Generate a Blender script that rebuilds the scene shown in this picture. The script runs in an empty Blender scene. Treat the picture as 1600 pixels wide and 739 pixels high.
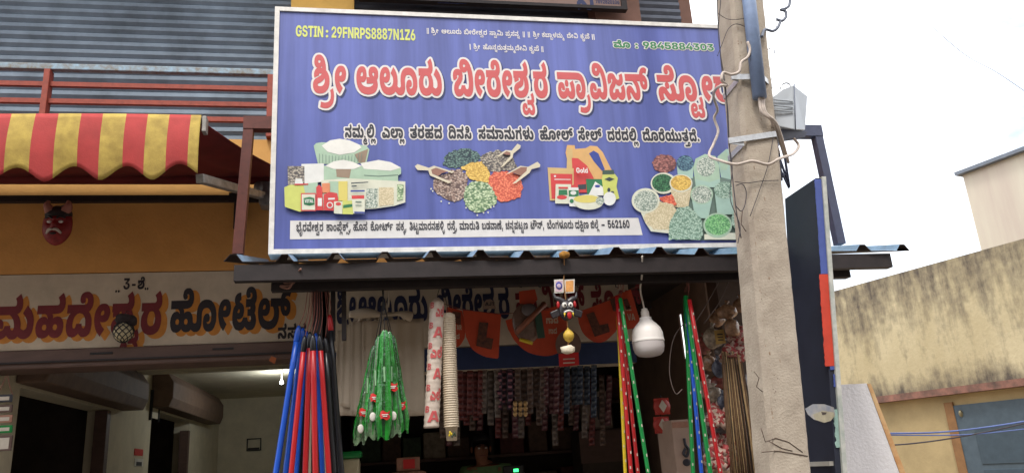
import bpy, bmesh, math, random
import numpy as np
from mathutils import Vector, Matrix, geometry
random.seed(7)
SC = bpy.context.scene
COL = SC.collection

# ------------------------------------------------------------------ camera
FPX, CPX, CPY = 1200.0, 800.0, 369.5          # focal length and centre in pixels of the 1600 x 739 frame
EYE = np.array([0.0, -5.6, 1.5])
def _unit(v):
    v = np.array(v, float)
    return v / np.linalg.norm(v)
_xc = _unit([6500, 78, -1200]); _zc = _unit([-270, 4000, -1200])
_zc = _unit(_zc - _xc * _zc.dot(_xc)); _yc = np.cross(_zc, _xc)
ROT = np.stack([_xc, _yc, _zc], 1)
cam_data = bpy.data.cameras.new('camera')
cam = bpy.data.objects.new('camera', cam_data); COL.objects.link(cam)
cam_data.sensor_width = 36.0; cam_data.lens = 36.0 * FPX / 1600.0
cam_data.clip_start = 0.05; cam_data.clip_end = 3000
cam.matrix_world = Matrix.Translation(Vector(EYE)) @ Matrix(ROT.T.tolist()).to_4x4()
SC.camera = cam

# ------------------------------------------------------------------ daylight: bright overcast sky and one soft sun
SUN_EL, SUN_AZ = math.radians(58), math.radians(200)      # azimuth clockwise from +Y
world = bpy.data.worlds.new('World'); SC.world = world; world.use_nodes = True
wn, wl = world.node_tree.nodes, world.node_tree.links
bg = wn['Background']; bg.inputs['Strength'].default_value = 0.12
sky = wn.new('ShaderNodeTexSky'); sky.sky_type = 'NISHITA'; sky.sun_disc = False
sky.sun_elevation = SUN_EL; sky.sun_rotation = SUN_AZ; sky.dust_density = 3.0
tc = wn.new('ShaderNodeTexCoord'); cn = wn.new('ShaderNodeTexNoise')
cn.inputs['Scale'].default_value = 2.6; cn.inputs['Detail'].default_value = 7; cn.inputs['Roughness'].default_value = 0.6
mp = wn.new('ShaderNodeMapping'); mp.inputs['Scale'].default_value = (1, 1, 2.2)
wl.new(tc.outputs['Generated'], mp.inputs['Vector']); wl.new(mp.outputs['Vector'], cn.inputs['Vector'])
cr = wn.new('ShaderNodeValToRGB'); cr.color_ramp.elements[0].position = 0.30; cr.color_ramp.elements[1].position = 0.56
cr.color_ramp.elements[0].color = (.12, .12, .12, 1)
wl.new(cn.outputs['Fac'], cr.inputs['Fac'])
cm = wn.new('ShaderNodeMixRGB'); cm.inputs['Color2'].default_value = (10.5, 10.6, 10.8, 1)
wl.new(cr.outputs['Color'], cm.inputs['Fac']); sm = wn.new('ShaderNodeMixRGB'); sm.blend_type = 'MULTIPLY'; sm.inputs['Fac'].default_value = 1; sm.inputs['Color2'].default_value = (.84, .86, .86, 1)
wl.new(sky.outputs['Color'], sm.inputs['Color1']); wl.new(sm.outputs['Color'], cm.inputs['Color1'])
wl.new(cm.outputs['Color'], bg.inputs['Color'])
sun_data = bpy.data.lights.new('sun', 'SUN'); sun_data.energy = 1.0; sun_data.angle = math.radians(14)
sun_data.color = (1.0, 0.95, 0.87)
sun = bpy.data.objects.new('sun', sun_data); COL.objects.link(sun)
_sd = Vector((math.sin(SUN_AZ) * math.cos(SUN_EL), math.cos(SUN_AZ) * math.cos(SUN_EL), math.sin(SUN_EL)))
sun.rotation_euler = _sd.to_track_quat('Z', 'Y').to_euler(); sun.location = (0, -8, 12)
SC.view_settings.view_transform = 'Standard'; SC.view_settings.look = 'None'
SC.view_settings.exposure = 1.1; SC.view_settings.gamma = 1.0; SC.view_settings.use_curve_mapping = False

# ------------------------------------------------------------------ Kannada and Latin letter outlines (steps of 1/250 em: advance, then each outline as a start point and moves)
GLYPHS = [
[[171],[75,-3,-20,1,-17,4,-13,6,-10,9,-6,11,-2,14,1,11,4,8,7,7,10,6,26,9,13,5,10,4,7,4,4,5,2,7,1,9,0,11,-2,15,-6,15,-9,11,-12,4,-7,-2,-2,-6,3,-6,7,-2,7,1,4,4,4,11,27,-4,-7,-18,-10,-12,-13,-7,-16,-2,-21,3,-9,5,-7,7,-5,9,-1,12,3,14,9,12,14,8,19,2,16,-1,13,-5,12,-8,10,-10,7,-13,6,-15,3,-17,1,-18,-1,-8,-3,-9,-3,-8,-10,-16,-17,-12,-25,-9,-13,-4,-5,-3,-1,-4,1,-3,6,-3,13,-1,15,1,12,3,9,5,6,7,4,7,1,8,-4,16,-11,11,-3,2,-3,2,-11,4,-10,1,-8,0,-4,-2,-3,-5,0,-1,1,-2,-44,-13,-3,9,-1,10,3,13,9,11,16,8,12,2,14,1,17,-1,15,-3,4,-1,5,0,4,-1,14,-7,12,-8,10,-10,8,-11,5,-14,1,-16,-2,-17,-8,-16,-13,-13,-17,-10,-22,-6]],
[[36],[37,-13,-3,-21,-7,-16,-13,-13,-16,-8,-21,-6,-24,-1,-25,2,-22,5,7,27,17,-3,21,-2,25,3,17,7,10,12,3,15,-2,16,-6,11,27,12,9,-21]],
[[121],[116,103,-2,-13,-4,-10,-6,-9,-9,-5,-11,-4,-14,-1,-14,1,-11,4,-18,12,7,30,6,-7,8,-7,11,-2,11,3,3,4,1,5,-2,8,-7,3,-8,-4,-6,-9,-2,-15,0,-10,1,-10,3,-9,13,-16,17,-13,-28,-32,-25,21,-10,13,-7,15,-5,17,-2,19,2,19,6,15,9,13,12,10,15,6,17,1,15,-1,12,-4,9,-7,7,-9,4,-10]],
[[232],[119,-3,-35,3,-28,8,-22,12,-15,18,-9,21,-3,24,2,19,5,15,9,13,12,9,15,6,16,1,14,-1,11,-5,8,-7,6,-9,5,-20,-2,-14,-4,-11,-7,-8,-8,-6,-11,-3,-13,-1,-15,2,-14,7,-11,7,8,31,6,-7,9,-7,11,-2,10,3,3,4,1,5,-2,8,-6,3,-6,-2,-5,-6,-4,-9,-1,-14,0,-7,3,-14,12,-13,9,-5,12,-4,15,-3,18,-1,18,1,15,2,11,4,8,4,4,5,1,6,-2,8,-6,4,-4,3,-5,3,-12,7,-10,8,-6,10,-1,11,3,14,9,11,15,6,20,2,15,-1,12,-4,10,-6,8,-8,4,-10,1,-10,-1,-12,-5,-11,-8,-10,-11,-8,-20,-8,-26,-3,-47,0,0,34,60,0,9,3,6,5,2,8,-2,7,-8,2,-6,-2,-3,-5,2,-5,4,-4,7,-5,10,-5,6,-2,5,-4,8,-6,7,-7,3,-9,2,-9,-2,-12,-5,-10,-7,-10,-11,-7,-14,-7,-18,-4,-20,-3]],
[[196],[99,-3,-27,3,-23,7,-18,13,-13,17,-8,20,-3,24,2,19,6,16,9,13,12,10,15,6,17,1,14,-1,11,-5,9,-7,6,-9,4,-10,1,-11,-1,-13,-4,-11,-7,-8,-9,-6,-11,-3,-13,-1,-17,3,-14,6,-11,8,8,30,6,-7,8,-7,11,-2,11,3,3,4,1,5,-2,8,-7,3,-8,-4,-6,-11,-2,-19,1,-12,4,-11,7,-9,9,-6,13,-4,16,-2,23,5,9,5,7,7,4,9,1,11,-1,12,-5,10,-8,9,-10,8,28,34,17,-14,14,-17,8,-20,3,-23,-3,-20,-6,-18,-12,-16,-17,-12,-23,-7]],
[[200],[18,-3,-19,2,-16,7,-15,10,-14,14,23,28,16,-16,8,-4,9,-1,9,3,3,4,1,7,0,10,-1,10,0,10,3,21,8,16,12,13,17,9,19,5,20,1,23,-1,19,-5,16,-9,12,-10,10,-13,6,-14,4,-15,1,-15,-1,-19,-6,-16,-9,-14,-12,-10,-16,-6,-18,-2,-16,1,-13,5,-10,7,-8,9,-4,12,-2,14,4,18,5,8,7,5,8,4,10,1,11,-1,7,-4,5,-7,2,-9,-1,-7,-4,-6,-5,-4,-8,-1,-7,1,-7,5,6,10,-1,-5,0,-5,3,-10,5,-4,8,-1,13,4,8,10,2,15,-1,13,-4,11,-7,9,-9,7,-11,4,-13,1,-20,-3,-7,-5,-5,-7,-4,-8,-1,-12,1,-9,0,-9,0,-11,-1,-14,-5,-12,-7,-9,-10,-6,-12,-4]],
[[164],[82,-3,-22,2,-18,6,-15,9,-10,13,-7,15,-2,19,1,13,3,11,11,17,19,12,5,-9,-39,0,0,39,79,0,9,0,6,0,7,3,3,3,1,5,-3,12,-9,12,33,21,11,-15,6,-12,4,-23,-2,-16,-8,-13,-10,-8,-16,-6,10,8,14,-13,9,-18,3,-22,-2,-19,-6,-16,-10,-13,-15,-9,-18,-6],[82,37,16,4,9,11,3,18,-3,18,-9,13,-7,3,-9,1,-9,-1,-7,-3,-9,-13,-4,-18,2,-15,6,-10,9,-6]],
[[87],[21,-3,-19,2,-17,6,-15,11,-15,16,22,27,17,-16,9,-4,10,-2,9,2,7,4,4,7,1,10,-1,12,-4,10,-14,16,-17,13,27,36,26,-21,11,-13,9,-15,6,-18,2,-21,-1,-17,-5,-16,-8,-12,-12,-9,-14,-6]],
[[220],[60,-3,-15,1,-12,4,-9,7,-7,8,-4,11,-1,11,3,16,10,16,9,8,13,9,8,6,5,5,3,8,-1,3,-2,3,-5,0,-6,-2,-2,-6,1,-5,2,-5,-38,-12,-5,12,-2,13,2,11,4,10,7,7,10,6,13,3,15,1,17,-1,13,-4,9,-7,7,-7,4,-18,-3,-17,-11,-15,-8,-8,-12,-9,-8,-6,-4,-4,-3,-7,2,-5,8,-2,10,1,6,5,4,7,3,9,37,0,2,-10,4,-6,6,-4,7,-1,10,3,4,5,3,7,3,11,0,15,-3,34,-9,31,-6,12,-8,9,-8,6,-9,2,-7,-2,-3,-6,3,-6,7,-2,7,1,5,4,4,12,29,-6,-6,-18,-10,-12,-14,-8,-19,-2,-14,2,-15,6,-11,12,-3,8,-1,9,3,16,9,12,15,8,20,2,20,-2,18,-7,15,-11,13,-15,10,-18,8,-21,4,-23,2,-26,-2,-24,-4,-21,-8,-16,-11,-11,-16,-8,-19,-2,-23,3,-16,10,-14,16,19,-1,-10,-10,-9,-8,-19,-8]],
[[164],[82,-3,-22,2,-18,6,-15,9,-10,13,-7,15,-2,19,1,13,3,11,11,17,19,12,5,-9,-39,0,0,39,78,0,15,0,9,4,4,5,1,7,-3,10,-4,2,-6,1,-8,-2,-3,-4,-1,-6,0,-4,1,-4,-17,18,6,4,5,1,11,-4,3,-4,1,-5,-1,-7,-4,-4,-6,-3,-8,-1,-9,1,-6,5,-5,7,-1,9,4,15,6,7,9,5,11,4,14,1,16,-1,13,-6,10,-7,7,-10,4,-12,1,-12,-1,-12,-3,-10,-12,-15,-7,-4,-8,-4,-10,-2,1,6,13,3,15,-14,9,-18,3,-22,-2,-19,-6,-16,-10,-13,-15,-9,-18,-6],[82,37,16,4,9,11,3,18,-3,18,-9,13,-7,3,-9,1,-9,-1,-7,-3,-9,-13,-4,-18,2,-15,6,-10,9,-6]],
[[172],[73,-3,-19,1,-16,4,-13,6,-10,9,-6,11,-2,14,1,10,4,8,7,8,9,6,13,5,16,5,8,3,6,2,5,5,1,6,-1,4,-2,3,-5,1,-4,-1,-3,-3,-1,-4,1,-4,1,-3,-45,-13,-2,7,-1,8,1,8,6,8,8,5,11,5,27,3,22,-4,16,-11,5,-8,1,-8,-3,-18,-5,-7,-7,-6,-10,-5,-14,-4,-13,-4,-6,-3,-2,-4,2,-3,6,-3,12,-1,14,1,11,3,9,5,8,7,4,9,1,11,0,12,-3,9,-8,14,-9,8,1,8,24,7,13,-8,11,-9,7,-10,5,-11,4,-22,-2,-20,-8,-18,-12,-14,-17,-11,-23,-7],[8,105,0,39,88,0,9,0,6,0,7,3,3,3,1,5,-3,12,-9,12,33,21,11,-15,6,-12,4,-24,-2,-15,-8,-13,-11,-9,-16,-5,-23,-2,-19,0,-16,6,-16,-6]],
[[38],[-56,-95,-16,3,-11,7,-7,11,-2,14,2,12,6,10,10,6,12,2,10,-1,7,-4,4,-7,2,-9,-1,-7,-1,-4,-20,1,1,3,0,2,-1,3,-2,1,-3,-2,-1,-5,3,-9,11,-3,10,2,5,6,2,7,25,0,4,-11,9,-3,7,3,3,8,-2,7,-4,6,-11,9,20,12,12,-9,9,-12,3,-17,-2,-14,-6,-9,-11,-7,-14,-2,-17,3,-11,8,-11,13,19,-1,-11,-12,-13,-8],[-37,-39,0,26,32,0,9,0,4,2,2,3,0,4,-2,10,-6,10,24,11,6,-11,4,-9,2,-16,-1,-10,-4,-7,-7,-6,-8,-4,-20,-3]],
[[213],[63,-3,-17,2,-14,4,-11,7,-8,10,-4,12,-2,14,2,12,4,11,6,8,9,7,11,4,13,1,16,-2,11,-6,7,-9,2,-12,-1,-8,-2,-8,-29,2,0,2,0,2,-1,5,-4,2,-5,-2,-1,-6,1,-6,4,-4,7,-2,11,-1,11,1,8,4,6,7,4,9,38,0,1,-10,3,-6,10,-4,7,2,3,5,1,6,-4,19,-8,16,40,15,13,-26,4,-29,-2,-15,-4,-12,-8,-10,-9,-6,-12,-4,-13,-1,-12,1,-10,2,-16,10,-13,16,18,-2,-17,-16,-19,-8],[113,63,-9,2,-6,3,-5,7,-1,7,2,9,4,6,6,4,9,1,9,-1,7,-4,4,-6,1,-9,-1,-7,-4,-7,-7,-4],[8,105,0,39,158,0,0,-39]],
[[126],[118,65,-2,-19,-6,-17,-9,-14,-12,-10,-15,-6,-18,-2,-16,1,-13,5,-10,7,-8,9,-5,12,-1,14,4,18,5,8,6,5,9,4,10,1,10,-1,8,-4,5,-7,1,-9,-1,-7,-3,-6,-5,-4,-8,-1,-7,1,-7,5,6,10,-1,-5,0,-5,3,-10,5,-4,7,-1,13,4,8,10,3,16,-4,19,-9,13,-10,6,-13,3,-21,1,-82,0,0,39,83,0,19,-1,15,-1,22,-6,17,-9,11,-11,9,-14,5,-17]],
[[221],[61,-3,-16,2,-14,4,-11,7,-8,10,-5,12,-1,14,1,12,4,11,7,8,9,7,11,4,12,1,17,-2,11,-6,6,-9,3,-12,-1,-8,-2,-8,-29,2,0,2,0,2,-1,5,-5,2,-4,-2,-2,-6,2,-6,4,-4,7,-2,11,-1,11,1,9,4,5,7,3,10,38,0,2,-10,3,-6,5,-4,7,-1,6,1,6,4,4,10,2,19,-2,20,-3,19,-6,17,-8,15,-10,13,-12,9,-12,6,-14,2,-8,-2,-3,-6,3,-6,7,-2,6,1,5,4,4,12,37,-6,-5,-12,-7,-10,-8,-8,-10,-6,-11,-3,-13,-1,-23,3,-10,5,-8,7,-5,10,-1,12,1,10,4,9,7,8,10,6,13,4,17,1,24,-2,22,-7,19,-12,15,-15,13,-19,9,-22,6,-25,2,-27,-1,-18,-3,-15,-4,-12,-5,-10,-14,-13,-15,-6,-16,-2,-11,1,-10,2,-16,10,-13,16,17,-2,-17,-16,-19,-8]],
[[210],[150,-3,-16,2,-14,5,-11,9,-10,13,19,-1,-10,-10,-9,-8,-19,-8,-20,-2,-15,1,-12,4,-9,7,-7,8,-4,11,-1,11,3,16,10,16,9,8,13,9,8,6,5,5,3,8,-1,3,-2,3,-5,0,-6,-2,-2,-6,1,-5,2,-5,-38,-12,-5,12,-2,13,2,11,4,10,7,7,10,6,13,3,15,1,18,-1,13,-4,9,-7,6,-7,4,-18,-3,-17,-11,-15,-8,-8,-12,-9,-8,-6,-4,-4,-3,-7,2,-5,8,-2,9,1,7,5,4,7,2,9,38,0,2,-10,4,-6,5,-4,8,-1,6,1,4,3,4,10,-2,9,-3,7,39,17,8,-18,3,-20,-2,-15,-5,-12,-7,-10,-11,-6,-13,-5],[140,75,-14,1,-12,3,-18,12,-12,15,-3,15,17,10,16,-17,10,-4,9,-2,12,4,3,4,1,7,-1,7,-2,6,39,10,4,-12,2,-14,-1,-13,-5,-11,-7,-9,-10,-6,-13,-4]],
[[277],[126,-3,-22,3,-17,10,-16,18,-6,7,-4,4,-3,1,-5,-3,-1,-5,2,-11,6,-12,-40,-15,-9,19,-4,21,1,12,4,11,6,9,9,7,12,4,15,2,13,-2,12,-4,11,-8,11,-12,9,-10,6,-5,6,-1,7,4,2,11,-5,20,-13,18,-19,15,-86,0,0,39,137,0,0,-39,-21,2,16,4,18,-15,13,-21,4,-12,1,-14,-3,-23,-10,-16,-16,-10],[231,58,-20,3,-15,10,-10,17,-4,23,0,10,2,19,6,16,10,12,12,9,14,5,16,2,13,0,10,-2,16,-7,-16,-27,-10,4,-12,2,-13,-4,-8,-12,-3,-18,0,-16,3,-13,3,-4,5,-1,5,2,2,6,-1,5,-2,3,-6,2,-8,1,-86,0,0,39,81,0,13,-1,12,-2,17,-9,12,-13,3,-9,1,-11,-3,-18,-9,-13,-13,-8]],
[[185],[126,-3,-22,3,-17,10,-16,18,-6,7,-4,4,-3,1,-5,-3,-1,-5,2,-11,6,-12,-40,-15,-9,19,-4,21,1,12,4,11,6,9,9,7,12,4,15,2,16,-3,14,-7,15,-15,10,-11,7,-5,6,-1,7,3,3,10,-4,18,-7,16,40,15,12,-26,4,-28,-4,-21,-10,-15,-15,-9],[97,66,-8,1,-7,4,-4,6,-1,8,1,8,4,6,6,4,9,1,9,-1,6,-4,5,-6,1,-8,-1,-8,-4,-6,-7,-4],[8,105,0,39,99,0,15,0,9,4,4,5,2,7,-4,10,-4,2,-6,1,-8,-2,-3,-4,-1,-6,1,-4,0,-4,-16,18,5,4,5,1,11,-4,4,-4,1,-5,-2,-7,-3,-4,-6,-3,-9,-1,-9,1,-6,5,-4,7,-2,9,5,15,6,7,8,5,11,4,14,1,16,-1,13,-6,10,-7,7,-10,4,-12,2,-12,-1,-12,-4,-10,-12,-15,-14,-7,-18,-4,-22,-1]],
[[38],[-55,-95,-12,2,-9,4,-7,7,-5,8,-4,20,2,14,4,11,7,9,8,5,19,5,12,-2,9,-5,5,-8,2,-11,-1,-9,-6,-8,-9,-5,-13,-2,-17,3,-11,7,6,18,8,-7,11,-3,7,2,2,4,-2,4,-4,2,-5,-2,-4,-4,-3,-7,-1,-10,1,-9,4,-6,9,-2,8,1,4,3,5,8,25,0,5,-9,9,-3,7,3,3,7,-1,6,-4,5,-11,5,16,19,15,-9,9,-13,3,-15,-1,-10,-3,-8,-5,-7,-7,-4,-19,-4,-12,2,-10,4,-8,7,-9,12,21,0,-14,-15,-14,-8],[-14,-46,0,25,9,0,7,0,5,2,2,4,1,5,-3,14,-6,14,26,8,8,-19,2,-19,-3,-17,-5,-7,-7,-6,-10,-3,-11,-1]],
[[256],[82,-3,-22,2,-18,6,-15,9,-10,13,-7,15,-2,19,1,13,3,11,11,17,19,12,5,-9,-39,0,0,39,126,0,0,-39,-6,0,0,8,15,-12,9,-16,3,-11,0,-12,-2,-19,-6,-16,-10,-13,-15,-9,-18,-6],[82,37,16,4,9,11,3,18,-3,18,-9,13,-7,3,-9,1,-9,-1,-7,-3,-9,-13,-4,-18,2,-15,6,-10,9,-6],[211,58,-20,3,-16,10,-10,17,-3,23,0,10,2,19,6,16,9,12,12,9,15,5,16,2,12,0,10,-2,17,-7,-16,-27,-10,4,-12,2,-14,-4,-8,-12,-3,-18,0,-16,3,-13,4,-4,4,-1,6,2,2,6,-1,5,-3,3,-5,2,-9,1,-85,0,0,39,80,0,14,-1,11,-2,18,-9,11,-13,4,-9,1,-11,-3,-18,-9,-13,-14,-8]],
[[184],[126,-3,-22,3,-17,10,-16,18,-6,7,-4,4,-3,1,-5,-3,-1,-5,2,-11,6,-12,-40,-15,-9,19,-4,21,1,12,4,11,6,9,9,7,12,4,15,2,13,-2,12,-4,11,-8,11,-12,9,-10,6,-5,6,-1,7,4,2,11,-5,20,-13,18,-19,15,-86,0,0,39,100,0,9,0,6,0,7,3,2,3,1,5,-2,12,-9,12,33,21,10,-15,7,-12,4,-23,-2,-16,-8,-13,-13,-10,-10,-3,-13,-2,-6,1,16,6,18,-17,13,-21,4,-12,1,-14,-3,-23,-10,-16,-16,-10]],
[[300],[63,-3,-17,2,-14,4,-11,7,-8,10,-4,12,-2,14,2,12,4,11,6,8,9,7,11,4,13,1,16,-2,11,-6,7,-9,2,-12,-1,-8,-2,-8,-29,2,0,2,0,2,-1,5,-4,2,-5,-2,-1,-6,1,-6,4,-4,7,-2,11,-1,12,1,8,4,5,7,4,10,38,0,1,-10,3,-6,10,-5,5,1,4,3,2,12,-3,14,-7,15,-12,13,-15,10,46,8,18,-16,13,-21,4,-13,1,-14,-2,-17,-4,-14,-8,-9,-10,-7,-11,-4,-13,-1,-12,1,-10,2,-16,10,-13,16,18,-2,-17,-16,-19,-8],[8,105,0,39,129,0,9,0,6,0,7,3,2,3,1,5,-2,12,-9,12,33,21,10,-15,7,-12,4,-23,-2,-16,-8,-13,-8,-7,-11,-5,-14,-3,-18,-1],[234,-3,-18,2,-17,6,-15,11,-15,16,22,27,17,-16,9,-4,10,-2,8,2,7,4,4,7,1,10,-1,12,-4,10,-13,16,-18,13,27,36,27,-21,11,-13,9,-15,6,-18,1,-21,-1,-17,-5,-16,-8,-12,-11,-9,-15,-6]],
[[64],[34,-105,-22,3,-16,9,-11,15,-4,20,2,10,3,10,6,9,8,8,11,6,13,3,7,1,7,1,14,-2,12,-5,9,-10,2,-13,-2,-13,-6,-9,-11,-6,-14,-2,-17,4,-10,10,-4,14,1,14,1,11,1,12,-1,7,-3,5,-10,6,18,21,17,-12,5,-9,1,-10,-2,-14,-3,-14,-2,-13,2,-7,6,-2,4,2,2,4,-2,5,-8,2,-7,-1,-6,-1,-4,-1,-3,0,-7,-8,-3,-11,2,-10,5,-8,9,-4,12,-1,19,3,18,12,18,-20,-13,-9,-13,-7,-14,-3]],
[[206],[100,-3,-27,3,-24,7,-18,13,-13,17,-8,20,-3,24,2,19,6,16,9,13,12,10,15,6,17,1,12,-1,11,-4,9,-7,7,-9,5,-11,1,-11,-1,-13,-4,-11,-7,-8,-9,-6,-11,-3,-13,-1,-17,3,-14,6,-11,8,8,30,6,-7,8,-7,11,-2,11,3,4,9,-2,8,-7,3,-8,-4,-6,-12,-2,-19,1,-12,4,-10,7,-9,10,-6,12,-4,17,-2,16,2,13,6,10,9,7,13,4,16,2,18,-1,17,-2,15,-7,22,-9,13,-11,4,-6,-2,-3,-6,3,-6,7,-2,7,1,4,4,5,12,28,-5,-4,-14,-6,-11,-7,-8,-9,-5,-21,-3,-15,2,-15,7,-11,12,-4,17,3,15,10,12,14,8,19,2,18,-2,16,-5,13,-10,11,-12,8,-15,6,-17,4,-19,1,-20,-2,-24,-4,-22,-8,-18,-11,-15,-14,-11,-17,-8,-19,-5]],
[[13],[-62,-14,14,-2,11,-8,12,-13,-19,1,8,9,8,8,9,4,11,1,10,-1,9,-3,11,-13,4,-17,-3,-18,-8,-14,-10,-12,-22,18,10,11,4,14,-2,7,-6,3,-5,-1,-3,-4,-2,-6,-1,-8,-26,0,-1,8,-2,6,-7,5,-7,-3,-2,-8,4,-13,9,-11,-21,-18,-14,19,-5,11,-2,14,4,17,12,13,8,3]],
[[211],[156,-3,-12,1,-10,2,-16,10,-13,16,17,-2,-17,-16,-19,-8,-25,-3,-16,2,-14,4,-11,7,-8,10,-5,12,-1,14,1,12,4,11,7,8,9,7,11,4,12,1,17,-2,11,-6,6,-9,3,-12,-1,-8,-2,-8,-29,2,0,2,0,2,-1,5,-5,2,-4,-2,-2,-6,2,-6,4,-4,7,-2,11,-1,11,1,9,4,5,7,3,10,38,0,2,-10,3,-6,9,-5,6,1,3,3,3,12,-2,14,-5,11,-9,10,-11,8,-14,6,-17,5,-38,4,4,41,28,-2,25,-4,21,-7,17,-8,15,-10,11,-11,9,-13,6,-14,5,-30,-2,-19,-5,-14,-7,-11,-10,-7,-11,-4]],
[[202],[101,-3,-28,3,-23,7,-19,13,-13,17,-8,20,-3,24,2,19,6,16,9,13,12,10,15,6,17,1,14,-1,11,-5,9,-7,6,-9,4,-10,1,-11,-1,-13,-4,-11,-7,-8,-9,-6,-11,-3,-13,-1,-17,3,-14,6,-11,8,8,30,6,-7,8,-7,11,-2,11,3,3,4,1,5,-2,8,-7,3,-8,-4,-6,-11,-2,-19,1,-12,4,-11,7,-9,10,-6,13,-4,17,-2,14,1,11,3,10,5,7,8,5,9,1,11,-1,11,-4,10,-6,9,-9,7,27,25,20,-17,14,-21,3,-12,1,-14,-2,-20,-7,-18,-12,-15,-18,-12,-23,-7],[118,105,0,39,55,0,0,-39]],
[[172],[89,-3,-22,1,-17,3,-14,6,-11,7,-8,8,-5,10,-4,22,0,8,2,8,43,-5,-1,-2,0,-4,1,-8,5,-9,11,-7,9,-2,11,-1,16,2,11,4,7,7,2,10,-2,8,-4,6,-1,2,-1,1,-7,3,-6,1,-6,-2,-2,-3,2,-4,5,-1,6,1,4,5,2,9,-2,12,-7,9,-10,6,32,15,11,-9,8,-9,4,-10,2,-12,0,-3,-1,-3,-9,-4,-10,-15,-14,-12,-10,-4,-12,-1,-18,2,-11,6,-6,9,-3,12,4,13,5,6,7,5,9,3,13,1,15,-2,15,-8,2,2,0,4,1,2,15,-8,11,-10,6,-14,2,-15,-1,-12,-4,-11,-7,-9,-8,-7,-11,-6,-13,-4],[8,105,0,39,88,0,8,0,6,0,7,3,3,3,1,5,-3,12,-8,12,32,21,11,-15,6,-12,5,-23,-3,-16,-7,-13,-9,-7,-10,-5,-14,-3,-18,-1]],
[[208],[60,-3,-23,3,-16,10,-10,16,-4,20,4,20,10,15,16,10,21,3,10,-1,8,-3,12,-9,8,-11,-11,-2,1,4,0,6,-1,8,-4,9,-9,8,-15,3,48,7,9,-6,7,-10,3,-14,-1,-8,-3,-8,-6,10,8,8,12,6,18,3,20,-3,15,-10,10,-16,3,-21,-3,-19,-10,-15,-17,-10,-24,-3,-21,3,-15,7,-12,12,12,0,-11,-11,-16,-8,-10,-2],[67,33,7,0,5,3,4,10,-4,9,-5,3,-7,1,-8,-2,-5,-5,-2,-6,4,-10],[140,33,7,0,5,3,4,9,-2,7,-5,5,-8,2,-7,-1,-5,-3,-4,-9,4,-10],[8,105,0,39,124,0,9,0,6,0,7,3,3,3,1,5,-3,12,-9,12,33,21,11,-15,6,-12,4,-23,-2,-16,-8,-13,-8,-7,-10,-5,-14,-3,-18,-1]],
[[196],[56,-3,-20,4,-15,10,-9,17,-4,23,4,26,12,21,19,16,4,-9,-39,0,0,39,111,0,9,0,6,0,7,3,3,3,1,5,-3,12,-9,12,33,21,11,-15,6,-12,4,-23,-2,-16,-8,-13,-7,-7,-10,-4,-10,-3,7,7,17,-17,10,-20,3,-26,-3,-23,-9,-17,-16,-10,-20,-4,-12,1,-9,2,-16,10,-13,16,21,2,-17,-18,-16,-10,-10,-2],[65,37,6,1,4,4,2,7,2,9,38,0,2,-10,3,-7,9,-4,5,1,3,4,3,6,0,9,-2,18,-8,15,-14,11,-18,4,-4,0,-18,-4,-14,-11,-8,-15,-3,-19,1,-9,2,-5,4,-4]],
[[196],[56,-3,-14,2,-12,5,-9,8,-7,11,-4,15,-2,18,2,19,5,17,9,15,11,12,13,10,15,7,15,4,17,2,21,-3,17,-9,14,-14,1,0,-9,16,-14,14,-18,10,-24,4,-11,-1,-8,-3,-5,-4,-1,-7,2,-8,6,-7,-30,-23,-11,14,-6,15,-2,14,2,16,7,12,10,9,12,7,16,4,17,1,17,-1,14,-3,25,-12,18,-15,11,-15,9,-15,10,-35,2,-38,-1,-22,-4,-17,-7,-13,-10,-9,-11,-5,-14,-2,-12,1,-10,2,-16,10,-13,16,21,2,-17,-18,-16,-10,-10,-2],[65,37,6,1,4,4,2,7,2,9,38,0,2,-10,3,-7,9,-4,5,1,3,4,3,6,0,9,-2,18,-8,15,-14,11,-18,4,-4,0,-18,-4,-14,-11,-8,-15,-3,-19,1,-9,2,-5,4,-4]],
[[183],[126,-3,-22,3,-18,10,-15,18,-7,7,-4,4,-3,1,-4,-3,-2,-5,3,-11,6,-12,-41,-15,-9,19,-4,21,2,12,3,11,6,9,9,7,12,4,15,2,17,-3,15,-8,15,-15,9,-10,6,-5,6,-1,8,3,2,10,-3,18,-8,16,40,15,12,-26,4,-28,-3,-21,-10,-15,-16,-9],[77,87,-24,3,-20,7,13,23,13,-5,14,-2,14,2,8,7,2,13,0,2,-2,12,-6,10,-10,3,-7,-2,-3,-6,1,-5,4,-2,5,-1,14,4,11,12,10,-24,-11,-9,-12,-6,-16,-3,-13,1,-11,3,-8,5,-6,7,-3,8,-1,9,3,14,9,12,14,7,19,2,16,-1,13,-5,11,-9,8,-10,5,-13,2,-14,-2,-16,-5,-12,-9,-10,-11,-6,-13,-4]],
[[185],[126,-3,-22,3,-17,10,-16,18,-6,7,-4,4,-3,1,-5,-3,-1,-5,2,-11,6,-12,-40,-15,-9,19,-4,21,1,12,4,11,6,9,9,7,12,4,15,2,16,-3,14,-7,15,-15,10,-11,7,-5,6,-1,7,3,3,10,-4,18,-7,16,40,15,12,-26,4,-28,-4,-21,-10,-15,-15,-9],[97,66,-8,1,-7,4,-4,6,-1,8,1,8,4,6,6,4,9,1,9,-1,6,-4,5,-6,1,-8,-1,-8,-4,-6,-7,-4],[8,105,0,39,101,0,8,0,6,0,7,3,3,3,1,5,-3,12,-8,12,33,21,10,-15,6,-12,5,-23,-3,-16,-7,-13,-8,-7,-11,-5,-14,-3,-18,-1]],
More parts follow.
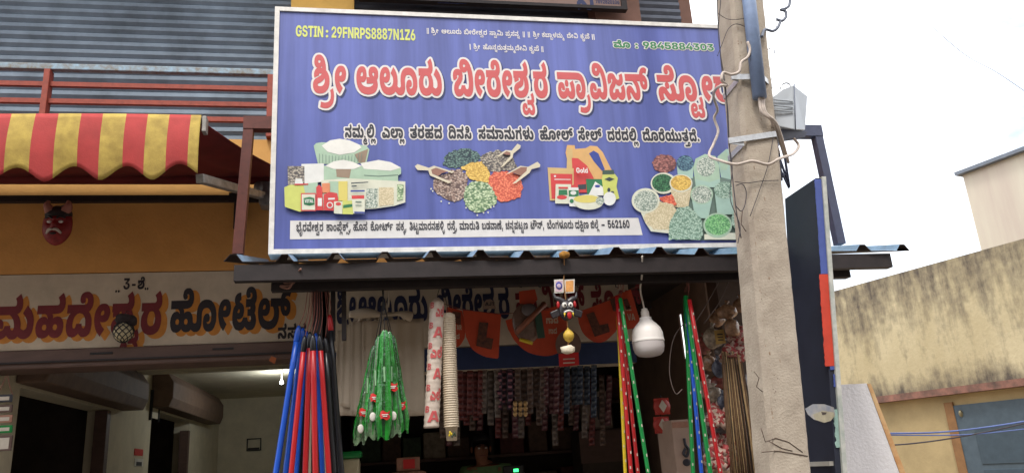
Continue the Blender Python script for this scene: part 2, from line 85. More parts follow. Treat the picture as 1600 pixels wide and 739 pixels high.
[[302],[63,-3,-17,2,-14,4,-11,7,-8,10,-4,12,-2,14,2,12,4,11,6,8,9,7,11,4,13,1,16,-2,11,-6,7,-9,2,-12,-1,-8,-2,-8,-29,2,0,2,0,2,-1,5,-4,2,-5,-2,-1,-6,1,-6,4,-4,7,-2,11,-1,12,1,8,4,5,7,4,10,38,0,1,-10,3,-6,10,-5,5,1,4,3,2,12,-3,14,-7,15,-12,13,-15,10,46,8,18,-16,13,-21,4,-13,1,-14,-2,-17,-4,-14,-8,-9,-10,-7,-11,-4,-13,-1,-12,1,-10,2,-16,10,-13,16,18,-2,-17,-16,-19,-8],[8,105,0,39,129,0,9,0,6,0,7,3,2,3,1,5,-2,12,-9,12,33,21,10,-15,7,-12,4,-23,-2,-16,-8,-13,-8,-7,-11,-5,-14,-3,-18,-1],[235,-3,-19,2,-16,6,-15,11,-16,16,23,27,17,-16,9,-4,10,-2,9,2,6,4,4,7,2,10,-1,11,-4,10,-13,16,-16,12,27,19,27,-18,11,-10,7,-13,5,-14,2,-17,-4,-23,-10,-19,-8,-7,-10,-6,-12,-3],[212,105,0,39,50,0,0,-39]],
[[170],[85,105,-11,-3,-7,-9,-4,-12,-3,-15,-2,-20,0,-23,0,-23,-47,0,0,33,3,34,4,15,7,13,9,10,12,8,8,-8,-44,0,0,39,81,0,8,0,6,0,7,3,3,3,1,5,-3,12,-8,12,32,21,11,-15,6,-12,5,-23,-4,-19,-11,-15,-9,-5,-12,-4,6,5,11,-10,8,-11,8,-27,3,-31,0,-33,-47,0,0,24,-1,23,-1,19,-3,15,-8,17,-6,5]],
[[188],[95,-3,-14,1,-12,2,-10,4,-7,6,-4,7,-2,9,3,11,9,9,11,-9,-19,3,-16,7,-12,10,-8,12,-5,13,-2,15,1,13,5,12,7,10,10,8,13,5,14,1,11,-1,10,-3,9,-5,6,-8,4,-10,1,-12,-1,-9,-3,-8,-6,-7,-7,-5,-10,-4,-10,-1,-23,3,-14,6,2,21,10,-6,13,-3,10,3,4,9,-2,7,-6,3,-9,-5,-3,-5,-1,-7,2,-12,8,-9,16,-6,12,-1,14,-1,18,1,12,4,9,5,2,9,-3,10,-10,6,-15,0,0,39,6,0,8,0,6,0,7,3,3,3,1,5,-3,12,-8,12,32,21,11,-15,6,-12,5,-23,-2,-15,-6,-12,-9,-8,-12,-6,-2,13,16,-8,11,-13,4,-18,-4,-18,-11,-15,-18,-10,-26,-5,12,11,7,-9,3,-12,-3,-11,-8,-9,-15,-6],[95,25,7,1,3,5,-3,5,-7,3,-7,-3,-2,-5,2,-5]],
[[94],[26,-3,-15,1,-13,4,-21,12,-16,17,-11,19,36,19,11,-18,11,-11,13,-3,8,2,6,4,4,7,2,10,-2,12,-4,10,-13,16,-18,13,27,36,27,-21,11,-13,9,-15,6,-18,2,-21,-4,-25,-11,-20,-11,-9,-15,-6]],
[[208],[60,-3,-23,3,-16,10,-10,16,-4,20,4,20,10,15,16,10,21,3,10,-1,8,-3,12,-9,8,-11,-11,-2,1,4,0,6,-1,8,-4,9,-9,8,-15,3,48,7,9,-6,7,-10,3,-14,-1,-8,-3,-8,-6,10,8,8,12,6,18,3,20,-3,15,-10,10,-16,3,-21,-3,-19,-10,-15,-17,-10,-24,-3,-21,3,-15,7,-12,12,12,0,-11,-11,-16,-8,-10,-2],[67,33,7,0,5,3,4,10,-4,9,-5,3,-7,1,-8,-2,-5,-5,-2,-6,4,-10],[140,33,7,0,5,3,4,9,-2,7,-5,5,-8,2,-7,-1,-5,-3,-4,-9,4,-10],[8,105,0,39,123,0,15,0,9,4,4,5,1,7,-3,10,-4,2,-6,1,-8,-2,-3,-4,-1,-6,0,-4,1,-4,-16,18,5,4,5,1,11,-4,3,-4,2,-5,-2,-7,-3,-4,-7,-3,-8,-1,-9,1,-6,5,-5,7,-1,9,5,15,5,7,9,5,11,4,14,1,16,-1,13,-6,10,-7,7,-10,4,-12,2,-12,-2,-12,-3,-10,-12,-15,-14,-7,-18,-4,-22,-1]],
[[299],[101,-3,-28,3,-23,7,-19,13,-13,17,-8,20,-3,24,2,19,6,16,9,13,12,10,15,6,17,1,14,-1,11,-5,9,-7,6,-9,4,-10,1,-11,-1,-13,-4,-11,-7,-8,-9,-6,-11,-3,-13,-1,-17,3,-14,6,-11,8,8,30,6,-7,8,-7,11,-2,11,3,3,4,1,5,-2,8,-7,3,-8,-4,-6,-11,-2,-19,1,-12,4,-11,7,-9,10,-6,13,-4,17,-2,14,1,11,3,10,5,7,8,5,9,1,11,-1,11,-4,10,-6,9,-9,7,27,25,20,-17,14,-21,3,-12,1,-14,-2,-20,-7,-18,-12,-15,-18,-12,-23,-7],[118,105,0,39,55,0,0,-39],[253,58,-20,3,-15,10,-10,17,-4,23,0,10,2,19,6,16,10,12,12,9,14,5,16,2,13,0,10,-2,16,-7,-16,-27,-10,4,-11,2,-14,-4,-8,-12,-3,-18,0,-16,3,-13,3,-4,5,-1,5,2,2,6,0,5,-3,3,-6,2,-8,1,-86,0,0,39,81,0,13,-1,12,-2,17,-9,12,-13,3,-9,1,-11,-3,-18,-9,-13,-13,-8]],
[[196],[56,-3,-20,4,-15,10,-9,17,-4,23,4,26,12,21,19,16,4,-9,-39,0,0,39,110,0,15,0,9,4,4,5,1,7,-3,10,-4,2,-6,1,-9,-2,-2,-4,-1,-6,0,-4,1,-4,-17,18,5,4,6,1,11,-4,3,-4,1,-5,-1,-7,-4,-4,-6,-3,-8,-1,-9,1,-7,5,-4,7,-1,9,4,15,6,7,8,5,12,4,14,1,16,-1,13,-6,10,-7,7,-10,4,-12,1,-12,-1,-12,-3,-10,-12,-15,-11,-6,-13,-4,10,7,17,-16,10,-21,3,-26,-3,-23,-9,-17,-16,-10,-20,-4,-12,1,-9,2,-16,10,-13,16,21,2,-17,-18,-16,-10,-10,-2],[65,37,6,1,4,4,2,7,2,9,38,0,2,-10,3,-7,9,-4,5,1,3,4,3,6,0,9,-2,18,-8,15,-14,11,-18,4,-4,0,-18,-4,-14,-11,-8,-15,-3,-19,1,-9,2,-5,4,-4]],
[[335],[81,-3,-19,2,-16,5,-12,7,-10,10,-7,12,-5,13,-4,27,2,20,7,18,10,14,14,12,18,7,21,2,19,-1,15,-5,13,-8,9,-10,7,-11,5,-13,4,-27,-3,-21,-6,-18,-10,-15,-14,-11,-17,-7],[80,37,14,4,9,11,3,9,1,10,-3,20,-9,12,-7,4,-8,1,-14,-4,-9,-11,-3,-9,0,-11,3,-19,9,-12],[182,-3,-20,2,-16,6,-16,11,-15,16,23,27,16,-16,9,-4,11,-2,8,2,7,4,4,7,1,10,-1,11,-3,10,-13,16,-17,12,32,19,25,-18,9,-10,7,-11,5,-13,2,-16,-4,-27,-5,-11,-7,-9,-18,-12,-11,-3],[268,-3,-18,2,-17,6,-15,11,-15,16,22,27,17,-16,9,-4,10,-2,9,2,6,4,4,7,2,10,-1,12,-4,10,-14,16,-17,13,27,36,26,-21,11,-13,9,-15,6,-18,2,-21,-2,-17,-5,-16,-8,-12,-11,-9,-15,-6],[240,150,-3,-16,-7,-13,-9,-7,-10,-5,-14,-3,-18,-1,-26,0,0,39,19,0,8,0,6,0,7,3,3,3,1,5,-3,12,-8,12,32,21,11,-15,6,-12]],
[[12],[23,-44,-4,-17,-9,-12,-16,-7,-12,-2,-16,0,-75,0,0,27,66,0,-3,-3,-2,8,0,8,3,16,5,7,7,5,9,4,12,1,15,-2,11,-8,7,-11],[-23,-45,1,-7,2,-5,-4,2,6,0,11,3,3,3,1,6,-2,7,-7,3,-8,-3]],
[[67],[34,-2,-9,1,-8,6,-5,7,-2,9,2,9,5,8,8,5,9,2,9,-2,7,-5,5,-8,2,-9,-2,-9,-5,-7,-7,-6]],
[[414],[63,-3,-17,2,-14,4,-11,7,-8,10,-4,12,-2,14,2,12,4,11,6,8,9,7,11,4,13,1,16,-2,11,-6,7,-9,2,-12,-1,-8,-2,-8,-29,2,0,2,0,2,-1,5,-4,2,-5,-2,-1,-6,1,-6,4,-4,7,-2,11,-1,12,1,8,4,5,7,4,10,38,0,1,-10,3,-6,10,-5,5,1,4,3,2,12,-3,14,-7,15,-12,13,-15,10,46,9,18,-17,13,-21,4,-13,1,-14,-2,-17,-4,-14,-8,-9,-10,-7,-11,-4,-13,-1,-12,1,-10,2,-16,10,-13,16,18,-2,-17,-16,-19,-8],[8,105,0,39,127,0,16,0,8,4,4,5,2,7,-4,10,-4,2,-6,1,-8,-2,-3,-4,-1,-6,1,-4,0,-4,-16,18,5,4,6,1,10,-4,4,-4,1,-5,-1,-7,-4,-4,-6,-3,-9,-1,-8,1,-7,5,-4,7,-2,9,5,15,6,7,8,5,11,4,14,1,16,-1,13,-6,10,-7,7,-10,5,-12,1,-12,-1,-12,-4,-10,-12,-15,-13,-7,-18,-4,-23,-1],[231,-3,-19,2,-16,7,-15,10,-14,14,24,28,16,-16,8,-4,8,-1,10,3,3,4,0,7,0,10,0,10,-1,10,3,21,8,16,13,13,16,9,19,5,21,1,22,-1,20,-5,15,-9,13,-10,9,-13,7,-14,3,-15,2,-15,-2,-19,-6,-16,-9,-14,-12,-10,-15,-6,-19,-2,-15,1,-13,5,-11,7,-8,9,-4,12,-2,14,4,18,5,8,7,5,8,4,10,1,11,-1,8,-4,4,-7,2,-9,-1,-7,-3,-6,-6,-4,-7,-1,-8,1,-7,5,7,10,-1,-5,-1,-5,4,-10,4,-4,8,-1,13,4,8,10,2,15,-1,13,-4,11,-7,9,-9,7,-11,4,-13,1,-19,-3,-8,-5,-5,-7,-3,-8,-1,-12,0,-9,0,-9,0,-11,-1,-14,-5,-12,-7,-9,-10,-6,-12,-4]],
[[224],[70,-3,-25,4,-11,5,-9,8,-7,9,-6,11,-3,13,-1,15,2,19,5,16,9,13,12,10,15,6,17,2,11,-1,11,-4,8,-5,7,-8,4,-10,1,-12,-4,-19,-6,-8,-9,-6,-11,-4,-14,-2,-16,3,-13,7,4,27,9,-5,11,-2,9,3,2,7,-1,6,-6,2,-6,-3,-6,-10,-2,-8,0,-11,0,-5,1,-11,5,-7,8,-5,10,-1,11,2,7,4,5,7,3,9,38,0,2,-9,3,-6,6,-5,8,-1,10,3,4,10,-3,10,-8,6,-10,4,29,22,11,-4,9,-7,12,-16,5,-21,-3,-19,-10,-15,-16,-10,-23,-3,-20,2,-19,10,-8,8,-9,11,21,2,-16,-20,-19,-10],[49,107,-11,7,-8,8,-4,9,-1,9,1,9,4,8,7,7,10,6,15,4,18,1,3,-36,-6,-1,-4,-2,-3,-4,3,-6,7,-4],[139,64,0,32,17,0,7,1,2,4,-2,6,-5,3,-6,3,23,25,18,-10,11,-10,5,-10,1,-8,-2,-14,-8,-11,-7,-5,-10,-3,-9,-2,-9,-1],[123,105,0,39,25,0,16,0,8,4,4,5,2,7,-4,10,-4,2,-6,1,-8,-2,-3,-4,-1,-6,1,-4,0,-4,-16,18,5,4,6,1,10,-4,4,-4,1,-5,-1,-7,-4,-4,-6,-3,-9,-1,-8,1,-7,5,-4,7,-2,9,5,15,6,7,8,5,11,4,14,1,16,-1,13,-6,10,-7,7,-10,4,-12,2,-12,-1,-12,-4,-10,-12,-15,-13,-7,-18,-3,-23,-2]],
[[161],[79,-3,-21,2,-18,7,-14,10,-10,14,-6,15,-2,16,42,0,4,-15,10,-11,15,-4,15,4,9,10,4,14,-4,13,-10,9,-17,3,-25,0,0,25,39,37,-73,0,0,36,125,0,0,-34,-57,-52,0,10,20,0,17,-4,12,-8,9,-10,6,-13,2,-14,-3,-16,-6,-15,-11,-12,-14,-9,-17,-6]],
[[161],[123,87,0,-33,-84,0,0,33]],
[[172],[73,-3,-19,1,-16,4,-13,6,-10,9,-6,11,-2,14,1,10,4,8,7,8,9,6,13,5,16,5,8,3,6,2,5,5,1,6,-1,4,-2,3,-5,1,-4,-1,-3,-3,-1,-4,1,-4,1,-3,-45,-13,-2,7,-1,8,1,8,6,8,8,5,11,5,27,3,22,-4,16,-11,5,-8,1,-8,-3,-18,-5,-7,-7,-6,-10,-5,-14,-4,-13,-4,-6,-3,-2,-4,2,-3,6,-3,12,-1,14,1,11,3,9,5,8,7,4,9,1,11,0,12,-3,9,-8,14,-9,8,1,8,24,9,13,-9,11,-9,7,-11,5,-11,4,-22,-2,-20,-8,-18,-12,-14,-17,-11,-23,-7],[8,105,0,39,87,0,15,0,9,4,4,5,1,7,-3,10,-4,2,-6,1,-9,-2,-2,-4,-1,-6,0,-4,1,-4,-17,18,6,4,5,1,11,-4,3,-4,1,-5,-1,-7,-4,-4,-6,-3,-8,-1,-9,1,-7,5,-4,7,-1,9,4,15,6,7,9,5,11,4,14,1,16,-1,13,-6,10,-7,7,-10,4,-12,1,-12,-1,-12,-3,-10,-12,-15,-14,-7,-18,-4,-23,-1,-9,0,-15,6,-15,-6]],
[[154],[76,-3,-21,1,-16,5,-12,6,-8,8,-4,9,-2,10,2,10,5,9,8,7,0,-2,-19,-1,0,31,137,0,0,-31,-23,1,2,3,9,-7,5,-10,2,-10,-1,-9,-5,-10,-7,-8,-12,-6,-17,-5],[77,36,10,1,6,3,4,10,-2,7,-7,5,-11,2,-11,-2,-6,-5,-2,-7,1,-6,3,-4,6,-3],[53,80,-1,7,19,10,14,13,4,7,1,8,0,2,-2,12,-7,10,-10,3,-6,-2,-3,-6,1,-4,4,-3,5,-1,14,4,11,12,9,-25,-10,-9,-12,-6,-16,-2,-13,1,-11,3,-8,5,-6,7,-3,8,-2,9,3,14,9,12,15,7,19,3,16,-2,14,-5,10,-8,8,-11,5,-12,2,-14,-2,-14,-4,-13,-7,-10,-8,-8]],
[[164],[82,-3,-22,2,-18,6,-15,9,-10,13,-7,15,-2,19,1,13,3,11,11,17,19,12,5,-9,-39,0,0,39,126,0,0,-39,-6,0,0,8,15,-12,9,-16,3,-11,0,-12,-2,-19,-6,-16,-10,-13,-15,-9,-18,-6],[82,37,16,4,9,11,3,18,-3,18,-9,13,-7,3,-9,1,-9,-1,-7,-3,-9,-13,-4,-18,2,-15,6,-10,9,-6]],
[[37],[6,-85,-18,3,-14,8,-12,15,-8,10,-6,3,-4,-3,-2,-5,2,-11,6,-12,-26,-9,-7,15,-2,17,2,14,7,10,11,7,14,2,18,-4,9,-7,10,-11,8,-11,6,-4,6,-1,6,1,4,6,2,14,-2,13,-4,13,-12,22,26,11,9,-16,7,-20,3,-24,-1,-14,-3,-11,-5,-9,-8,-7,-10,-4]],
[[170],[133,144,0,-44,-8,6,10,0,13,-16,8,-24,2,-15,1,-18,0,-33,-47,0,0,24,-1,23,-1,19,-3,15,-8,17,-6,5,-8,2,-11,-3,-7,-9,-4,-12,-3,-15,-2,-20,0,-23,0,-23,-47,0,0,33,3,34,4,15,7,13,9,10,12,8,8,-8,-44,0,0,39]],
[[203],[101,-3,-28,3,-23,7,-19,13,-13,17,-8,20,-3,24,2,19,6,16,9,13,12,10,15,6,17,1,14,-1,11,-5,9,-7,6,-9,4,-10,1,-11,-1,-13,-4,-11,-7,-8,-9,-6,-11,-3,-13,-1,-17,3,-14,6,-11,8,8,30,6,-7,8,-7,11,-2,11,3,3,4,1,5,-2,8,-7,3,-8,-4,-6,-11,-2,-19,1,-12,4,-11,7,-9,10,-6,13,-4,17,-2,14,1,11,3,10,5,7,8,5,9,1,11,-1,11,-4,10,-6,9,-9,7,27,27,20,-18,14,-21,3,-12,1,-15,-2,-20,-7,-18,-12,-15,-18,-12,-23,-7],[118,105,0,39,9,0,15,0,8,4,4,5,2,7,-4,10,-4,2,-6,1,-8,-2,-3,-4,0,-6,0,-4,1,-4,-17,18,5,4,6,1,10,-4,4,-4,1,-5,-1,-7,-4,-4,-6,-3,-9,-1,-8,1,-7,5,-4,7,-1,9,4,15,6,7,8,5,11,4,15,1,16,-1,12,-6,10,-7,7,-10,5,-12,1,-12,-1,-12,-3,-10,-13,-15,-14,-7,-17,-4,-20,-1]],
[[144],[94,-35,0,211,30,0,0,-211],[41,-35,0,211,29,0,0,-211]],
[[91],[41,-35,0,211,29,0,0,-211]],
[[153],[65,-3,-30,5,-21,14,-7,23,5,20,15,13,22,9,23,8,10,11,3,19,0,5,-2,17,-6,18,-11,13,-15,5,-9,-3,-3,-8,3,-8,9,-3,12,6,6,13,22,-4,-6,-17,-10,-12,-27,-8,-19,4,-14,11,-4,18,2,14,9,12,13,7,16,3,27,-7,20,-18,12,-27,4,-33,-1,-8,-1,-6,-2,-6,-8,-18,-16,-13,-25,-10,-14,-4,-7,-5,-3,-7,3,-7,8,-6,16,-1,28,4,17,13,6,18,-5,21,-15,16,-2,1,-3,1,-11,4,-14,2,-13,-2,-4,-6,1,-5,1,-3,-30,-10,-4,10,-1,10,2,9,7,11,15,8,26,3,15,-1,14,-4,2,0,3,0,2,-1,26,-16,14,-23,5,-26,-3,-17,-6,-16,-12,-12,-15,-10,-20,-6]],
[[33],[33,-14,-3,-19,-7,-15,-12,-12,-16,-9,-19,-5,-23,-2,-22,2,-21,4,6,22,16,-3,20,-1,26,3,17,8,10,13,4,16,-3,15,-6,13,22,10,9,-21]],
[[107],[101,102,-5,-21,-15,-14,-22,-5,-24,6,-15,11,7,22,7,-7,8,-5,9,-2,15,4,5,12,-3,10,-8,4,-11,-4,-8,-11,-3,-19,0,-2,6,-27,14,-19,18,-12,-19,-26,-25,21,-18,28,-6,34,7,33,18,20,28,8,22,-5,14,-14]],
[[209],[108,-3,-31,3,-25,7,-19,13,-14,16,-8,20,-3,22,2,19,5,15,19,21,27,8,20,-5,13,-14,5,-20,-5,-21,-14,-14,-23,-5,-15,3,-12,6,-9,7,7,23,5,-6,8,-6,11,-2,15,4,4,12,-3,10,-8,4,-9,-3,-7,-7,-4,-12,-2,-15,0,-3,4,-18,11,-17,21,-11,33,-5,32,4,19,10,6,14,-2,9,-8,6,-3,2,-2,2,-22,14,-8,22,2,14,9,10,13,6,16,2,24,-5,15,-14,4,-18,-6,-23,-15,-15,-17,-9,-25,-3,-45,0,0,25,57,0,10,4,8,8,4,11,-4,10,-10,5,-10,-4,-3,-8,6,-11,16,-10,7,-3,5,-4,12,-13,4,-16,-5,-19,-16,-16,-28,-12]],
[[182],[92,-3,-24,3,-21,7,-17,12,-12,16,-7,20,-3,23,2,18,5,16,19,21,28,8,20,-5,13,-14,5,-20,-5,-20,-14,-15,-23,-5,-16,3,-12,6,-9,8,7,23,6,-8,8,-5,10,-2,15,4,5,11,-4,11,-8,4,-11,-4,-8,-13,-3,-23,6,-26,18,-18,29,-7,27,5,18,15,6,24,-8,27,-21,20,19,24,17,-13,13,-16,8,-20,3,-22,-8,-37,-11,-15,-15,-11,-21,-8]],
[[184],[21,-3,-18,2,-15,6,-26,23,18,21,17,-18,18,-6,13,5,4,13,0,14,-1,12,0,12,2,17,6,15,10,12,14,9,36,7,34,-7,24,-17,14,-26,4,-30,-6,-35,-19,-22,-29,-7,-24,5,-16,16,-5,23,3,18,11,12,15,4,16,-5,6,-13,-4,-13,-11,-4,-8,2,-6,7,4,3,-1,-4,-1,-5,4,-13,15,-6,13,4,9,12,3,21,-5,26,-15,19,-25,7,-19,-4,-13,-13,-5,-20,1,-12,0,-12,0,-14,-5,-24,-16,-13]],
[[154],[77,-3,-19,2,-17,5,-13,10,-10,12,-7,17,-2,19,3,23,10,18,17,13,5,-6,-35,0,0,28,76,0,17,1,8,3,4,5,1,6,-4,15,-10,14,23,15,16,-25,5,-24,-2,-13,-8,-12,-9,-7,-13,-5,7,4,14,-13,8,-17,3,-23,-2,-19,-6,-16,-10,-13,-13,-9,-17,-6],[77,26,20,6,12,14,4,21,-4,23,-12,15,-20,5,-20,-6,-12,-15,-5,-22,3,-18,7,-12,12,-8]],
[[82],[21,-3,-18,2,-14,6,-27,24,18,20,16,-17,19,-7,12,3,8,6,5,9,2,13,-5,25,-14,20,-20,15,18,25,27,-21,18,-28,7,-37,-6,-30,-17,-21,-13,-5]],
[[202],[53,-3,-23,5,-13,14,-5,18,3,19,11,15,20,16,12,11,4,10,-1,6,-5,3,-7,2,-10,-4,-3,-9,1,-7,2,-6,-26,-9,-5,12,-2,13,5,18,14,12,25,5,25,-6,13,-13,4,-16,-3,-16,-10,-14,-18,-15,-14,-12,-4,-11,4,-9,12,-3,18,7,7,20,28,0,2,-13,5,-8,16,-6,14,4,9,15,2,12,1,18,-4,36,-11,31,-15,23,-17,8,-10,-3,-3,-8,3,-9,9,-2,12,5,6,14,23,-5,-6,-16,-10,-12,-12,-7,-15,-3,-15,3,-13,6,-8,11,-3,14,3,15,8,11,13,7,18,3,17,-2,16,-7,24,-26,16,-39,6,-48,-2,-25,-4,-20,-8,-15,-11,-10,-14,-6,-17,-2,-18,3,-15,10,-13,17,14,1,-15,-19,-17,-9]],
[[154],[77,-3,-19,2,-17,5,-13,10,-10,12,-7,17,-2,19,3,23,10,18,17,13,5,-6,-35,0,0,28,71,0,21,2,9,5,4,7,1,8,-5,14,-12,5,-13,-4,-5,-12,0,-3,1,-3,-8,13,4,3,5,1,9,-4,4,-9,-4,-11,-13,-3,-15,6,-5,15,5,17,14,12,23,5,24,-6,15,-16,6,-24,-3,-18,-9,-15,-9,-6,-15,-5,-24,-2,23,7,12,-1,14,-14,8,-17,3,-23,-2,-19,-6,-16,-10,-13,-13,-9,-17,-6],[77,26,20,6,12,14,4,21,-4,23,-12,15,-20,5,-20,-6,-12,-15,-5,-22,3,-18,7,-12,12,-8]],
[[154],[65,-3,-30,5,-21,14,-7,23,6,21,15,13,21,8,14,4,9,6,3,8,-2,8,-5,3,-7,2,-7,-2,-4,-3,-2,-6,1,-5,1,-4,-30,-11,-3,10,-2,10,5,13,15,9,26,3,20,-4,14,-11,6,-17,-4,-17,-13,-11,-22,-10,-15,-4,-8,-5,-2,-7,3,-7,8,-6,16,-1,28,5,17,14,5,22,-4,23,-9,17,-11,9,-1,6,19,3,22,-16,12,-20,3,-23,-2,-20,-7,-16,-11,-14,-16,-10,-20,-7],[7,110,0,28,78,0,18,1,7,3,4,5,1,6,-3,15,-11,14,24,15,16,-25,5,-24,-3,-13,-8,-14,-9,-6,-14,-4,-21,-1,-10,0,-17,5,-28,-5]],
[[34],[-54,-94,-15,3,-10,6,-7,11,-2,13,2,12,6,9,19,8,16,-5,6,-15,-1,-6,-2,-4,-16,1,1,2,0,2,-1,5,-4,1,-4,-2,-2,-7,4,-10,12,-3,10,2,6,6,2,7,20,0,5,-11,10,-4,9,3,3,10,-6,17,-17,10,16,11,14,-9,11,-13,4,-18,-2,-14,-7,-10,-10,-6,-13,-2,-14,3,-11,7,-8,11,13,1,-11,-12,-11,-7],[-36,-35,0,21,29,0,11,1,5,2,2,3,0,4,-2,11,-7,11,20,8,9,-18,3,-16,-5,-15,-14,-9,-18,-3]],
[[171],[114,-3,-20,4,-16,12,-15,21,-5,8,-4,5,-5,2,-8,-4,-3,-10,3,-14,7,-15,-27,-11,-10,20,-4,21,5,21,14,14,22,5,15,-3,14,-9,13,-18,7,-12,8,-6,9,-2,13,5,4,17,-3,20,-11,21,28,12,13,-25,4,-28,-3,-22,-9,-16,-15,-10],[84,71,-12,5,-5,12,5,12,12,5,13,-5,5,-12,-5,-12],[7,110,0,28,123,0,0,-28]],
[[113],[104,61,-6,-35,-19,-22,-29,-7,-24,5,-16,16,-5,23,3,18,11,12,15,4,16,-5,5,-13,-3,-13,-11,-4,-9,2,-6,7,5,3,-2,-4,0,-5,4,-13,14,-6,15,4,8,12,3,21,-3,23,-12,15,-10,6,-14,3,-22,2,-69,0,0,28,72,0,31,-2,21,-7,16,-10,16,-24]],
[[281],[53,-3,-24,6,-17,16,-6,24,5,21,14,14,21,5,13,-1,9,-6,7,-8,2,-11,-2,-8,-2,-7,-22,2,1,3,0,4,-2,6,-6,2,-8,-4,-3,-11,6,-13,19,-5,12,1,9,6,7,20,27,0,3,-13,5,-8,15,-6,10,2,7,7,5,12,1,18,-6,42,-16,34,-23,23,-27,9,-11,-3,-4,-8,4,-9,8,-2,13,5,6,15,25,-4,-9,-23,-16,-13,-20,-4,-21,4,-14,12,-5,18,5,19,15,12,25,5,22,-3,20,-7,18,-12,15,-15,20,-41,8,-50,-3,-30,-8,-20,-12,-13,-14,-7,-15,-2,-19,3,-14,10,-12,16,12,-1,-15,-16,-17,-9],[221,-3,-18,2,-15,6,-26,24,18,20,16,-17,19,-7,12,3,8,6,5,9,2,13,-5,25,-15,20,-19,15,19,25,26,-21,18,-28,7,-37,-6,-30,-17,-21,-13,-5]],
[[191],[54,-3,-25,6,-16,16,-6,24,5,21,13,14,21,5,13,-1,10,-6,6,-8,2,-11,-1,-8,-2,-7,-22,2,0,3,1,4,-2,6,-6,2,-8,-4,-3,-11,6,-13,19,-5,12,1,8,6,8,20,27,0,2,-13,5,-8,13,-6,10,3,6,8,1,11,-3,20,-11,21,28,12,13,-25,5,-30,-6,-27,-16,-17,-22,-5,-18,3,-15,9,-12,17,12,-1,-14,-16,-17,-9],[99,68,-13,5,-4,12,4,12,13,5,12,-5,5,-12,-4,-12],[7,110,0,28,115,0,18,1,8,3,4,5,1,6,-4,15,-11,14,24,15,16,-25,5,-24,-3,-13,-8,-14,-16,-8,-12,-3,-16,0]],
[[171],[114,-3,-20,4,-16,12,-15,21,-5,8,-4,5,-5,2,-8,-4,-3,-10,3,-14,7,-15,-27,-11,-10,20,-4,21,5,21,14,14,22,5,15,-3,14,-9,13,-18,7,-12,8,-6,9,-2,13,5,4,17,-3,20,-11,21,28,12,13,-25,4,-28,-3,-22,-9,-16,-15,-10],[84,71,-12,5,-5,12,5,12,12,5,13,-5,5,-12,-5,-12],[7,110,0,28,95,0,18,1,7,3,4,5,1,6,-4,15,-10,14,24,15,16,-25,4,-24,-2,-13,-8,-14,-16,-8,-12,-3,-16,0]],
[[171],[114,-3,-20,4,-16,12,-15,21,-5,8,-4,5,-5,2,-8,-4,-3,-10,3,-14,7,-15,-27,-11,-10,20,-4,21,5,21,14,14,22,5,21,-5,10,-9,9,-14,9,-13,8,-7,9,-2,13,6,3,18,-5,25,-15,21,-22,14,-81,0,0,28,95,0,17,1,8,3,4,5,1,6,-4,15,-10,14,23,15,16,-25,5,-24,-3,-13,-8,-14,-16,-9,-23,-2,-5,-1,19,6,19,-17,12,-22,5,-26,-3,-23,-9,-17,-15,-10]],
[[29],[-38,-15,18,-4,14,-12,13,-22,6,-12,6,-6,9,-1,5,0,4,1,4,-20,-6,-2,-8,-1,-16,3,-11,10,-9,16,-8,17,-9,10,-10,4,-10,-4,-3,-9,1,-7,6,-6,12,-2,22,6,13,15,4,20,-2,18,-6,13,21,9,7,-18,3,-21,-6,-27,-15,-19,-21,-12,-22,-4,-23,5,-13,13,-4,17,2,13,7,11,11,6]],
[[141],[70,-3,-31,6,-19,15,-6,20,2,14,5,10,11,10,-2,-4,-21,-1,0,23,46,0,6,5,3,7,-2,6,-4,6,16,3,13,-3,3,-6,2,-6,-1,-7,-3,-5,44,0,0,-23,-21,1,-3,4,11,-8,7,-11,2,-15,-6,-20,-19,-15,-14,-5],[71,25,12,2,8,4,6,16,-3,12,-9,8,-14,3,-15,-3,-9,-8,-3,-12,7,-16,8,-4],[9,110,0,28,64,0,18,1,7,3,4,5,1,6,-3,15,-11,14,24,15,16,-25,4,-24,-2,-13,-8,-14,-16,-8,-12,-3,-16,0]],
[[198],[53,-3,-23,5,-13,14,-5,18,3,19,11,15,20,16,12,11,4,10,-1,6,-5,3,-7,2,-10,-4,-3,-9,1,-7,2,-6,-26,-9,-5,12,-2,13,5,18,14,12,25,5,25,-6,13,-13,4,-16,-3,-16,-10,-14,-18,-15,-14,-12,-4,-11,4,-9,12,-3,18,7,7,20,28,0,2,-13,5,-8,16,-6,10,1,7,6,4,10,2,13,-6,25,-14,19,-19,14,21,14,25,-18,18,-23,6,-31,-6,-31,-17,-21,-13,-5,-15,-2,-19,3,-15,10,-13,17,14,1,-15,-19,-17,-9],[109,110,0,28,52,0,0,-28]],
[[33],[-51,-94,-11,2,-8,5,-7,15,5,15,16,13,8,6,3,4,-2,3,-6,1,-6,-1,-2,-5,0,-2,1,-3,-19,-6,-2,7,-1,8,7,15,9,4,14,1,17,-3,8,-7,3,-10,-2,-9,-6,-8,-12,-9,-9,-6,-2,-4,2,-4,5,-1,12,4,5,12,19,0,5,-13,10,-3,8,3,6,9,2,16,-3,19,-6,19,-8,17,20,9,10,-19,7,-22,2,-23,-5,-28,-13,-16,-18,-5,-14,3,-10,7,-9,13,15,1,-12,-14,-12,-7]],
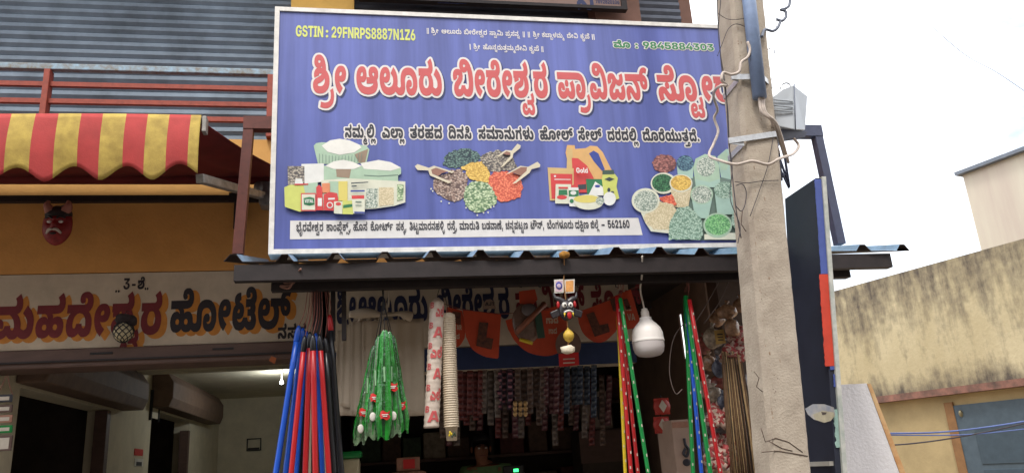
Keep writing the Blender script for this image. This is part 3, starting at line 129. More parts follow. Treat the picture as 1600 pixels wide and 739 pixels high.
[[171],[87,-3,-21,3,-15,9,-5,16,3,11,8,10,5,-7,-29,10,-19,19,-7,26,5,24,15,17,25,6,17,-4,13,-11,5,-19,-4,-18,-12,-13,-21,-4,-17,2,-13,6,2,19,10,-5,11,-2,13,4,4,10,-3,8,-7,3,-12,-6,-5,-16,2,-13,9,-10,17,-7,26,-3,20,3,14,5,9,8,3,10,-6,14,-14,8,-13,0,0,28,4,0,18,1,8,3,4,5,1,6,-4,15,-11,14,24,15,16,-25,5,-24,-7,-21,-17,-13,1,5,11,-8,8,-12,3,-15,-4,-19,-12,-13,-16,-9,-19,-4,5,8,8,-9,3,-13,-3,-11,-8,-9,-13,-6],[87,20,10,2,3,7,-3,8,-10,3,-9,-3,-4,-8,4,-7]],
[[273],[54,-3,-25,6,-16,16,-6,24,5,21,13,14,21,5,13,-1,10,-6,6,-8,2,-11,-1,-8,-2,-7,-22,2,0,3,1,4,-2,6,-6,2,-8,-4,-3,-11,6,-13,19,-5,12,1,8,6,8,20,27,0,2,-13,5,-8,13,-6,8,1,6,6,3,17,-3,19,-9,17,-13,14,-17,10,38,5,19,-17,12,-22,5,-26,-2,-17,-4,-13,-16,-18,-22,-5,-18,3,-15,9,-12,17,12,-1,-14,-16,-17,-9],[7,110,0,28,115,0,18,1,8,3,4,5,1,6,-4,15,-11,14,24,15,16,-25,5,-24,-3,-13,-8,-14,-16,-8,-12,-3,-16,0],[212,-3,-17,2,-15,6,-26,24,18,20,16,-17,19,-7,12,3,8,6,5,9,2,13,-6,25,-14,20,-20,15,19,25,26,-21,19,-28,7,-37,-6,-30,-17,-21,-13,-5]],
[[60],[31,-104,-20,3,-16,10,-9,14,-3,19,4,20,14,16,21,9,6,1,7,0,24,-7,8,-8,2,-13,-2,-12,-6,-9,-9,-5,-13,-2,-16,3,-10,10,-3,15,1,14,1,11,1,11,-3,11,-9,8,15,17,14,-12,6,-17,-2,-15,-3,-13,-2,-13,3,-9,7,-2,6,2,2,6,-2,7,-9,3,-8,-1,-7,-2,-4,0,-3,-2,-7,-8,-3,-13,2,-11,6,-8,9,-5,12,-2,20,4,17,11,16,-16,-24,-15]],
[[182],[52,-3,-18,3,-13,11,-9,17,-3,24,4,27,10,21,19,15,5,-5,-38,0,0,28,99,0,21,2,9,5,4,7,1,8,-5,14,-12,5,-13,-4,-5,-12,0,-3,1,-3,-8,13,4,3,5,1,9,-4,4,-9,-4,-11,-13,-3,-14,6,-6,15,5,17,14,12,23,5,25,-6,15,-16,5,-24,-3,-18,-9,-15,-9,-6,-15,-5,6,3,16,-16,10,-21,4,-26,-3,-24,-9,-17,-14,-10,-18,-4,-18,3,-14,10,-12,16,13,2,-14,-19,-15,-9],[57,26,14,7,6,20,28,0,2,-13,4,-8,13,-6,13,6,3,8,2,13,-3,22,-9,18,-16,12,-21,5,-4,0,-21,-5,-15,-12,-9,-17,-4,-22,1,-13,4,-9]],
[[200],[53,-3,-24,6,-17,16,-6,24,5,21,14,14,21,5,13,-1,9,-6,7,-8,2,-11,-2,-8,-2,-7,-22,2,1,3,0,4,-2,6,-6,2,-8,-4,-3,-11,6,-13,19,-5,12,1,9,6,7,20,27,0,3,-13,5,-8,15,-6,10,2,7,7,5,12,1,18,-6,42,-16,34,-23,23,-27,9,-11,-3,-4,-8,4,-9,8,-2,13,5,6,15,26,-5,-9,-22,-16,-13,-21,-4,-21,4,-14,12,-5,19,5,18,15,12,25,5,22,-3,20,-7,18,-12,15,-15,20,-41,8,-50,-3,-30,-8,-20,-12,-13,-14,-7,-15,-2,-19,3,-14,10,-12,16,12,-1,-15,-16,-17,-9]],
[[34],[-22,-105,-26,6,-17,18,-6,25,4,22,14,15,19,5,17,-4,9,-10,3,-14,-2,-12,-6,-9,-10,-5,-13,-2,-11,2,-10,4,0,18,8,-4,10,-2,9,3,3,7,-2,7,-6,3,-8,-3,-6,-7,-2,-13,0,-2,8,-20,9,-5,13,-2,17,3,14,14,4,12,1,16,-3,26,-10,23,20,9,9,-18,5,-19,2,-21,-4,-29,-11,-20,-19,-13]],
[[191],[54,-3,-25,6,-16,16,-6,24,5,21,13,14,21,5,13,-1,10,-6,6,-8,2,-11,-1,-8,-2,-7,-22,2,0,3,1,4,-2,6,-6,2,-8,-4,-3,-11,6,-13,19,-5,12,1,8,6,8,20,27,0,2,-13,5,-8,13,-6,10,3,6,8,1,11,-3,20,-11,21,28,12,13,-25,5,-30,-6,-27,-16,-17,-22,-5,-18,3,-15,9,-12,17,12,-1,-14,-16,-17,-9],[99,68,-13,5,-4,12,4,12,13,5,12,-5,5,-12,-4,-12],[7,110,0,28,111,0,20,2,10,5,4,7,1,8,-5,14,-12,5,-13,-4,-5,-12,0,-3,1,-3,-8,13,4,3,4,1,10,-4,4,-9,-4,-11,-13,-3,-15,6,-5,15,5,17,14,12,23,5,24,-6,15,-16,6,-24,-3,-18,-9,-15,-9,-6,-15,-5,-26,-2]],
[[191],[57,-3,-22,3,-15,10,-9,15,-3,20,3,19,9,16,15,10,21,3,14,-2,10,-6,7,-9,-3,-4,0,2,0,3,-2,13,-7,11,-10,7,-15,3,40,3,10,-7,7,-10,3,-14,-1,-6,-1,-6,-2,6,7,8,10,6,15,2,19,-3,15,-10,8,-16,3,-19,-3,-19,-9,-16,-15,-10,-22,-3,-19,3,-15,8,-10,13,10,0,-10,-12,-14,-9],[60,23,16,6,5,16,-6,16,-15,6,-12,-3,-7,-7,-2,-12,5,-16],[131,23,16,6,5,16,-2,12,-7,7,-11,3,-16,-6,-6,-16,6,-16],[8,110,0,28,110,0,21,2,10,5,4,7,1,8,-5,14,-12,5,-13,-4,-5,-12,0,-3,1,-3,-8,13,4,3,4,1,10,-4,4,-9,-5,-11,-12,-3,-15,6,-5,15,5,17,14,12,23,5,24,-6,15,-16,5,-24,-2,-18,-10,-15,-8,-6,-15,-5,-26,-2]],
[[154],[79,-3,-33,4,-22,12,-12,18,-4,21,0,7,1,8,30,-3,0,-4,0,-5,1,-10,5,-10,12,-7,22,-2,18,2,12,6,6,9,2,10,-2,9,-4,7,-1,2,-2,1,-8,5,-10,1,-9,-2,-3,-5,3,-6,7,-1,8,2,6,7,2,11,-3,15,-8,10,-11,5,29,9,15,-15,7,-22,0,-4,0,-3,-6,-7,-9,-16,-13,-10,-20,-4,-15,2,-10,6,-6,9,-3,11,4,14,11,11,21,4,14,-2,13,-5,2,0,1,1,1,1,20,-18,7,-26,-4,-23,-14,-17,-21,-10],[8,110,0,28,77,0,18,1,7,3,4,5,1,6,-3,15,-11,14,24,15,16,-25,4,-24,-2,-13,-8,-14,-16,-8,-12,-3,-16,0]],
[[11],[22,-44,-3,-15,-9,-11,-16,-8,-25,-2,-74,0,0,23,69,0,-5,-4,-2,8,-1,11,3,15,11,11,19,5,14,-2,11,-7,6,-11],[-23,-45,1,-9,2,-7,-5,4,7,0,14,3,4,11,-2,9,-9,3,-9,-4]],
[[198],[53,-3,-23,5,-13,14,-5,18,3,19,11,15,20,16,12,11,4,10,-1,6,-5,3,-7,2,-10,-4,-3,-9,1,-7,2,-6,-26,-9,-5,12,-2,13,5,18,14,12,25,5,25,-6,13,-13,4,-16,-3,-16,-10,-14,-18,-15,-14,-12,-4,-11,4,-9,12,-3,18,7,7,20,28,0,2,-13,5,-8,16,-6,10,1,7,6,4,10,2,13,-6,25,-14,19,-19,14,22,15,25,-18,17,-24,6,-31,-6,-31,-17,-21,-13,-5,-15,-2,-19,3,-15,10,-13,17,14,1,-15,-19,-17,-9],[81,-36,3,38,27,0,3,-38],[110,110,0,28,14,0,21,2,10,5,3,7,2,8,-5,14,-12,5,-13,-4,-5,-12,0,-3,0,-3,-8,13,5,3,4,1,10,-4,4,-9,-5,-11,-12,-3,-15,6,-5,15,5,17,14,12,22,5,25,-6,15,-16,5,-24,-3,-18,-9,-15,-8,-6,-15,-5,-27,-2]],
[[44],[-19,-105,-28,6,-18,18,-6,25,5,22,13,15,20,5,16,-4,10,-10,2,-14,-2,-12,-6,-9,-9,-5,-13,-2,-12,2,-10,4,1,18,8,-4,9,-2,10,3,3,7,-2,7,-7,3,-7,-3,-6,-7,-2,-13,0,-2,7,-20,10,-5,14,-2,18,3,14,11,5,22,-4,21,-11,17,10,11,3,11,-3,13,-11,11,17,16,16,-18,5,-20,-4,-16,-8,-11,-2,8,11,-19,4,-25,-7,-31,-21,-19]],
[[192],[54,-3,-25,6,-16,16,-6,24,5,21,13,14,21,5,13,-1,10,-6,6,-8,2,-11,-1,-8,-2,-7,-22,2,0,3,1,4,-2,6,-6,2,-8,-4,-3,-11,6,-13,19,-5,12,1,8,6,8,20,27,0,2,-13,5,-8,13,-6,8,1,6,6,3,17,-3,19,-9,17,-13,14,-17,10,38,5,19,-17,12,-21,5,-27,-2,-17,-4,-13,-16,-18,-22,-5,-18,3,-15,9,-12,17,12,-1,-14,-16,-17,-9],[7,110,0,28,110,0,21,2,10,5,4,7,1,8,-5,14,-12,5,-13,-4,-5,-12,0,-3,1,-3,-8,13,4,3,4,1,10,-4,4,-9,-5,-11,-12,-3,-15,6,-5,15,5,17,14,12,23,5,24,-6,15,-16,5,-24,-2,-18,-10,-15,-8,-6,-15,-5,-26,-2]],
[[141],[70,-3,-31,6,-19,15,-6,20,2,14,5,10,11,10,-2,-4,-21,-1,0,23,46,0,6,5,3,7,-2,6,-4,6,16,3,12,-3,4,-6,1,-6,0,-7,-3,-5,44,0,0,-23,-21,1,-3,4,11,-8,7,-11,2,-15,-6,-20,-19,-15,-14,-5],[71,25,12,2,8,4,6,16,-3,12,-9,8,-14,3,-15,-3,-9,-8,-3,-12,7,-16,8,-4],[9,110,0,28,90,0,0,-28]],
[[135],[67,-3,-31,7,-12,10,-9,13,-5,16,-2,19,7,35,8,13,12,10,15,6,18,2,18,-2,15,-6,11,-10,8,-14,7,-34,-2,-19,-5,-16,-9,-13,-12,-9,-15,-6],[67,25,13,2,9,8,5,12,2,16,-2,16,-5,12,-9,8,-12,2,-16,-5,-10,-13,-3,-20,2,-16,6,-12,8,-8]],
[[14],[-55,-15,13,-3,10,-8,10,-12,-14,0,13,16,19,7,17,-5,10,-12,4,-16,-4,-18,-8,-14,-10,-11,-15,16,10,11,4,15,-2,9,-8,4,-10,-6,-3,-14,-21,0,-4,15,-9,5,-8,-4,-3,-9,4,-15,10,-11,-15,-16,-14,18,-7,25,3,16,11,12]],
[[223],[70,-3,-31,6,-19,15,-6,20,2,14,5,10,11,10,-2,-4,-21,-1,0,23,46,0,6,5,3,7,-2,6,-4,6,16,3,12,-3,4,-6,1,-6,0,-7,-3,-5,44,0,0,-23,-21,1,-3,4,11,-8,7,-11,2,-15,-6,-20,-19,-15,-14,-5],[71,25,12,2,8,4,6,16,-3,12,-9,8,-14,3,-15,-3,-9,-8,-3,-12,7,-16,8,-4],[9,110,0,28,90,0,0,-28],[182,64,-17,3,-13,10,-9,15,-2,21,0,4,1,18,5,15,19,20,28,6,18,-1,13,-5,-12,-21,-9,2,-10,1,-13,-3,-10,-10,-3,-22,0,-10,3,-14,10,-6,7,2,3,8,-1,6,-4,3,-6,3,-9,1,-73,0,0,28,69,0,23,-2,16,-8,9,-12,3,-17,-2,-15,-8,-11,-12,-7]],
[[33],[5,-84,-17,3,-13,9,-11,14,-9,12,-6,3,-7,-3,-2,-7,2,-12,6,-12,-21,-8,-7,15,-2,16,2,13,6,10,10,6,13,3,18,-6,16,-17,8,-11,7,-6,6,-1,8,2,5,9,1,13,-4,26,-12,23,20,9,10,-17,7,-20,2,-21,-4,-26,-13,-14]],
[[67],[7,-40,8,72,41,0,-19,-72]],
[[141],[70,-3,-31,6,-19,15,-6,20,2,14,5,10,11,10,-2,-4,-21,-1,0,23,46,0,6,5,3,7,-2,6,-4,6,16,3,13,-3,3,-6,2,-6,-1,-7,-3,-5,44,0,0,-23,-21,1,-3,4,11,-8,7,-11,2,-15,-6,-20,-19,-15,-14,-5],[71,25,12,2,8,4,6,16,-3,12,-9,8,-14,3,-15,-3,-9,-8,-3,-12,7,-16,8,-4],[9,110,0,28,59,0,21,2,9,5,4,7,1,8,-5,14,-12,5,-12,-4,-6,-12,1,-3,0,-3,-8,13,4,3,5,1,9,-4,4,-9,-4,-11,-13,-3,-14,6,-5,15,4,17,14,12,23,5,25,-6,15,-16,5,-24,-3,-18,-9,-15,-9,-6,-15,-5,-26,-2]],
[[285],[61,-3,-21,4,-17,11,-11,19,-3,26,6,34,18,21,28,8,17,-4,13,-12,4,-20,-4,-18,-12,-13,-22,-5,-17,3,-13,7,3,22,10,-6,14,-3,11,4,4,9,-3,9,-7,3,-11,-5,-7,-13,-2,-21,0,-1,2,-14,5,-10,8,-5,9,-2,14,2,8,6,9,20,27,0,7,-20,7,-6,10,-2,14,6,4,13,-3,13,-9,9,-12,6,18,16,21,-12,12,-16,4,-19,-3,-18,-8,-14,-14,-9,-19,-3,-18,3,-17,9,-14,18,14,0,-15,-18,-18,-9],[47,104,-18,13,-6,18,4,14,13,11,26,5,3,-27,-11,-3,-4,-7,4,-8,10,-5],[125,69,0,25,15,0,12,2,3,7,-4,7,-13,6,19,20,13,-7,9,-9,5,-9,2,-9,-3,-13,-6,-9,-10,-6,-11,-3,-13,-2],[109,110,0,28,58,0,0,-28],[244,64,-17,3,-13,10,-8,15,-3,21,0,4,2,18,5,15,19,20,28,6,18,-1,13,-5,-13,-21,-8,2,-10,1,-13,-3,-10,-10,-4,-22,0,-10,3,-14,11,-6,7,2,3,8,-2,6,-3,3,-6,3,-9,1,-73,0,0,28,69,0,22,-2,16,-8,10,-12,3,-17,-3,-15,-7,-11,-12,-7]],
[[132],[128,110,-60,0,-15,-1,-7,-2,-5,-4,-2,-7,1,-6,4,-5,8,-2,11,-1,28,0,0,-27,-25,0,-9,-1,-6,0,-4,-2,-5,-4,-2,-6,3,-8,7,-5,10,-1,4,0,0,-28,-6,0,-19,2,-16,6,-11,12,-4,17,3,14,7,10,13,9,0,-4,-18,13,-6,22,3,15,9,11,12,7,16,3,23,1,58,0]],
[[42],[9,-93,-16,2,-12,6,-6,9,-3,11,3,12,9,10,-2,-3,-15,0,0,20,37,0,-3,-2,6,10,2,12,-1,11,-6,14,22,6,6,-15,2,-14,-3,-14,-6,-11,-2,3,32,0,0,-20,-16,0,-1,3,9,-9,3,-13,-3,-11,-6,-9,-12,-6],[10,-73,12,4,4,10,-4,11,-12,4,-12,-4,-4,-11,4,-10]],
[[152],[77,-3,-33,4,-22,12,-12,18,-4,21,1,7,1,8,30,-3,-1,-4,0,-5,1,-10,6,-10,12,-7,21,-2,19,2,11,6,7,9,1,10,-1,9,-4,7,-2,2,-1,1,-8,5,-10,1,-10,-2,-2,-5,3,-6,7,-1,8,2,6,9,2,22,-3,24,-10,20,-14,13,-18,4,-10,-3,-4,-8,4,-8,9,-3,12,6,6,15,23,-5,-10,-23,-15,-12,-18,-4,-20,4,-14,11,-4,18,2,15,9,12,14,7,18,2,29,-6,24,-17,15,-26,5,-33,-1,-14,-3,-12,-2,-4,-3,-3,-2,-3,-15,-17,-24,-5,-14,2,-11,6,-6,9,-2,12,3,14,12,11,21,4,15,-2,14,-5,2,1,20,-18,7,-26,-5,-23,-13,-17,-21,-10]],
[[202],[61,-3,-21,4,-17,11,-11,19,-3,26,6,34,18,21,28,8,17,-4,13,-12,4,-20,-4,-18,-12,-13,-22,-5,-17,3,-13,7,3,22,10,-6,14,-3,11,4,4,9,-3,9,-7,3,-11,-5,-7,-13,-2,-21,0,-1,2,-14,5,-10,8,-5,9,-2,14,2,8,6,9,20,27,0,7,-20,7,-6,10,-2,14,6,4,13,-3,13,-9,9,-12,6,18,16,21,-12,12,-16,4,-19,-3,-18,-8,-14,-14,-9,-19,-3,-18,3,-17,9,-14,18,14,0,-15,-18,-18,-9],[47,104,-18,13,-6,18,4,14,13,11,26,5,3,-27,-11,-3,-4,-7,4,-8,10,-5],[125,69,0,26,10,0,13,1,7,4,3,5,1,6,-5,12,-18,9,12,28,18,-8,14,-11,8,-14,3,-16,-7,-22,-9,-10,-12,-6,-7,-2,-5,-1,-9,-1]],
[[34],[-52,-94,-18,5,-12,14,-4,21,5,23,12,15,19,4,19,-6,6,-18,-7,-16,-8,-5,-12,-2,-15,3,-10,6,5,16,6,-6,11,-3,8,2,3,6,-2,4,-5,2,-10,-6,-4,-18,1,-11,5,-7,10,-2,12,5,5,11,20,0,4,-12,11,-4,9,3,3,10,-4,12,-13,7,10,16,15,-8,10,-12,4,-16,-4,-19,-12,-10,-16,-4,-20,6,-14,16,14,1,-11,-13,-12,-7],[-13,-43,0,20,7,0,9,1,5,2,2,5,1,5,-3,13,-6,16,21,6,8,-18,2,-18,-4,-19,-12,-10,-17,-3]],
[[274],[54,-3,-25,6,-16,16,-6,24,5,21,13,14,21,5,13,-1,10,-6,6,-8,2,-11,-1,-8,-2,-7,-22,2,0,3,1,4,-2,6,-6,2,-8,-4,-3,-11,6,-13,19,-5,12,1,8,6,8,20,27,0,2,-13,5,-8,13,-6,8,1,6,6,3,17,-3,19,-9,17,-13,14,-17,10,38,5,19,-17,12,-22,5,-26,-2,-17,-4,-13,-16,-18,-22,-5,-18,3,-15,9,-12,17,12,-1,-14,-16,-17,-9],[7,110,0,28,115,0,18,1,8,3,4,5,1,6,-4,15,-11,14,24,15,16,-25,5,-24,-3,-13,-8,-14,-16,-8,-12,-3,-16,0],[213,-3,-31,8,-24,21,13,26,17,-20,20,-7,11,3,9,6,5,9,2,13,-5,24,-14,20,-19,14,20,14,25,-18,17,-23,7,-31,-3,-24,-10,-19,-17,-12],[192,110,0,28,44,0,0,-28]],
[[191],[57,-3,-22,3,-15,10,-9,15,-3,20,3,19,9,16,15,10,21,3,14,-2,10,-6,7,-9,-3,-4,0,2,0,3,-2,13,-7,11,-10,7,-15,3,40,3,10,-7,7,-10,3,-14,-1,-6,-1,-6,-2,6,7,8,10,6,15,2,19,-3,15,-10,8,-16,3,-19,-3,-19,-9,-16,-15,-10,-22,-3,-19,3,-15,8,-10,13,10,0,-10,-12,-14,-9],[60,23,16,6,5,16,-6,16,-15,6,-12,-3,-7,-7,-2,-12,5,-16],[131,23,16,6,5,16,-2,12,-7,7,-11,3,-16,-6,-6,-16,6,-16],[8,110,0,28,115,0,18,1,7,3,4,5,1,6,-3,15,-11,14,24,15,16,-25,4,-24,-2,-13,-8,-14,-16,-8,-12,-3,-16,0]],
[[177],[87,-3,-21,3,-15,9,-5,16,3,11,8,10,5,-7,-29,10,-19,19,-7,26,5,24,15,17,25,6,17,-4,13,-11,5,-19,-4,-18,-12,-13,-21,-4,-17,2,-13,6,2,19,10,-5,11,-2,13,4,4,10,-3,8,-7,3,-12,-6,-5,-16,2,-13,9,-10,17,-7,26,-3,29,8,16,17,5,26,-2,21,-6,20,-11,14,-16,5,-9,-3,-4,-8,4,-9,9,-2,11,5,6,14,22,-4,-9,-23,-15,-12,-19,-4,-14,3,-12,6,-8,11,-3,15,2,14,8,11,13,7,17,3,30,-7,21,-19,13,-27,4,-31,-5,-32,-13,-23,-18,-13,-20,-6,5,8,8,-9,3,-13,-3,-11,-8,-9,-13,-6],[87,20,10,2,3,7,-3,8,-10,3,-9,-3,-4,-8,4,-7]],
[[33],[-15,-101,-20,4,-6,6,-2,8,2,7,5,6,5,-4,-23,6,-12,13,-4,16,3,15,11,11,17,4,13,-3,9,-8,3,-12,-6,-16,-19,-6,-12,3,-9,4,2,11,6,-3,8,-1,9,2,2,5,-2,5,-5,2,-9,-4,-3,-9,2,-7,5,-6,11,-4,19,-1,22,7,6,7,2,11,-3,20,-11,22,21,9,12,-26,4,-24,-3,-20,-9,-13,-12,-7,-13,-3,5,5,5,-6,2,-8,-7,-13],[-15,-85,6,1,2,4,-2,5,-6,2,-6,-2,-3,-5,2,-3]],
[[171],[114,-3,-20,4,-16,12,-15,21,-5,8,-4,5,-5,2,-8,-4,-3,-10,3,-14,7,-15,-27,-11,-10,20,-4,21,5,21,14,14,22,5,15,-3,14,-9,13,-18,7,-12,8,-6,9,-2,13,5,4,17,-3,20,-11,21,28,12,13,-25,4,-28,-3,-22,-9,-16,-15,-10],[84,71,-12,5,-5,12,5,12,12,5,13,-5,5,-12,-5,-12],[7,110,0,28,90,0,21,2,9,5,4,7,1,8,-4,14,-12,5,-13,-4,-5,-12,0,-3,0,-3,-8,13,5,3,4,1,9,-4,4,-9,-4,-11,-12,-3,-15,6,-5,15,5,17,14,12,22,5,25,-6,15,-16,5,-24,-3,-18,-9,-15,-8,-6,-16,-5,-26,-2]],
[[197],[138,-3,-19,3,-15,9,-13,18,14,1,-15,-19,-17,-9,-20,-3,-23,5,-13,14,-5,18,3,19,11,15,20,16,12,11,4,10,-1,6,-5,3,-7,2,-10,-4,-3,-9,1,-7,2,-6,-26,-9,-5,12,-2,13,5,18,14,12,25,5,25,-6,13,-13,4,-16,-3,-16,-10,-14,-18,-15,-14,-12,-4,-11,4,-9,12,-3,18,7,7,20,28,0,2,-13,5,-8,15,-6,10,2,7,5,5,10,1,13,-5,25,-14,20,-20,15,19,25,26,-21,18,-28,7,-37,-5,-30,-17,-21,-12,-5]],
[[186],[52,-3,-18,3,-13,11,-9,17,-3,24,4,27,11,21,18,15,6,-5,-39,0,0,28,108,0,18,1,7,3,4,5,1,6,-4,15,-10,14,24,15,16,-25,4,-24,-2,-13,-8,-14,-7,-5,-8,-3,-9,-2,2,7,14,-9,9,-13,3,-16,0,-8,-2,-8,-3,-1,-4,-2,-13,-12,-18,-5,-15,3,-12,9,-4,16,2,11,7,9,21,7,13,-3,9,-5,18,-18,7,-29,-6,-25,-17,-16,-23,-6,-15,2,-12,5,-19,22,13,2,-14,-19,-15,-9],[57,26,14,6,6,19,28,0,7,-19,15,-6,10,2,8,7,3,15,-2,14,-5,12,-9,4,-6,-2,-3,-6,3,-6,7,-2,7,2,4,4,2,9,-3,13,-9,9,-15,6,-22,3,-5,0,-22,-4,-16,-12,-10,-17,-4,-23,1,-13,4,-9]],
[[192],[54,-3,-25,6,-16,16,-6,24,5,21,13,14,21,5,13,-1,10,-6,6,-8,2,-11,-1,-8,-2,-7,-22,2,0,3,1,4,-2,6,-6,2,-8,-4,-3,-11,6,-13,19,-5,12,1,8,6,8,20,27,0,2,-13,5,-8,13,-6,8,1,6,6,3,17,-3,19,-9,17,-13,14,-17,10,38,4,19,-17,12,-21,5,-26,-2,-17,-4,-13,-16,-18,-22,-5,-18,3,-15,9,-12,17,12,-1,-14,-16,-17,-9],[7,110,0,28,143,0,0,-28]],
[[214],[49,-3,-19,2,-13,7,-8,10,-2,12,4,15,11,11,20,6,2,-8,-21,6,-11,10,-4,14,7,17,16,10,20,3,23,-3,17,-8,14,-15,-14,0,12,13,14,8,16,4,21,1,19,-4,16,-10,12,-19,5,-25,-7,-29,-19,-20,-16,-6,-19,-2,-19,3,-14,8,-8,12,-3,15,4,18,13,12,18,4,21,-7,6,-7,2,-10,-1,-7,-2,-6,-21,1,1,2,0,3,-2,5,-6,2,-5,-3,-3,-7,4,-9,15,-4,13,2,9,6,6,10,2,15,0,1,-2,15,-7,11,-10,8,-14,2,-19,-5,-11,-16,-28,0,-9,15,-18,6,-13,-3,-4,-8,1,-5,3,-5,5,-2,10,-1,8,0,0,-23,-9,0,-10,-1,-6,-2,-2,-3,-1,-5,3,-8,12,-3,12,2,10,6,15,-22,-13,-6,-14,-5],[8,110,0,28,132,0,21,2,10,5,4,7,1,8,-5,14,-12,5,-13,-4,-5,-12,0,-3,1,-3,-9,13,5,3,4,1,10,-4,4,-9,-5,-11,-12,-3,-15,6,-5,15,5,17,14,12,22,5,25,-6,15,-16,5,-24,-2,-18,-10,-15,-9,-6,-15,-5,-25,-2]],
[[197],[138,-3,-19,3,-15,10,-12,16,13,2,-15,-19,-17,-9,-20,-3,-23,5,-13,14,-5,18,3,19,11,15,20,16,12,11,4,10,-1,6,-5,3,-7,2,-10,-4,-3,-9,1,-7,2,-6,-26,-9,-5,12,-2,13,5,18,14,12,25,5,25,-6,13,-13,4,-16,-3,-16,-10,-14,-18,-15,-14,-12,-4,-11,4,-9,12,-3,18,7,7,20,28,0,2,-13,5,-8,16,-6,14,4,5,12,-4,13,-8,9,-11,5,24,10,16,-10,10,-13,4,-18,-5,-21,-16,-15],[110,67,0,23,22,0,7,5,2,7,-1,6,-5,6,17,3,12,-2,4,-6,1,-7,0,-7,-3,-5,22,0,0,-23,-4,0,-8,1,-6,0,-10,-1],[109,109,0,29,19,0,18,1,8,3,4,5,1,6,-3,15,-11,14,24,15,16,-25,5,-24,-2,-13,-9,-14,-16,-8,-12,-3,-17,-1]],
[[214],[146,-3,-19,3,-14,8,-9,13,-3,18,2,15,8,12,11,7,13,3,21,-7,6,-8,2,-11,-1,-8,-2,-6,-21,1,1,3,0,3,-2,6,-5,2,-5,-3,-3,-8,5,-12,14,-4,16,4,10,13,3,23,0,2,-4,24,-11,17,-18,5,-19,-7,-10,-19,-28,0,-8,20,-17,6,-15,-4,-5,-12,2,-7,4,-6,6,-4,11,-1,5,0,0,-25,-6,0,-11,-1,-8,-4,-3,-4,-1,-6,4,-10,12,-4,12,2,10,5,15,-22,-19,-9,-22,-3,-20,3,-13,7,-8,12,-2,14,3,16,12,13,19,7,-1,-9,-18,10,-11,14,-3,17,5,20,17,15,24,5,17,-2,13,-6,20,-21,-13,-1,14,16,17,10,21,4,19,-3,16,-7,12,-11,8,-15,7,-39,-3,-28,-11,-22,-18,-14]],
[[202],[61,-3,-21,4,-17,11,-11,19,-3,26,6,34,18,21,28,8,17,-4,13,-12,4,-20,-4,-18,-12,-13,-22,-5,-17,3,-13,7,3,22,10,-6,14,-3,11,4,4,9,-3,9,-7,3,-11,-5,-7,-13,-2,-21,0,-1,2,-14,5,-10,8,-5,9,-2,14,2,8,6,9,20,27,0,7,-20,7,-6,10,-2,14,6,4,13,-3,13,-9,9,-12,6,18,16,21,-12,12,-16,4,-19,-3,-18,-8,-14,-14,-9,-19,-3,-18,3,-17,9,-14,18,14,0,-15,-18,-18,-9],[47,104,-18,13,-6,18,4,14,13,11,26,5,3,-27,-11,-3,-4,-7,4,-8,10,-5],[125,69,0,25,15,0,12,2,3,7,-4,7,-13,6,19,20,13,-7,9,-9,5,-9,2,-9,-3,-13,-6,-9,-10,-6,-11,-3,-13,-2],[109,110,0,28,58,0,0,-28]],
[[110],[6,145,-3,-14,-7,-11,-14,-8,-22,-2,-16,0,0,28,12,0,10,1,6,3,3,3,1,6,-2,10,-7,10,30,3,6,-13],[103,118,-6,-34,-19,-22,-29,-7,-24,5,-16,15,-5,23,4,18,10,12,15,5,16,-5,6,-14,-4,-12,-11,-5,-8,2,-6,8,4,3,-1,-4,-1,-6,4,-13,15,-6,14,4,8,13,3,20,-3,23,-11,15,-10,6,-15,4,-22,1,-78,0,0,28,79,0,33,-2,22,-6,15,-11,16,-23]],
[[252],[114,-3,-20,4,-16,12,-15,21,-5,8,-4,5,-5,2,-8,-4,-3,-10,3,-14,7,-15,-27,-11,-10,20,-4,21,5,21,14,14,22,5,21,-5,10,-9,9,-14,9,-13,8,-7,9,-2,13,6,3,18,-5,25,-15,21,-22,14,-81,0,0,28,125,0,0,-28,-11,-1,5,6,19,-17,12,-22,5,-26,-3,-23,-9,-17,-15,-10],[211,64,-17,3,-13,10,-8,15,-3,21,0,4,2,18,5,15,19,20,28,6,18,-1,13,-5,-13,-21,-8,2,-10,1,-13,-3,-10,-10,-4,-22,0,-10,3,-14,11,-6,7,2,2,8,-1,6,-3,3,-6,3,-9,1,-73,0,0,28,69,0,22,-2,16,-8,10,-12,3,-17,-3,-15,-7,-11,-12,-7]],
[[198],[53,-3,-23,5,-13,14,-5,18,3,19,11,15,20,16,12,11,4,10,-1,6,-5,3,-7,2,-10,-4,-3,-9,1,-7,2,-6,-26,-9,-5,12,-2,13,5,18,14,12,25,5,25,-6,13,-13,4,-16,-3,-16,-10,-14,-18,-15,-14,-12,-4,-11,4,-9,12,-3,18,7,7,20,28,0,2,-13,5,-8,16,-6,10,1,7,6,4,10,2,13,-6,25,-14,19,-19,14,22,15,25,-18,17,-24,6,-31,-6,-31,-17,-21,-13,-5,-15,-2,-19,3,-15,10,-13,17,14,1,-15,-19,-17,-9],[110,110,0,28,14,0,21,2,10,5,3,7,2,8,-5,14,-12,5,-13,-4,-5,-12,0,-3,0,-3,-8,13,5,3,4,1,10,-4,4,-9,-5,-11,-12,-3,-15,6,-5,15,5,17,14,12,22,5,25,-6,15,-16,5,-24,-3,-18,-9,-15,-8,-6,-15,-5,-27,-2]],
[[156],[78,110,-13,-4,-9,-10,-6,-15,-3,-13,-2,-18,-1,-23,0,-27,-33,0,0,31,3,35,10,29,20,20,7,-5,-41,0,0,28,75,0,17,1,8,3,4,5,1,6,-4,15,-10,14,23,15,16,-25,5,-24,-3,-16,-11,-13,-19,-8,4,3,19,-22,8,-28,2,-32,0,-32,-33,0,0,27,-1,24,-2,18,-3,15,-11,19]],
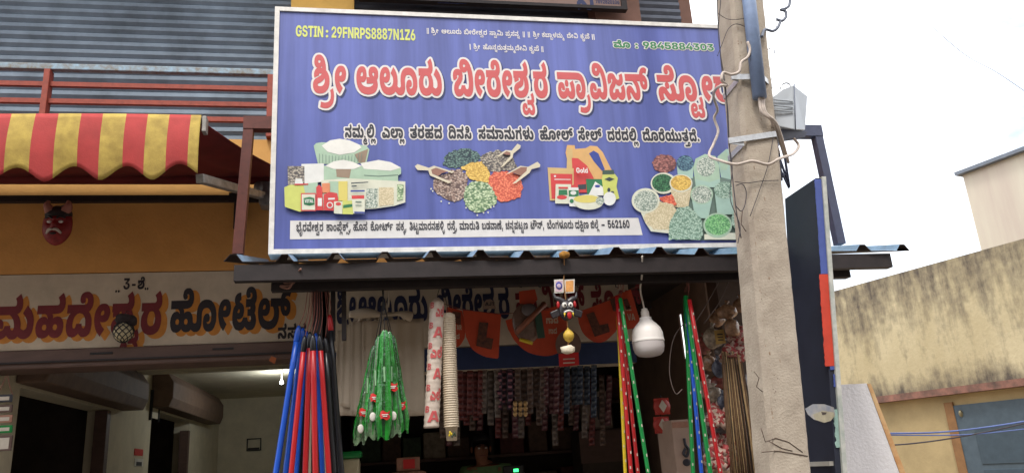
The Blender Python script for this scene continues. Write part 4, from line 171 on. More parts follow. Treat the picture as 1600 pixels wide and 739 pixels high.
[[185],[21,-3,-22,4,-19,12,-14,17,-11,21,27,14,11,-21,11,-14,14,-5,12,4,4,14,-1,14,0,12,-1,12,3,17,6,15,10,12,13,9,36,7,34,-6,24,-18,14,-25,5,-31,-7,-35,-19,-22,-28,-7,-24,5,-16,16,-6,23,4,18,10,12,16,4,16,-5,5,-13,-4,-13,-10,-4,-9,2,-6,7,4,3,-1,-4,0,-5,4,-13,14,-6,14,4,9,12,3,21,-5,26,-15,19,-26,7,-19,-4,-13,-13,-4,-20,0,-12,1,-12,0,-15,-6,-23,-15,-13]],
[[182],[52,-3,-18,3,-13,11,-9,17,-3,24,4,27,10,21,19,15,5,-5,-38,0,0,28,104,0,17,1,8,3,4,5,1,6,-4,15,-10,14,24,15,15,-25,5,-24,-2,-13,-8,-14,-8,-5,-7,-3,-9,-2,6,2,15,-14,9,-21,4,-26,-3,-24,-9,-17,-14,-10,-18,-4,-18,3,-14,10,-12,16,13,2,-14,-19,-15,-9],[57,26,14,7,6,20,28,0,2,-13,4,-8,13,-6,13,6,3,8,1,13,-3,22,-9,18,-15,12,-21,5,-4,0,-21,-5,-15,-12,-9,-17,-4,-22,1,-13,4,-9]],
[[140],[70,-3,-32,6,-18,15,-7,20,2,14,6,10,11,10,-2,-4,-22,-1,0,23,124,0,0,-23,-21,1,-3,4,10,-8,7,-11,3,-15,-6,-20,-19,-15,-15,-5],[70,25,13,2,8,4,6,16,-3,12,-9,8,-15,3,-14,-3,-9,-8,-3,-12,7,-16,8,-4],[47,80,5,9,18,9,12,13,5,17,0,2,-3,13,-8,10,-10,3,-9,-2,-4,-8,2,-6,5,-3,6,-1,14,3,11,11,8,-17,-9,-9,-12,-6,-15,-3,-19,4,-13,10,-5,17,3,12,8,10,12,7,16,3,26,-7,16,-18,6,-24,-6,-24,-13,-18],[49,-70,-14,2,-11,7,-6,10,-3,13,2,13,6,9,19,7,16,-5,6,-15,-1,-5,-2,-5,-16,1,1,2,0,3,-1,4,-4,2,-4,-3,-2,-7,4,-10,12,-3,10,2,6,6,2,8,20,0,5,-12,9,-4,7,2,4,6,1,7,-3,15,-9,14,19,11,7,-36,-3,-20,-6,-12,-8,-6,-9,-1,-12,2,-10,8,-8,13,13,-2,-10,-12,-12,-7],[119,-87,3,11,1,13,-1,13,-2,12,-4,13,6,30,11,-21,7,-23,2,-24,-1,-16,-3,-12]],
[[192],[136,-3,-25,7,-10,9,-10,14,14,1,-15,-19,-17,-9,-20,-3,-23,5,-13,14,-5,18,3,19,11,15,20,16,12,11,4,10,-1,6,-5,3,-7,2,-10,-4,-3,-9,1,-7,2,-6,-26,-9,-5,12,-2,13,5,18,14,12,25,5,25,-6,13,-13,4,-16,-3,-16,-10,-14,-18,-15,-14,-12,-4,-11,4,-9,12,-3,18,7,7,20,28,0,2,-13,5,-8,16,-6,14,5,5,13,-2,12,-6,10,28,12,8,-17,3,-20,-6,-23,-16,-15],[127,74,-24,4,-17,11,-12,15,10,22,11,-14,14,-10,16,-3,13,2,9,8,4,17,0,3,-3,15,-8,12,-11,4,-9,-3,-4,-8,2,-6,5,-3,6,-1,13,4,11,11,9,-18,-9,-9,-11,-6,-16,-3,-19,4,-13,10,-5,17,3,13,8,10,12,7,16,2,26,-7,17,-19,6,-28,-2,-17,-4,-14,-18,-16]],
[[186],[95,-3,-26,3,-22,7,-17,12,-12,16,-7,20,-3,23,2,18,5,16,19,21,28,8,20,-5,13,-14,5,-20,-5,-20,-14,-15,-23,-5,-16,3,-12,6,-9,8,7,23,6,-8,8,-5,10,-2,15,4,5,11,-4,11,-8,4,-11,-4,-8,-13,-3,-23,6,-26,18,-18,14,-5,18,-2,28,5,18,15,6,24,-8,26,-21,18,16,19,23,-16,16,-20,5,-27,-2,-19,-6,-18,-11,-15,-16,-11,-21,-8],[107,110,0,28,7,0,21,2,9,5,4,7,1,8,-5,14,-12,5,-13,-4,-5,-12,0,-3,1,-3,-8,13,4,3,4,1,10,-4,4,-9,-5,-11,-12,-3,-15,6,-5,15,5,17,14,12,23,5,24,-6,15,-16,5,-24,-2,-18,-10,-15,-8,-6,-15,-5,-25,-2]],
[[185],[94,-3,-25,3,-21,9,-18,14,-13,18,-8,23,-3,27,3,27,9,24,13,18,18,14,21,8,23,3,31,-5,25,-13,18,-21,9,-26,-47,0,-4,10,-7,9,-10,5,-13,1,-13,-1,-10,-5,-9,-8,-6,-11,-4,-13,-1,-16,1,-16,4,-13,6,-11,9,-8,11,-5,13,-1,19,3,13,11,5,16,9,-1,-45,0,0,34,80,0,0,-25,-3,-22,-8,-19,-12,-16,-17,-11,-20,-8]],
[[168],[84,-3,-22,2,-19,5,-15,9,-11,13,-7,16,-2,18,43,0,5,-14,11,-10,18,-3,16,3,10,6,4,10,-3,9,-10,7,-18,5,-19,3,-23,8,-17,11,-10,15,-3,18,2,16,7,14,11,11,14,9,18,5,20,2,20,-2,18,-5,14,-9,10,-12,7,-15,3,-17,-42,0,-3,10,-6,7,-9,5,-12,2,-14,-3,-9,-6,-4,-10,3,-8,9,-6,17,-5,16,-3,26,-8,18,-11,10,-14,4,-19,-3,-18,-6,-14,-11,-11,-15,-9,-19,-5]],
[[162],[5,143,0,39,152,0,0,-39,-53,0,0,-143,-46,0,0,143]],
[[104],[7,0,0,36,23,0,0,110,-23,0,0,36,91,0,0,-36,-23,0,0,-110,23,0,0,-36]],
[[183],[11,0,0,182,47,0,50,-81,7,-12,10,-16,9,-17,-6,-12,-1,21,0,23,0,17,0,77,45,0,0,-182,-47,0,-46,74,-9,14,-11,21,-13,23,9,3,1,-25,1,-21,0,-15,0,-74]],
[[67],[34,-2,-9,1,-8,6,-5,7,-2,9,2,9,5,8,8,5,9,2,9,-2,7,-5,5,-8,2,-9,-2,-9,-5,-7,-7,-6],[34,78,-9,2,-8,5,-5,7,-2,9,2,9,5,8,8,5,9,2,9,-2,7,-5,5,-8,2,-9,-2,-9,-5,-7,-7,-5]],
[[161],[13,0,0,32,68,56,12,11,10,12,3,14,-3,13,-8,8,-14,4,-14,-4,-10,-11,-3,-17,-42,0,2,19,6,16,11,14,13,10,17,6,20,2,19,-2,16,-5,14,-9,10,-11,6,-14,3,-17,-5,-23,-15,-20,-21,-20,-33,-28,74,0,0,-36]],
[[161],[79,184,20,-2,17,-6,15,-9,11,-13,6,-15,3,-18,-6,-29,-17,-30,-43,-62,-48,0,56,81,10,0,-6,-8,-11,-7,-16,-3,-17,2,-14,5,-12,9,-9,12,-6,14,-2,17,3,17,6,15,11,13,14,9,16,6],[81,150,-15,-3,-10,-11,-3,-14,3,-15,10,-10,15,-4,14,4,10,10,4,15,-4,14,-10,11]],
[[149],[11,0,0,182,133,0,0,-39,-87,0,0,-37,81,0,0,-37,-81,0,0,-69]],
[[165],[11,0,0,182,76,0,20,-2,16,-6,14,-9,10,-12,7,-15,2,-18,-2,-17,-7,-15,-11,-12,-14,-9,-17,-5,-21,-2,-45,0,0,35,45,0,14,3,10,9,4,13,-4,13,-10,9,-14,3,-27,0,0,-145],[113,0,-40,82,46,0,42,-82]],
[[160],[11,0,0,182,75,0,20,-2,17,-6,14,-9,10,-12,6,-15,2,-18,-2,-18,-6,-15,-10,-12,-14,-9,-17,-6,-20,-2,-49,0,0,38,46,0,15,3,10,8,3,13,-3,13,-10,8,-15,3,-26,0,0,-144]],
[[161],[80,-3,-20,2,-18,5,-14,7,-11,11,-7,13,-2,14,6,22,16,16,24,7,-17,5,-12,9,-9,12,-2,15,2,14,6,12,10,10,14,8,16,4,18,2,19,-2,17,-4,13,-8,10,-10,6,-12,2,-14,-2,-15,-8,-12,-13,-9,-17,-5,24,-7,17,-16,5,-22,-2,-14,-7,-13,-11,-11,-14,-7,-18,-5],[80,28,15,3,9,9,4,12,-4,13,-9,9,-15,3,-13,-3,-10,-9,-4,-13,4,-12,9,-9],[80,109,13,3,8,8,3,11,-3,11,-8,8,-13,3,-12,-3,-8,-8,-3,-11,3,-11,8,-8]],
[[161],[27,0,74,145,-86,0,0,37,131,0,0,-36,-73,-146]],
[[161],[22,0,0,36,123,0,0,-36],[109,182,0,-182,-44,0,0,142,-41,-26,0,38,44,28]],
[[161],[6,0,0,34,73,88,17,18,17,19,5,-16,-25,0,-24,0,-61,0,0,39,146,0,0,-34,-72,-88,-16,-18,-17,-19,-5,15,24,0,25,0,62,0,0,-38]],
[[161],[82,-3,-20,2,-17,6,-15,10,-10,13,-7,15,-3,17,6,30,17,29,43,63,48,0,-56,-81,-10,0,6,8,11,7,16,3,17,-2,15,-5,11,-9,9,-12,6,-14,2,-17,-2,-17,-7,-15,-11,-13,-13,-10,-17,-6],[80,32,15,3,10,11,4,14,-4,15,-10,10,-15,4,-14,-4,-10,-10,-3,-15,3,-14,10,-11]],
[[161],[4,37,0,34,76,111,44,0,-75,-111,108,0,0,-34],[93,0,0,47,0,16,0,50,42,0,0,-113]],
[[161],[80,-3,-19,2,-17,6,-13,8,-11,12,-7,15,-3,17,42,0,4,-13,10,-9,14,-4,15,4,10,10,3,16,-3,15,-10,11,-14,4,-18,-5,-10,-12,-41,0,6,108,122,0,0,-36,-83,0,-2,-35,15,9,19,4,23,-5,20,-13,14,-20,5,-24,-2,-18,-7,-16,-10,-13,-15,-10,-17,-6]],
[[161],[81,-3,-23,3,-18,8,-15,14,-10,19,-7,23,-2,27,2,27,7,23,10,19,15,13,18,9,23,3,22,-3,18,-9,15,-13,10,-19,7,-23,2,-27,-2,-27,-7,-23,-10,-19,-15,-14,-18,-8],[81,32,9,2,8,5,7,9,4,12,3,31,-3,31,-4,12,-7,8,-8,6,-9,2,-10,-2,-8,-6,-6,-8,-5,-12,-3,-31,3,-31,5,-12,6,-9,8,-5]],
[[186],[0,0,63,182,60,0,62,-182,-50,0,-24,78,-12,41,-12,45,12,0,-12,-45,-13,-41,-24,-78],[44,34,0,35,98,0,0,-35]],
[[183],[63,0,-63,182,50,0,25,-78,12,-42,12,-44,-13,0,12,44,12,42,23,78,49,0,-60,-182]],
[[144],[69,-3,-27,4,-19,12,-13,18,-4,26,0,13,42,0,0,-14,2,-9,3,-7,15,-5,14,5,4,7,2,9,0,126,45,0,0,-126,-4,-25,-13,-19,-20,-11]],
[[149],[75,-3,-20,2,-16,6,-14,10,-10,14,-7,16,-2,19,2,20,7,16,10,13,14,10,16,7,20,2,19,-2,16,-7,14,-10,10,-13,7,-16,2,-20,-2,-19,-7,-16,-10,-14,-14,-10,-16,-6],[75,31,12,4,9,11,3,18,-3,18,-9,12,-12,3,-13,-3,-9,-12,-3,-18,3,-18,9,-11]],
[[74],[57,0,-20,2,-15,7,-8,11,-3,18,0,144,44,0,0,-140,2,-7,8,-3,2,0,3,0,0,-32,-6,0]],
[[153],[62,-3,-16,2,-13,7,-12,10,-8,13,-5,17,-2,19,2,18,5,17,9,13,11,10,13,7,16,2,15,-2,12,-7,9,-11,1,0,0,70,43,0,0,-182,-43,0,0,20,-9,-13,-12,-7],[74,32,14,4,9,11,3,18,-3,17,-9,11,-14,4,-13,-4,-8,-11,-3,-17,3,-18,8,-11]],
[[142],[11,0,0,182,46,0,0,-144,80,0,0,-38]],
[[162],[11,0,0,182,77,0,18,-2,16,-4,12,-7,9,-9,5,-11,2,-13,-4,-19,-12,-14,-18,-7,0,-1,21,-6,14,-15,6,-23,-2,-14,-6,-12,-9,-11,-12,-7,-16,-5,-19,-2],[55,35,31,0,10,1,8,4,5,6,1,9,-3,11,-8,7,-13,3,-31,0],[55,108,28,0,12,3,7,7,3,10,-6,14,-16,5,-28,0]],
]
WORDS = {}
HEAVY = {
    'ಶ್ರೀ': [0, 1, 2],
    'ಆಲೂರು': [3, 4, 5, 6, 7],
    'ಬೀರೇಶ್ವರ': [8, 2, 9, 2, 10, 11, 6],
    'ಪ್ರಾವಿಜನ್': [12, 13, 1, 14, 15, 16],
    'ಸ್ಟೋರ್': [17, 5, 18, 2, 19],
    'ನಮ್ಮಲ್ಲಿ': [20, 21, 22, 23, 24],
    'ಎಲ್ಲಾ': [25, 26, 13, 24],
    'ತರಹದ': [27, 6, 28, 29],
    'ದಿನಸಿ': [30, 20, 31],
    'ಸಮಾನುಗಳು': [32, 33, 13, 20, 7, 34, 35, 36],
    'ಹೋಲ್': [37, 5, 2, 38],
    'ಸೇಲ್': [17, 2, 38],
    'ದರದಲ್ಲಿ': [29, 6, 29, 23, 24],
    'ದೊರೆಯುತ್ತದೆ.': [39, 5, 9, 40, 7, 27, 41, 39, 42],
    'ಮೊ': [43],
    'ಮಹದೇಶ್ವರ': [21, 28, 39, 2, 10, 11, 6],
    'ಹೋಟೆಲ್': [37, 5, 2, 44, 38],
    'ನಸನ': [20, 32, 20],
    '3-ಶೆ': [45, 46, 47],
    'ಶಕ್ತಿ': [10, 48, 41],
    'ಮರಾಸ್ಸ': [21, 49, 13, 32, 50],
    'ಗಾದ': [51, 13, 29],
    'ಎಲೆ': [25, 52],
}
MEDIUM = {
    '॥': [53],
    '।': [54],
    'ಶ್ರೀ': [55, 56, 57],
    'ಆಲೂರು': [58, 59, 60, 61, 62],
    'ಬೀರೇಶ್ವರ': [63, 57, 64, 57, 65, 66, 61],
    'ಸ್ವಾಮಿ': [67, 68, 66, 69],
    'ಪ್ರಸನ್ನ': [70, 56, 71, 72, 73],
    'ಕಬ್ಬಾಳಮ್ಮ': [74, 75, 68, 76, 77, 78, 79],
    'ದೇವಿ': [80, 57, 81],
    'ಕೃಪೆ': [74, 82, 83],
    'ಹೊನ್ನರುತ್ತಮ್ಮದೇವಿ': [84, 60, 72, 73, 61, 62, 85, 86, 78, 79, 80, 57, 81],
    'ಭೈರವೇಶ್ವರ': [87, 88, 61, 89, 57, 65, 66, 61],
    'ಕಾಂಪ್ಲೆಕ್ಸ್,': [90, 68, 91, 83, 92, 93, 94, 95],
    'ಹೊಸ': [84, 60, 71],
    'ಕೋರ್ಟ್': [96, 60, 57, 97, 98],
    'ಪಕ್ಕ,': [70, 74, 99, 95],
    'ತಿಟ್ಟಮಾರನಹಳ್ಳಿ': [100, 101, 102, 103, 68, 61, 72, 104, 105, 106],
    'ರಸ್ತೆ,': [61, 107, 86, 95],
    'ಮಾರುತಿ': [103, 68, 61, 62, 100],
    'ಬಡವಾಣೆ,': [108, 109, 110, 68, 111, 95],
    'ಚನ್ನಪಟ್ಟಣ': [112, 72, 73, 70, 101, 102, 113],
    'ಟೌನ್,': [114, 115, 116, 95],
    'ಬೆಂಗಳೂರು': [117, 91, 118, 77, 119, 61, 62],
    'ದಕ್ಷಿಣ': [120, 121, 113],
    'ಜಿಲ್ಲೆ': [122, 123, 92],
}
LATIN = {
    'GSTIN': [124, 125, 126, 127, 128],
    ':': [129],
    '29FNRPS8887N1Z6': [130, 131, 132, 128, 133, 134, 125, 135, 135, 135, 136, 128, 137, 138, 139],
    '9845884303': [131, 135, 140, 141, 135, 135, 140, 45, 142, 45],
    '562160': [141, 139, 130, 137, 139, 142],
    '-': [46],
    '7892820106': [136, 135, 131, 130, 135, 130, 142, 137, 142, 139],
    'NTAR': [128, 126, 143, 133],
    'RNI': [133, 128, 127],
    'VA': [144, 143],
    'AJT': [143, 145, 126],
    'Gold': [124, 146, 147, 148],
    'VITAL': [144, 127, 126, 143, 149],
    'A': [143],
    '..': [42, 42],
    'B': [150],
}
for _p, _d in (('b', HEAVY), ('m', MEDIUM), ('i', LATIN)):
    for _k, _v in _d.items(): WORDS[_p + _k] = _v
# ------------------------------------------------------------------ helpers
def _ray(px, py): return ROT.T @ np.array([(px - CPX) / FPX, -(py - CPY) / FPX, -1.0])
def at(px, py, Y):                      # the point of the upright plane y = Y seen at a pixel of the survey photo
    d = _ray(px, py); return Vector(EYE + d * (Y - EYE[1]) / d[1])
def atx(px, py, X):
    d = _ray(px, py); return Vector(EYE + d * (X - EYE[0]) / d[0])
def atp(px, py, P, n):
    d = _ray(px, py); n = np.array(n); return Vector(EYE + d * (np.dot(np.array(P) - EYE, n) / np.dot(d, n)))

def lin(c):                             # sRGB 0..255 -> linear
    return tuple((x / 255 / 12.92) if x / 255 <= .04045 else ((x / 255 + .055) / 1.055) ** 2.4 for x in c)

def mat(name, col, rough=.6, var=.12, scale=9., bump=0., bscale=60., metal=0., col2=None, streak=0., spec=.4, trans=0., emit=0., coat=0.):
    m = bpy.data.materials.new(name); m.use_nodes = True
    n, l = m.node_tree.nodes, m.node_tree.links
    b = n['Principled BSDF']
    b.inputs['Roughness'].default_value = rough; b.inputs['Metallic'].default_value = metal
    b.inputs['Specular IOR Level'].default_value = spec
    if coat: b.inputs['Coat Weight'].default_value = coat; b.inputs['Coat Roughness'].default_value = .12
    if trans: b.inputs['Transmission Weight'].default_value = trans
    t = n.new('ShaderNodeTexCoord'); src = t.outputs['Object']
    if streak:
        mp = n.new('ShaderNodeMapping'); mp.inputs['Scale'].default_value = (1, 1, streak)
        l.new(src, mp.inputs['Vector']); src = mp.outputs['Vector']
    nz = n.new('ShaderNodeTexNoise'); nz.inputs['Scale'].default_value = scale; nz.inputs['Detail'].default_value = 8
    nz.inputs['Roughness'].default_value = .65
    l.new(src, nz.inputs['Vector'])
    mx = n.new('ShaderNodeMixRGB'); r = n.new('ShaderNodeValToRGB')
    r.color_ramp.elements[0].position = .32; r.color_ramp.elements[1].position = .68
    l.new(nz.outputs['Fac'], r.inputs['Fac']); l.new(r.outputs['Color'], mx.inputs['Fac'])
    c2 = col2 if col2 else tuple(max(0, x * (1 - 2 * var)) for x in col)
    mx.inputs['Color1'].default_value = tuple(c2) + (1,); mx.inputs['Color2'].default_value = tuple(min(1, x * (1 + var * .4)) for x in col) + (1,)
    l.new(mx.outputs['Color'], b.inputs['Base Color'])
    if bump:
        bn = n.new('ShaderNodeTexNoise'); bn.inputs['Scale'].default_value = bscale; bn.inputs['Detail'].default_value = 6
        l.new(t.outputs['Object'], bn.inputs['Vector'])
        bp = n.new('ShaderNodeBump'); bp.inputs['Strength'].default_value = bump; bp.inputs['Distance'].default_value = .01
        l.new(bn.outputs['Fac'], bp.inputs['Height']); l.new(bp.outputs['Normal'], b.inputs['Normal'])
    if emit:
        l.new(mx.outputs['Color'], b.inputs['Emission Color']); b.inputs['Emission Strength'].default_value = emit
    m['mx'] = mx.name
    return m

def grain_mat(name, light, dark, scale, second=None, gap=.28):   # printed seeds: rounded cells with gaps between them
    m = bpy.data.materials.new(name); m.use_nodes = True
    n, l = m.node_tree.nodes, m.node_tree.links; b = n['Principled BSDF']; b.inputs['Roughness'].default_value = .45
    t = n.new('ShaderNodeTexCoord'); v = n.new('ShaderNodeTexVoronoi'); v.inputs['Scale'].default_value = scale
    mp = n.new('ShaderNodeMapping'); mp.inputs['Scale'].default_value = (1, .02, 1.35); mp.inputs['Rotation'].default_value = (0, .6, 0)
    l.new(t.outputs['Object'], mp.inputs['Vector']); l.new(mp.outputs['Vector'], v.inputs['Vector'])
    r = n.new('ShaderNodeValToRGB'); r.color_ramp.elements[0].position = gap; r.color_ramp.elements[1].position = gap + .42
    r.color_ramp.elements[0].color = (1, 1, 1, 1); r.color_ramp.elements[1].color = (0, 0, 0, 1)
    l.new(v.outputs['Distance'], r.inputs['Fac'])
    tint = n.new('ShaderNodeMixRGB'); tint.inputs['Color1'].default_value = light + (1,)
    tint.inputs['Color2'].default_value = (second or tuple(x * .6 for x in light)) + (1,)
    l.new(v.outputs['Color'], tint.inputs['Fac'])
    mx = n.new('ShaderNodeMixRGB'); mx.inputs['Color1'].default_value = dark + (1,)
    l.new(r.outputs['Color'], mx.inputs['Fac']); l.new(tint.outputs['Color'], mx.inputs['Color2'])
    l.new(mx.outputs['Color'], b.inputs['Base Color'])
    return m

class MB:
    """collects faces; ob() links them as one mesh object"""
    def __init__(s): s.v, s.f, s.m, s.sm = [], [], [], []
    def add(s, vs, fs, mi=0, smooth=False):
        o = len(s.v); s.v += [Vector(v) for v in vs]
        for f in fs: s.f.append([i + o for i in f]); s.m.append(mi); s.sm.append(smooth)
        return s
    def box(s, x0, x1, y0, y1, z0, z1, mi=0):
        return s.hexa([(x0, y0, z0), (x1, y0, z0), (x1, y1, z0), (x0, y1, z0), (x0, y0, z1), (x1, y0, z1), (x1, y1, z1), (x0, y1, z1)], mi)
    def hexa(s, p, mi=0):
        return s.add(p, [(3, 2, 1, 0), (4, 5, 6, 7), (0, 1, 5, 4), (1, 2, 6, 5), (2, 3, 7, 6), (3, 0, 4, 7)], mi)
    def bar(s, p, q, w, h, mi=0, up=(0, 0, 1)):       # rectangular section from p to q; w sideways, h along up
        p, q = Vector(p), Vector(q); d = (q - p).normalized(); a = d.cross(Vector(up))
        if a.length < 1e-3: a = d.cross(Vector((0, 1, 0)))
        a.normalize(); b = a.cross(d).normalized(); a *= w / 2; b *= h / 2
        return s.hexa([p - a - b, q - a - b, q + a - b, p + a - b, p - a + b, q - a + b, q + a + b, p + a + b], mi)
    def tube(s, pts, r, n=8, mi=0, cap=True, flat=1.0):
        pts = [Vector(p) for p in pts]; N = len(pts)
        rs = list(r) if hasattr(r, '__len__') else [r] * N
        t = [(pts[min(i + 1, N - 1)] - pts[max(i - 1, 0)]).normalized() for i in range(N)]
        a = t[0].cross(Vector((0, 1, 0)))
        if a.length < .1: a = t[0].cross(Vector((1, 0, 0)))
        a.normalize(); vs, fs = [], []
        for i in range(N):
            a = (a - t[i] * a.dot(t[i])).normalized(); b = t[i].cross(a)
            for k in range(n):
                th = 2 * math.pi * k / n; vs.append(pts[i] + (a * math.cos(th) + b * math.sin(th) * flat) * rs[i])
        for i in range(N - 1):
            for k in range(n):
                k2 = (k + 1) % n; fs.append((i * n + k, i * n + k2, (i + 1) * n + k2, (i + 1) * n + k))
        if cap: fs.append(tuple(range(n - 1, -1, -1))); fs.append(tuple((N - 1) * n + k for k in range(n)))
        return s.add(vs, fs, mi, True)
    def lathe(s, prof, c, n=24, mi=0, ax=None, wob=0., sx=1., sy=1.):   # prof: (radius, height) pairs round a vertical axis through c
        c = Vector(c); vs, fs = [], []
        for r, h in prof:
            for k in range(n):
                th = 2 * math.pi * k / n; rr = r * (1 + wob * math.sin(3 * th + h * 40))
                vs.append(c + Vector((rr * math.cos(th) * sx, rr * math.sin(th) * sy, h)))
        for i in range(len(prof) - 1):
            for k in range(n):
                k2 = (k + 1) % n; fs.append((i * n + k, i * n + k2, (i + 1) * n + k2, (i + 1) * n + k))
        return s.add(vs, fs, mi, True)
    def ball(s, c, rx, ry, rz, n=16, mi=0, bumpy=0., seed=0):
        c = Vector(c); vs, fs = [], []; m = n // 2; rnd = random.Random(seed); ph = [rnd.uniform(0, 6.28) for _ in range(6)]
        for i in range(m + 1):
            la = math.pi * i / m - math.pi / 2
            for k in range(n):
                lo = 2 * math.pi * k / n; d = Vector((math.cos(la) * math.cos(lo), math.cos(la) * math.sin(lo), math.sin(la)))
                q = 1 + bumpy * (math.sin(4 * d.x + ph[0] + 3 * d.z) + math.sin(5 * d.z + ph[1]) + math.sin(6 * d.y + ph[2] - 4 * d.x)) / 3
                vs.append(c + Vector((d.x * rx, d.y * ry, d.z * rz)) * q)
        for i in range(m):
            for k in range(n):
                k2 = (k + 1) % n; fs.append((i * n + k, i * n + k2, (i + 1) * n + k2, (i + 1) * n + k))
        return s.add(vs, fs, mi, True)
    def prism(s, poly, d, mi=0):                   # 3-D outline pushed along d
        poly = [Vector(p) for p in poly]; n = len(poly); d = Vector(d)
        return s.add(poly + [p + d for p in poly], [tuple(range(n - 1, -1, -1)), tuple(range(n, 2 * n))] + [(k, (k + 1) % n, n + (k + 1) % n, n + k) for k in range(n)], mi)
    def grid(s, fn, nu, nv, mi=0, smooth=True, mf=None):   # fn(u,v)->point, u,v in 0..1
        vs = [fn(i / nu, j / nv) for j in range(nv + 1) for i in range(nu + 1)]; w = nu + 1; o = len(s.v)
        s.v += [Vector(v) for v in vs]
        for j in range(nv):
            for i in range(nu):
                s.f.append([o + j * w + i, o + j * w + i + 1, o + (j + 1) * w + i + 1, o + (j + 1) * w + i])
                s.m.append(mf(i, j) if mf else mi); s.sm.append(smooth)
        return s

def ob(name, mb, mats, parent=None, label=None, cat=None, group=None, kind=None, bevel=0., solid=0., fixn=True):
    me = bpy.data.meshes.new(name)
    o = bpy.data.objects.new(name, me); COL.objects.link(o)
    off = Vector((0, 0, 0))
    if parent is not None:
        q = parent
        while q is not None: off += q.location; q = q.parent
    elif mb.v:
        lo = Vector((min(v.x for v in mb.v), min(v.y for v in mb.v), min(v.z for v in mb.v)))
        hi = Vector((max(v.x for v in mb.v), max(v.y for v in mb.v), max(v.z for v in mb.v)))
        off = Vector(((lo.x + hi.x) / 2, (lo.y + hi.y) / 2, lo.z)); o.location = off
    me.from_pydata([v - off for v in mb.v], [], mb.f)
    for m in (mats if isinstance(mats, (list, tuple)) else [mats]): me.materials.append(m)
    me.polygons.foreach_set('material_index', mb.m); me.polygons.foreach_set('use_smooth', mb.sm)
    if fixn:
        bm = bmesh.new(); bm.from_mesh(me); bmesh.ops.recalc_face_normals(bm, faces=bm.faces); bm.to_mesh(me); bm.free()
    me.update()
    if parent is not None: o.parent = parent
    if solid:
        md = o.modifiers.new('thickness', 'SOLIDIFY'); md.thickness = solid; md.offset = 0
    if bevel:
        md = o.modifiers.new('edges', 'BEVEL'); md.width = bevel; md.segments = 2; md.limit_method = 'ANGLE'
    tag(o, label, cat, group, kind)
    return o
def tag(o, label=None, cat=None, group=None, kind=None):
    for k, v in (('label', label), ('category', cat), ('group', group), ('kind', kind)):
        if v: o[k] = v
    return o
def thing(name, label, cat, loc, group=None):
    o = bpy.data.objects.new(name, None); COL.objects.link(o); o.location = Vector(loc); o.empty_display_size = .05
    return tag(o, label, cat, group)
def smooth_path(pts, n=8):
    pts = [Vector(p) for p in pts]; out = []
    P = [pts[0] * 2 - pts[1]] + pts + [pts[-1] * 2 - pts[-2]]
    for i in range(1, len(P) - 2):
        for k in range(n):
            t = k / n; a, b, c, d = P[i - 1], P[i], P[i + 1], P[i + 2]
            out.append(.5 * ((2 * b) + (c - a) * t + (2 * a - 5 * b + 4 * c - d) * t * t + (3 * b - a - 3 * c + d) * t ** 3))
    return out + [pts[-1]]

# ---- lettering: filled outlines, triangulated with a winding test so overlaps merge
def word_contours(key):
    x = 0; out = []
    for g in WORDS[key]:
        e = GLYPHS[g]
        for d in e[1:]:
            px, py, c = x, 0, []
            for i in range(0, len(d), 2):
                px += d[i]; py += d[i + 1]; c.append((px * 4, py * 4))
            out.append(c)
        x += e[0][0]
    return out
def _area(c): return sum(c[i - 1][0] * c[i][1] - c[i][0] * c[i - 1][1] for i in range(len(c))) / 2
def grow(cs, r):                      # raw outward offset, loops cleaned by the winding test
    out = []
    for c in cs:
        n = len(c); q = []
        for i in range(n):
            p0, p, p1 = c[i - 1], c[i], c[(i + 1) % n]
            e0 = (p[0] - p0[0], p[1] - p0[1]); e1 = (p1[0] - p[0], p1[1] - p[1])
            l0, l1 = math.hypot(*e0) or 1, math.hypot(*e1) or 1
            n0 = (e0[1] / l0, -e0[0] / l0); n1 = (e1[1] / l1, -e1[0] / l1)
            a = (p[0] + n0[0] * r, p[1] + n0[1] * r); b = (p[0] + n1[0] * r, p[1] + n1[1] * r)
            if e0[0] * e1[1] - e0[1] * e1[0] < 0: q += [a, p, b]
            else:
                m = (n0[0] + n1[0], n0[1] + n1[1]); l = math.hypot(*m)
                q += [a, (p[0] + m[0] / l * r, p[1] + m[1] / l * r), b] if l > .3 else [a, b]
        out.append(q)
    return out
def fill(cs):
    vs, es = [], []
    for c in cs:
        o = len(vs); n = len(c); vs += [Vector(p) for p in c]; es += [(o + i, o + (i + 1) % n) for i in range(n)]
    r = geometry.delaunay_2d_cdt(vs, es, [], 0, 1e-4)
    V, F = [tuple(v) for v in r[0]], r[2]
    A = np.concatenate([np.array(c, float) for c in cs]); B = np.concatenate([np.roll(np.array(c, float), -1, 0) for c in cs])
    T = np.array([[V[i] for i in f[:3]] for f in F]).mean(1)
    up = (A[None, :, 1] <= T[:, None, 1]) & (B[None, :, 1] > T[:, None, 1]); dn = (A[None, :, 1] > T[:, None, 1]) & (B[None, :, 1] <= T[:, None, 1])
    cr_ = (B[None, :, 0] - A[None, :, 0]) * (T[:, None, 1] - A[None, :, 1]) - (T[:, None, 0] - A[None, :, 0]) * (B[None, :, 1] - A[None, :, 1])
    w = (up & (cr_ > 0)).sum(1) - (dn & (cr_ < 0)).sum(1)
    return V, [f for f, k in zip(F, w) if k > 0]
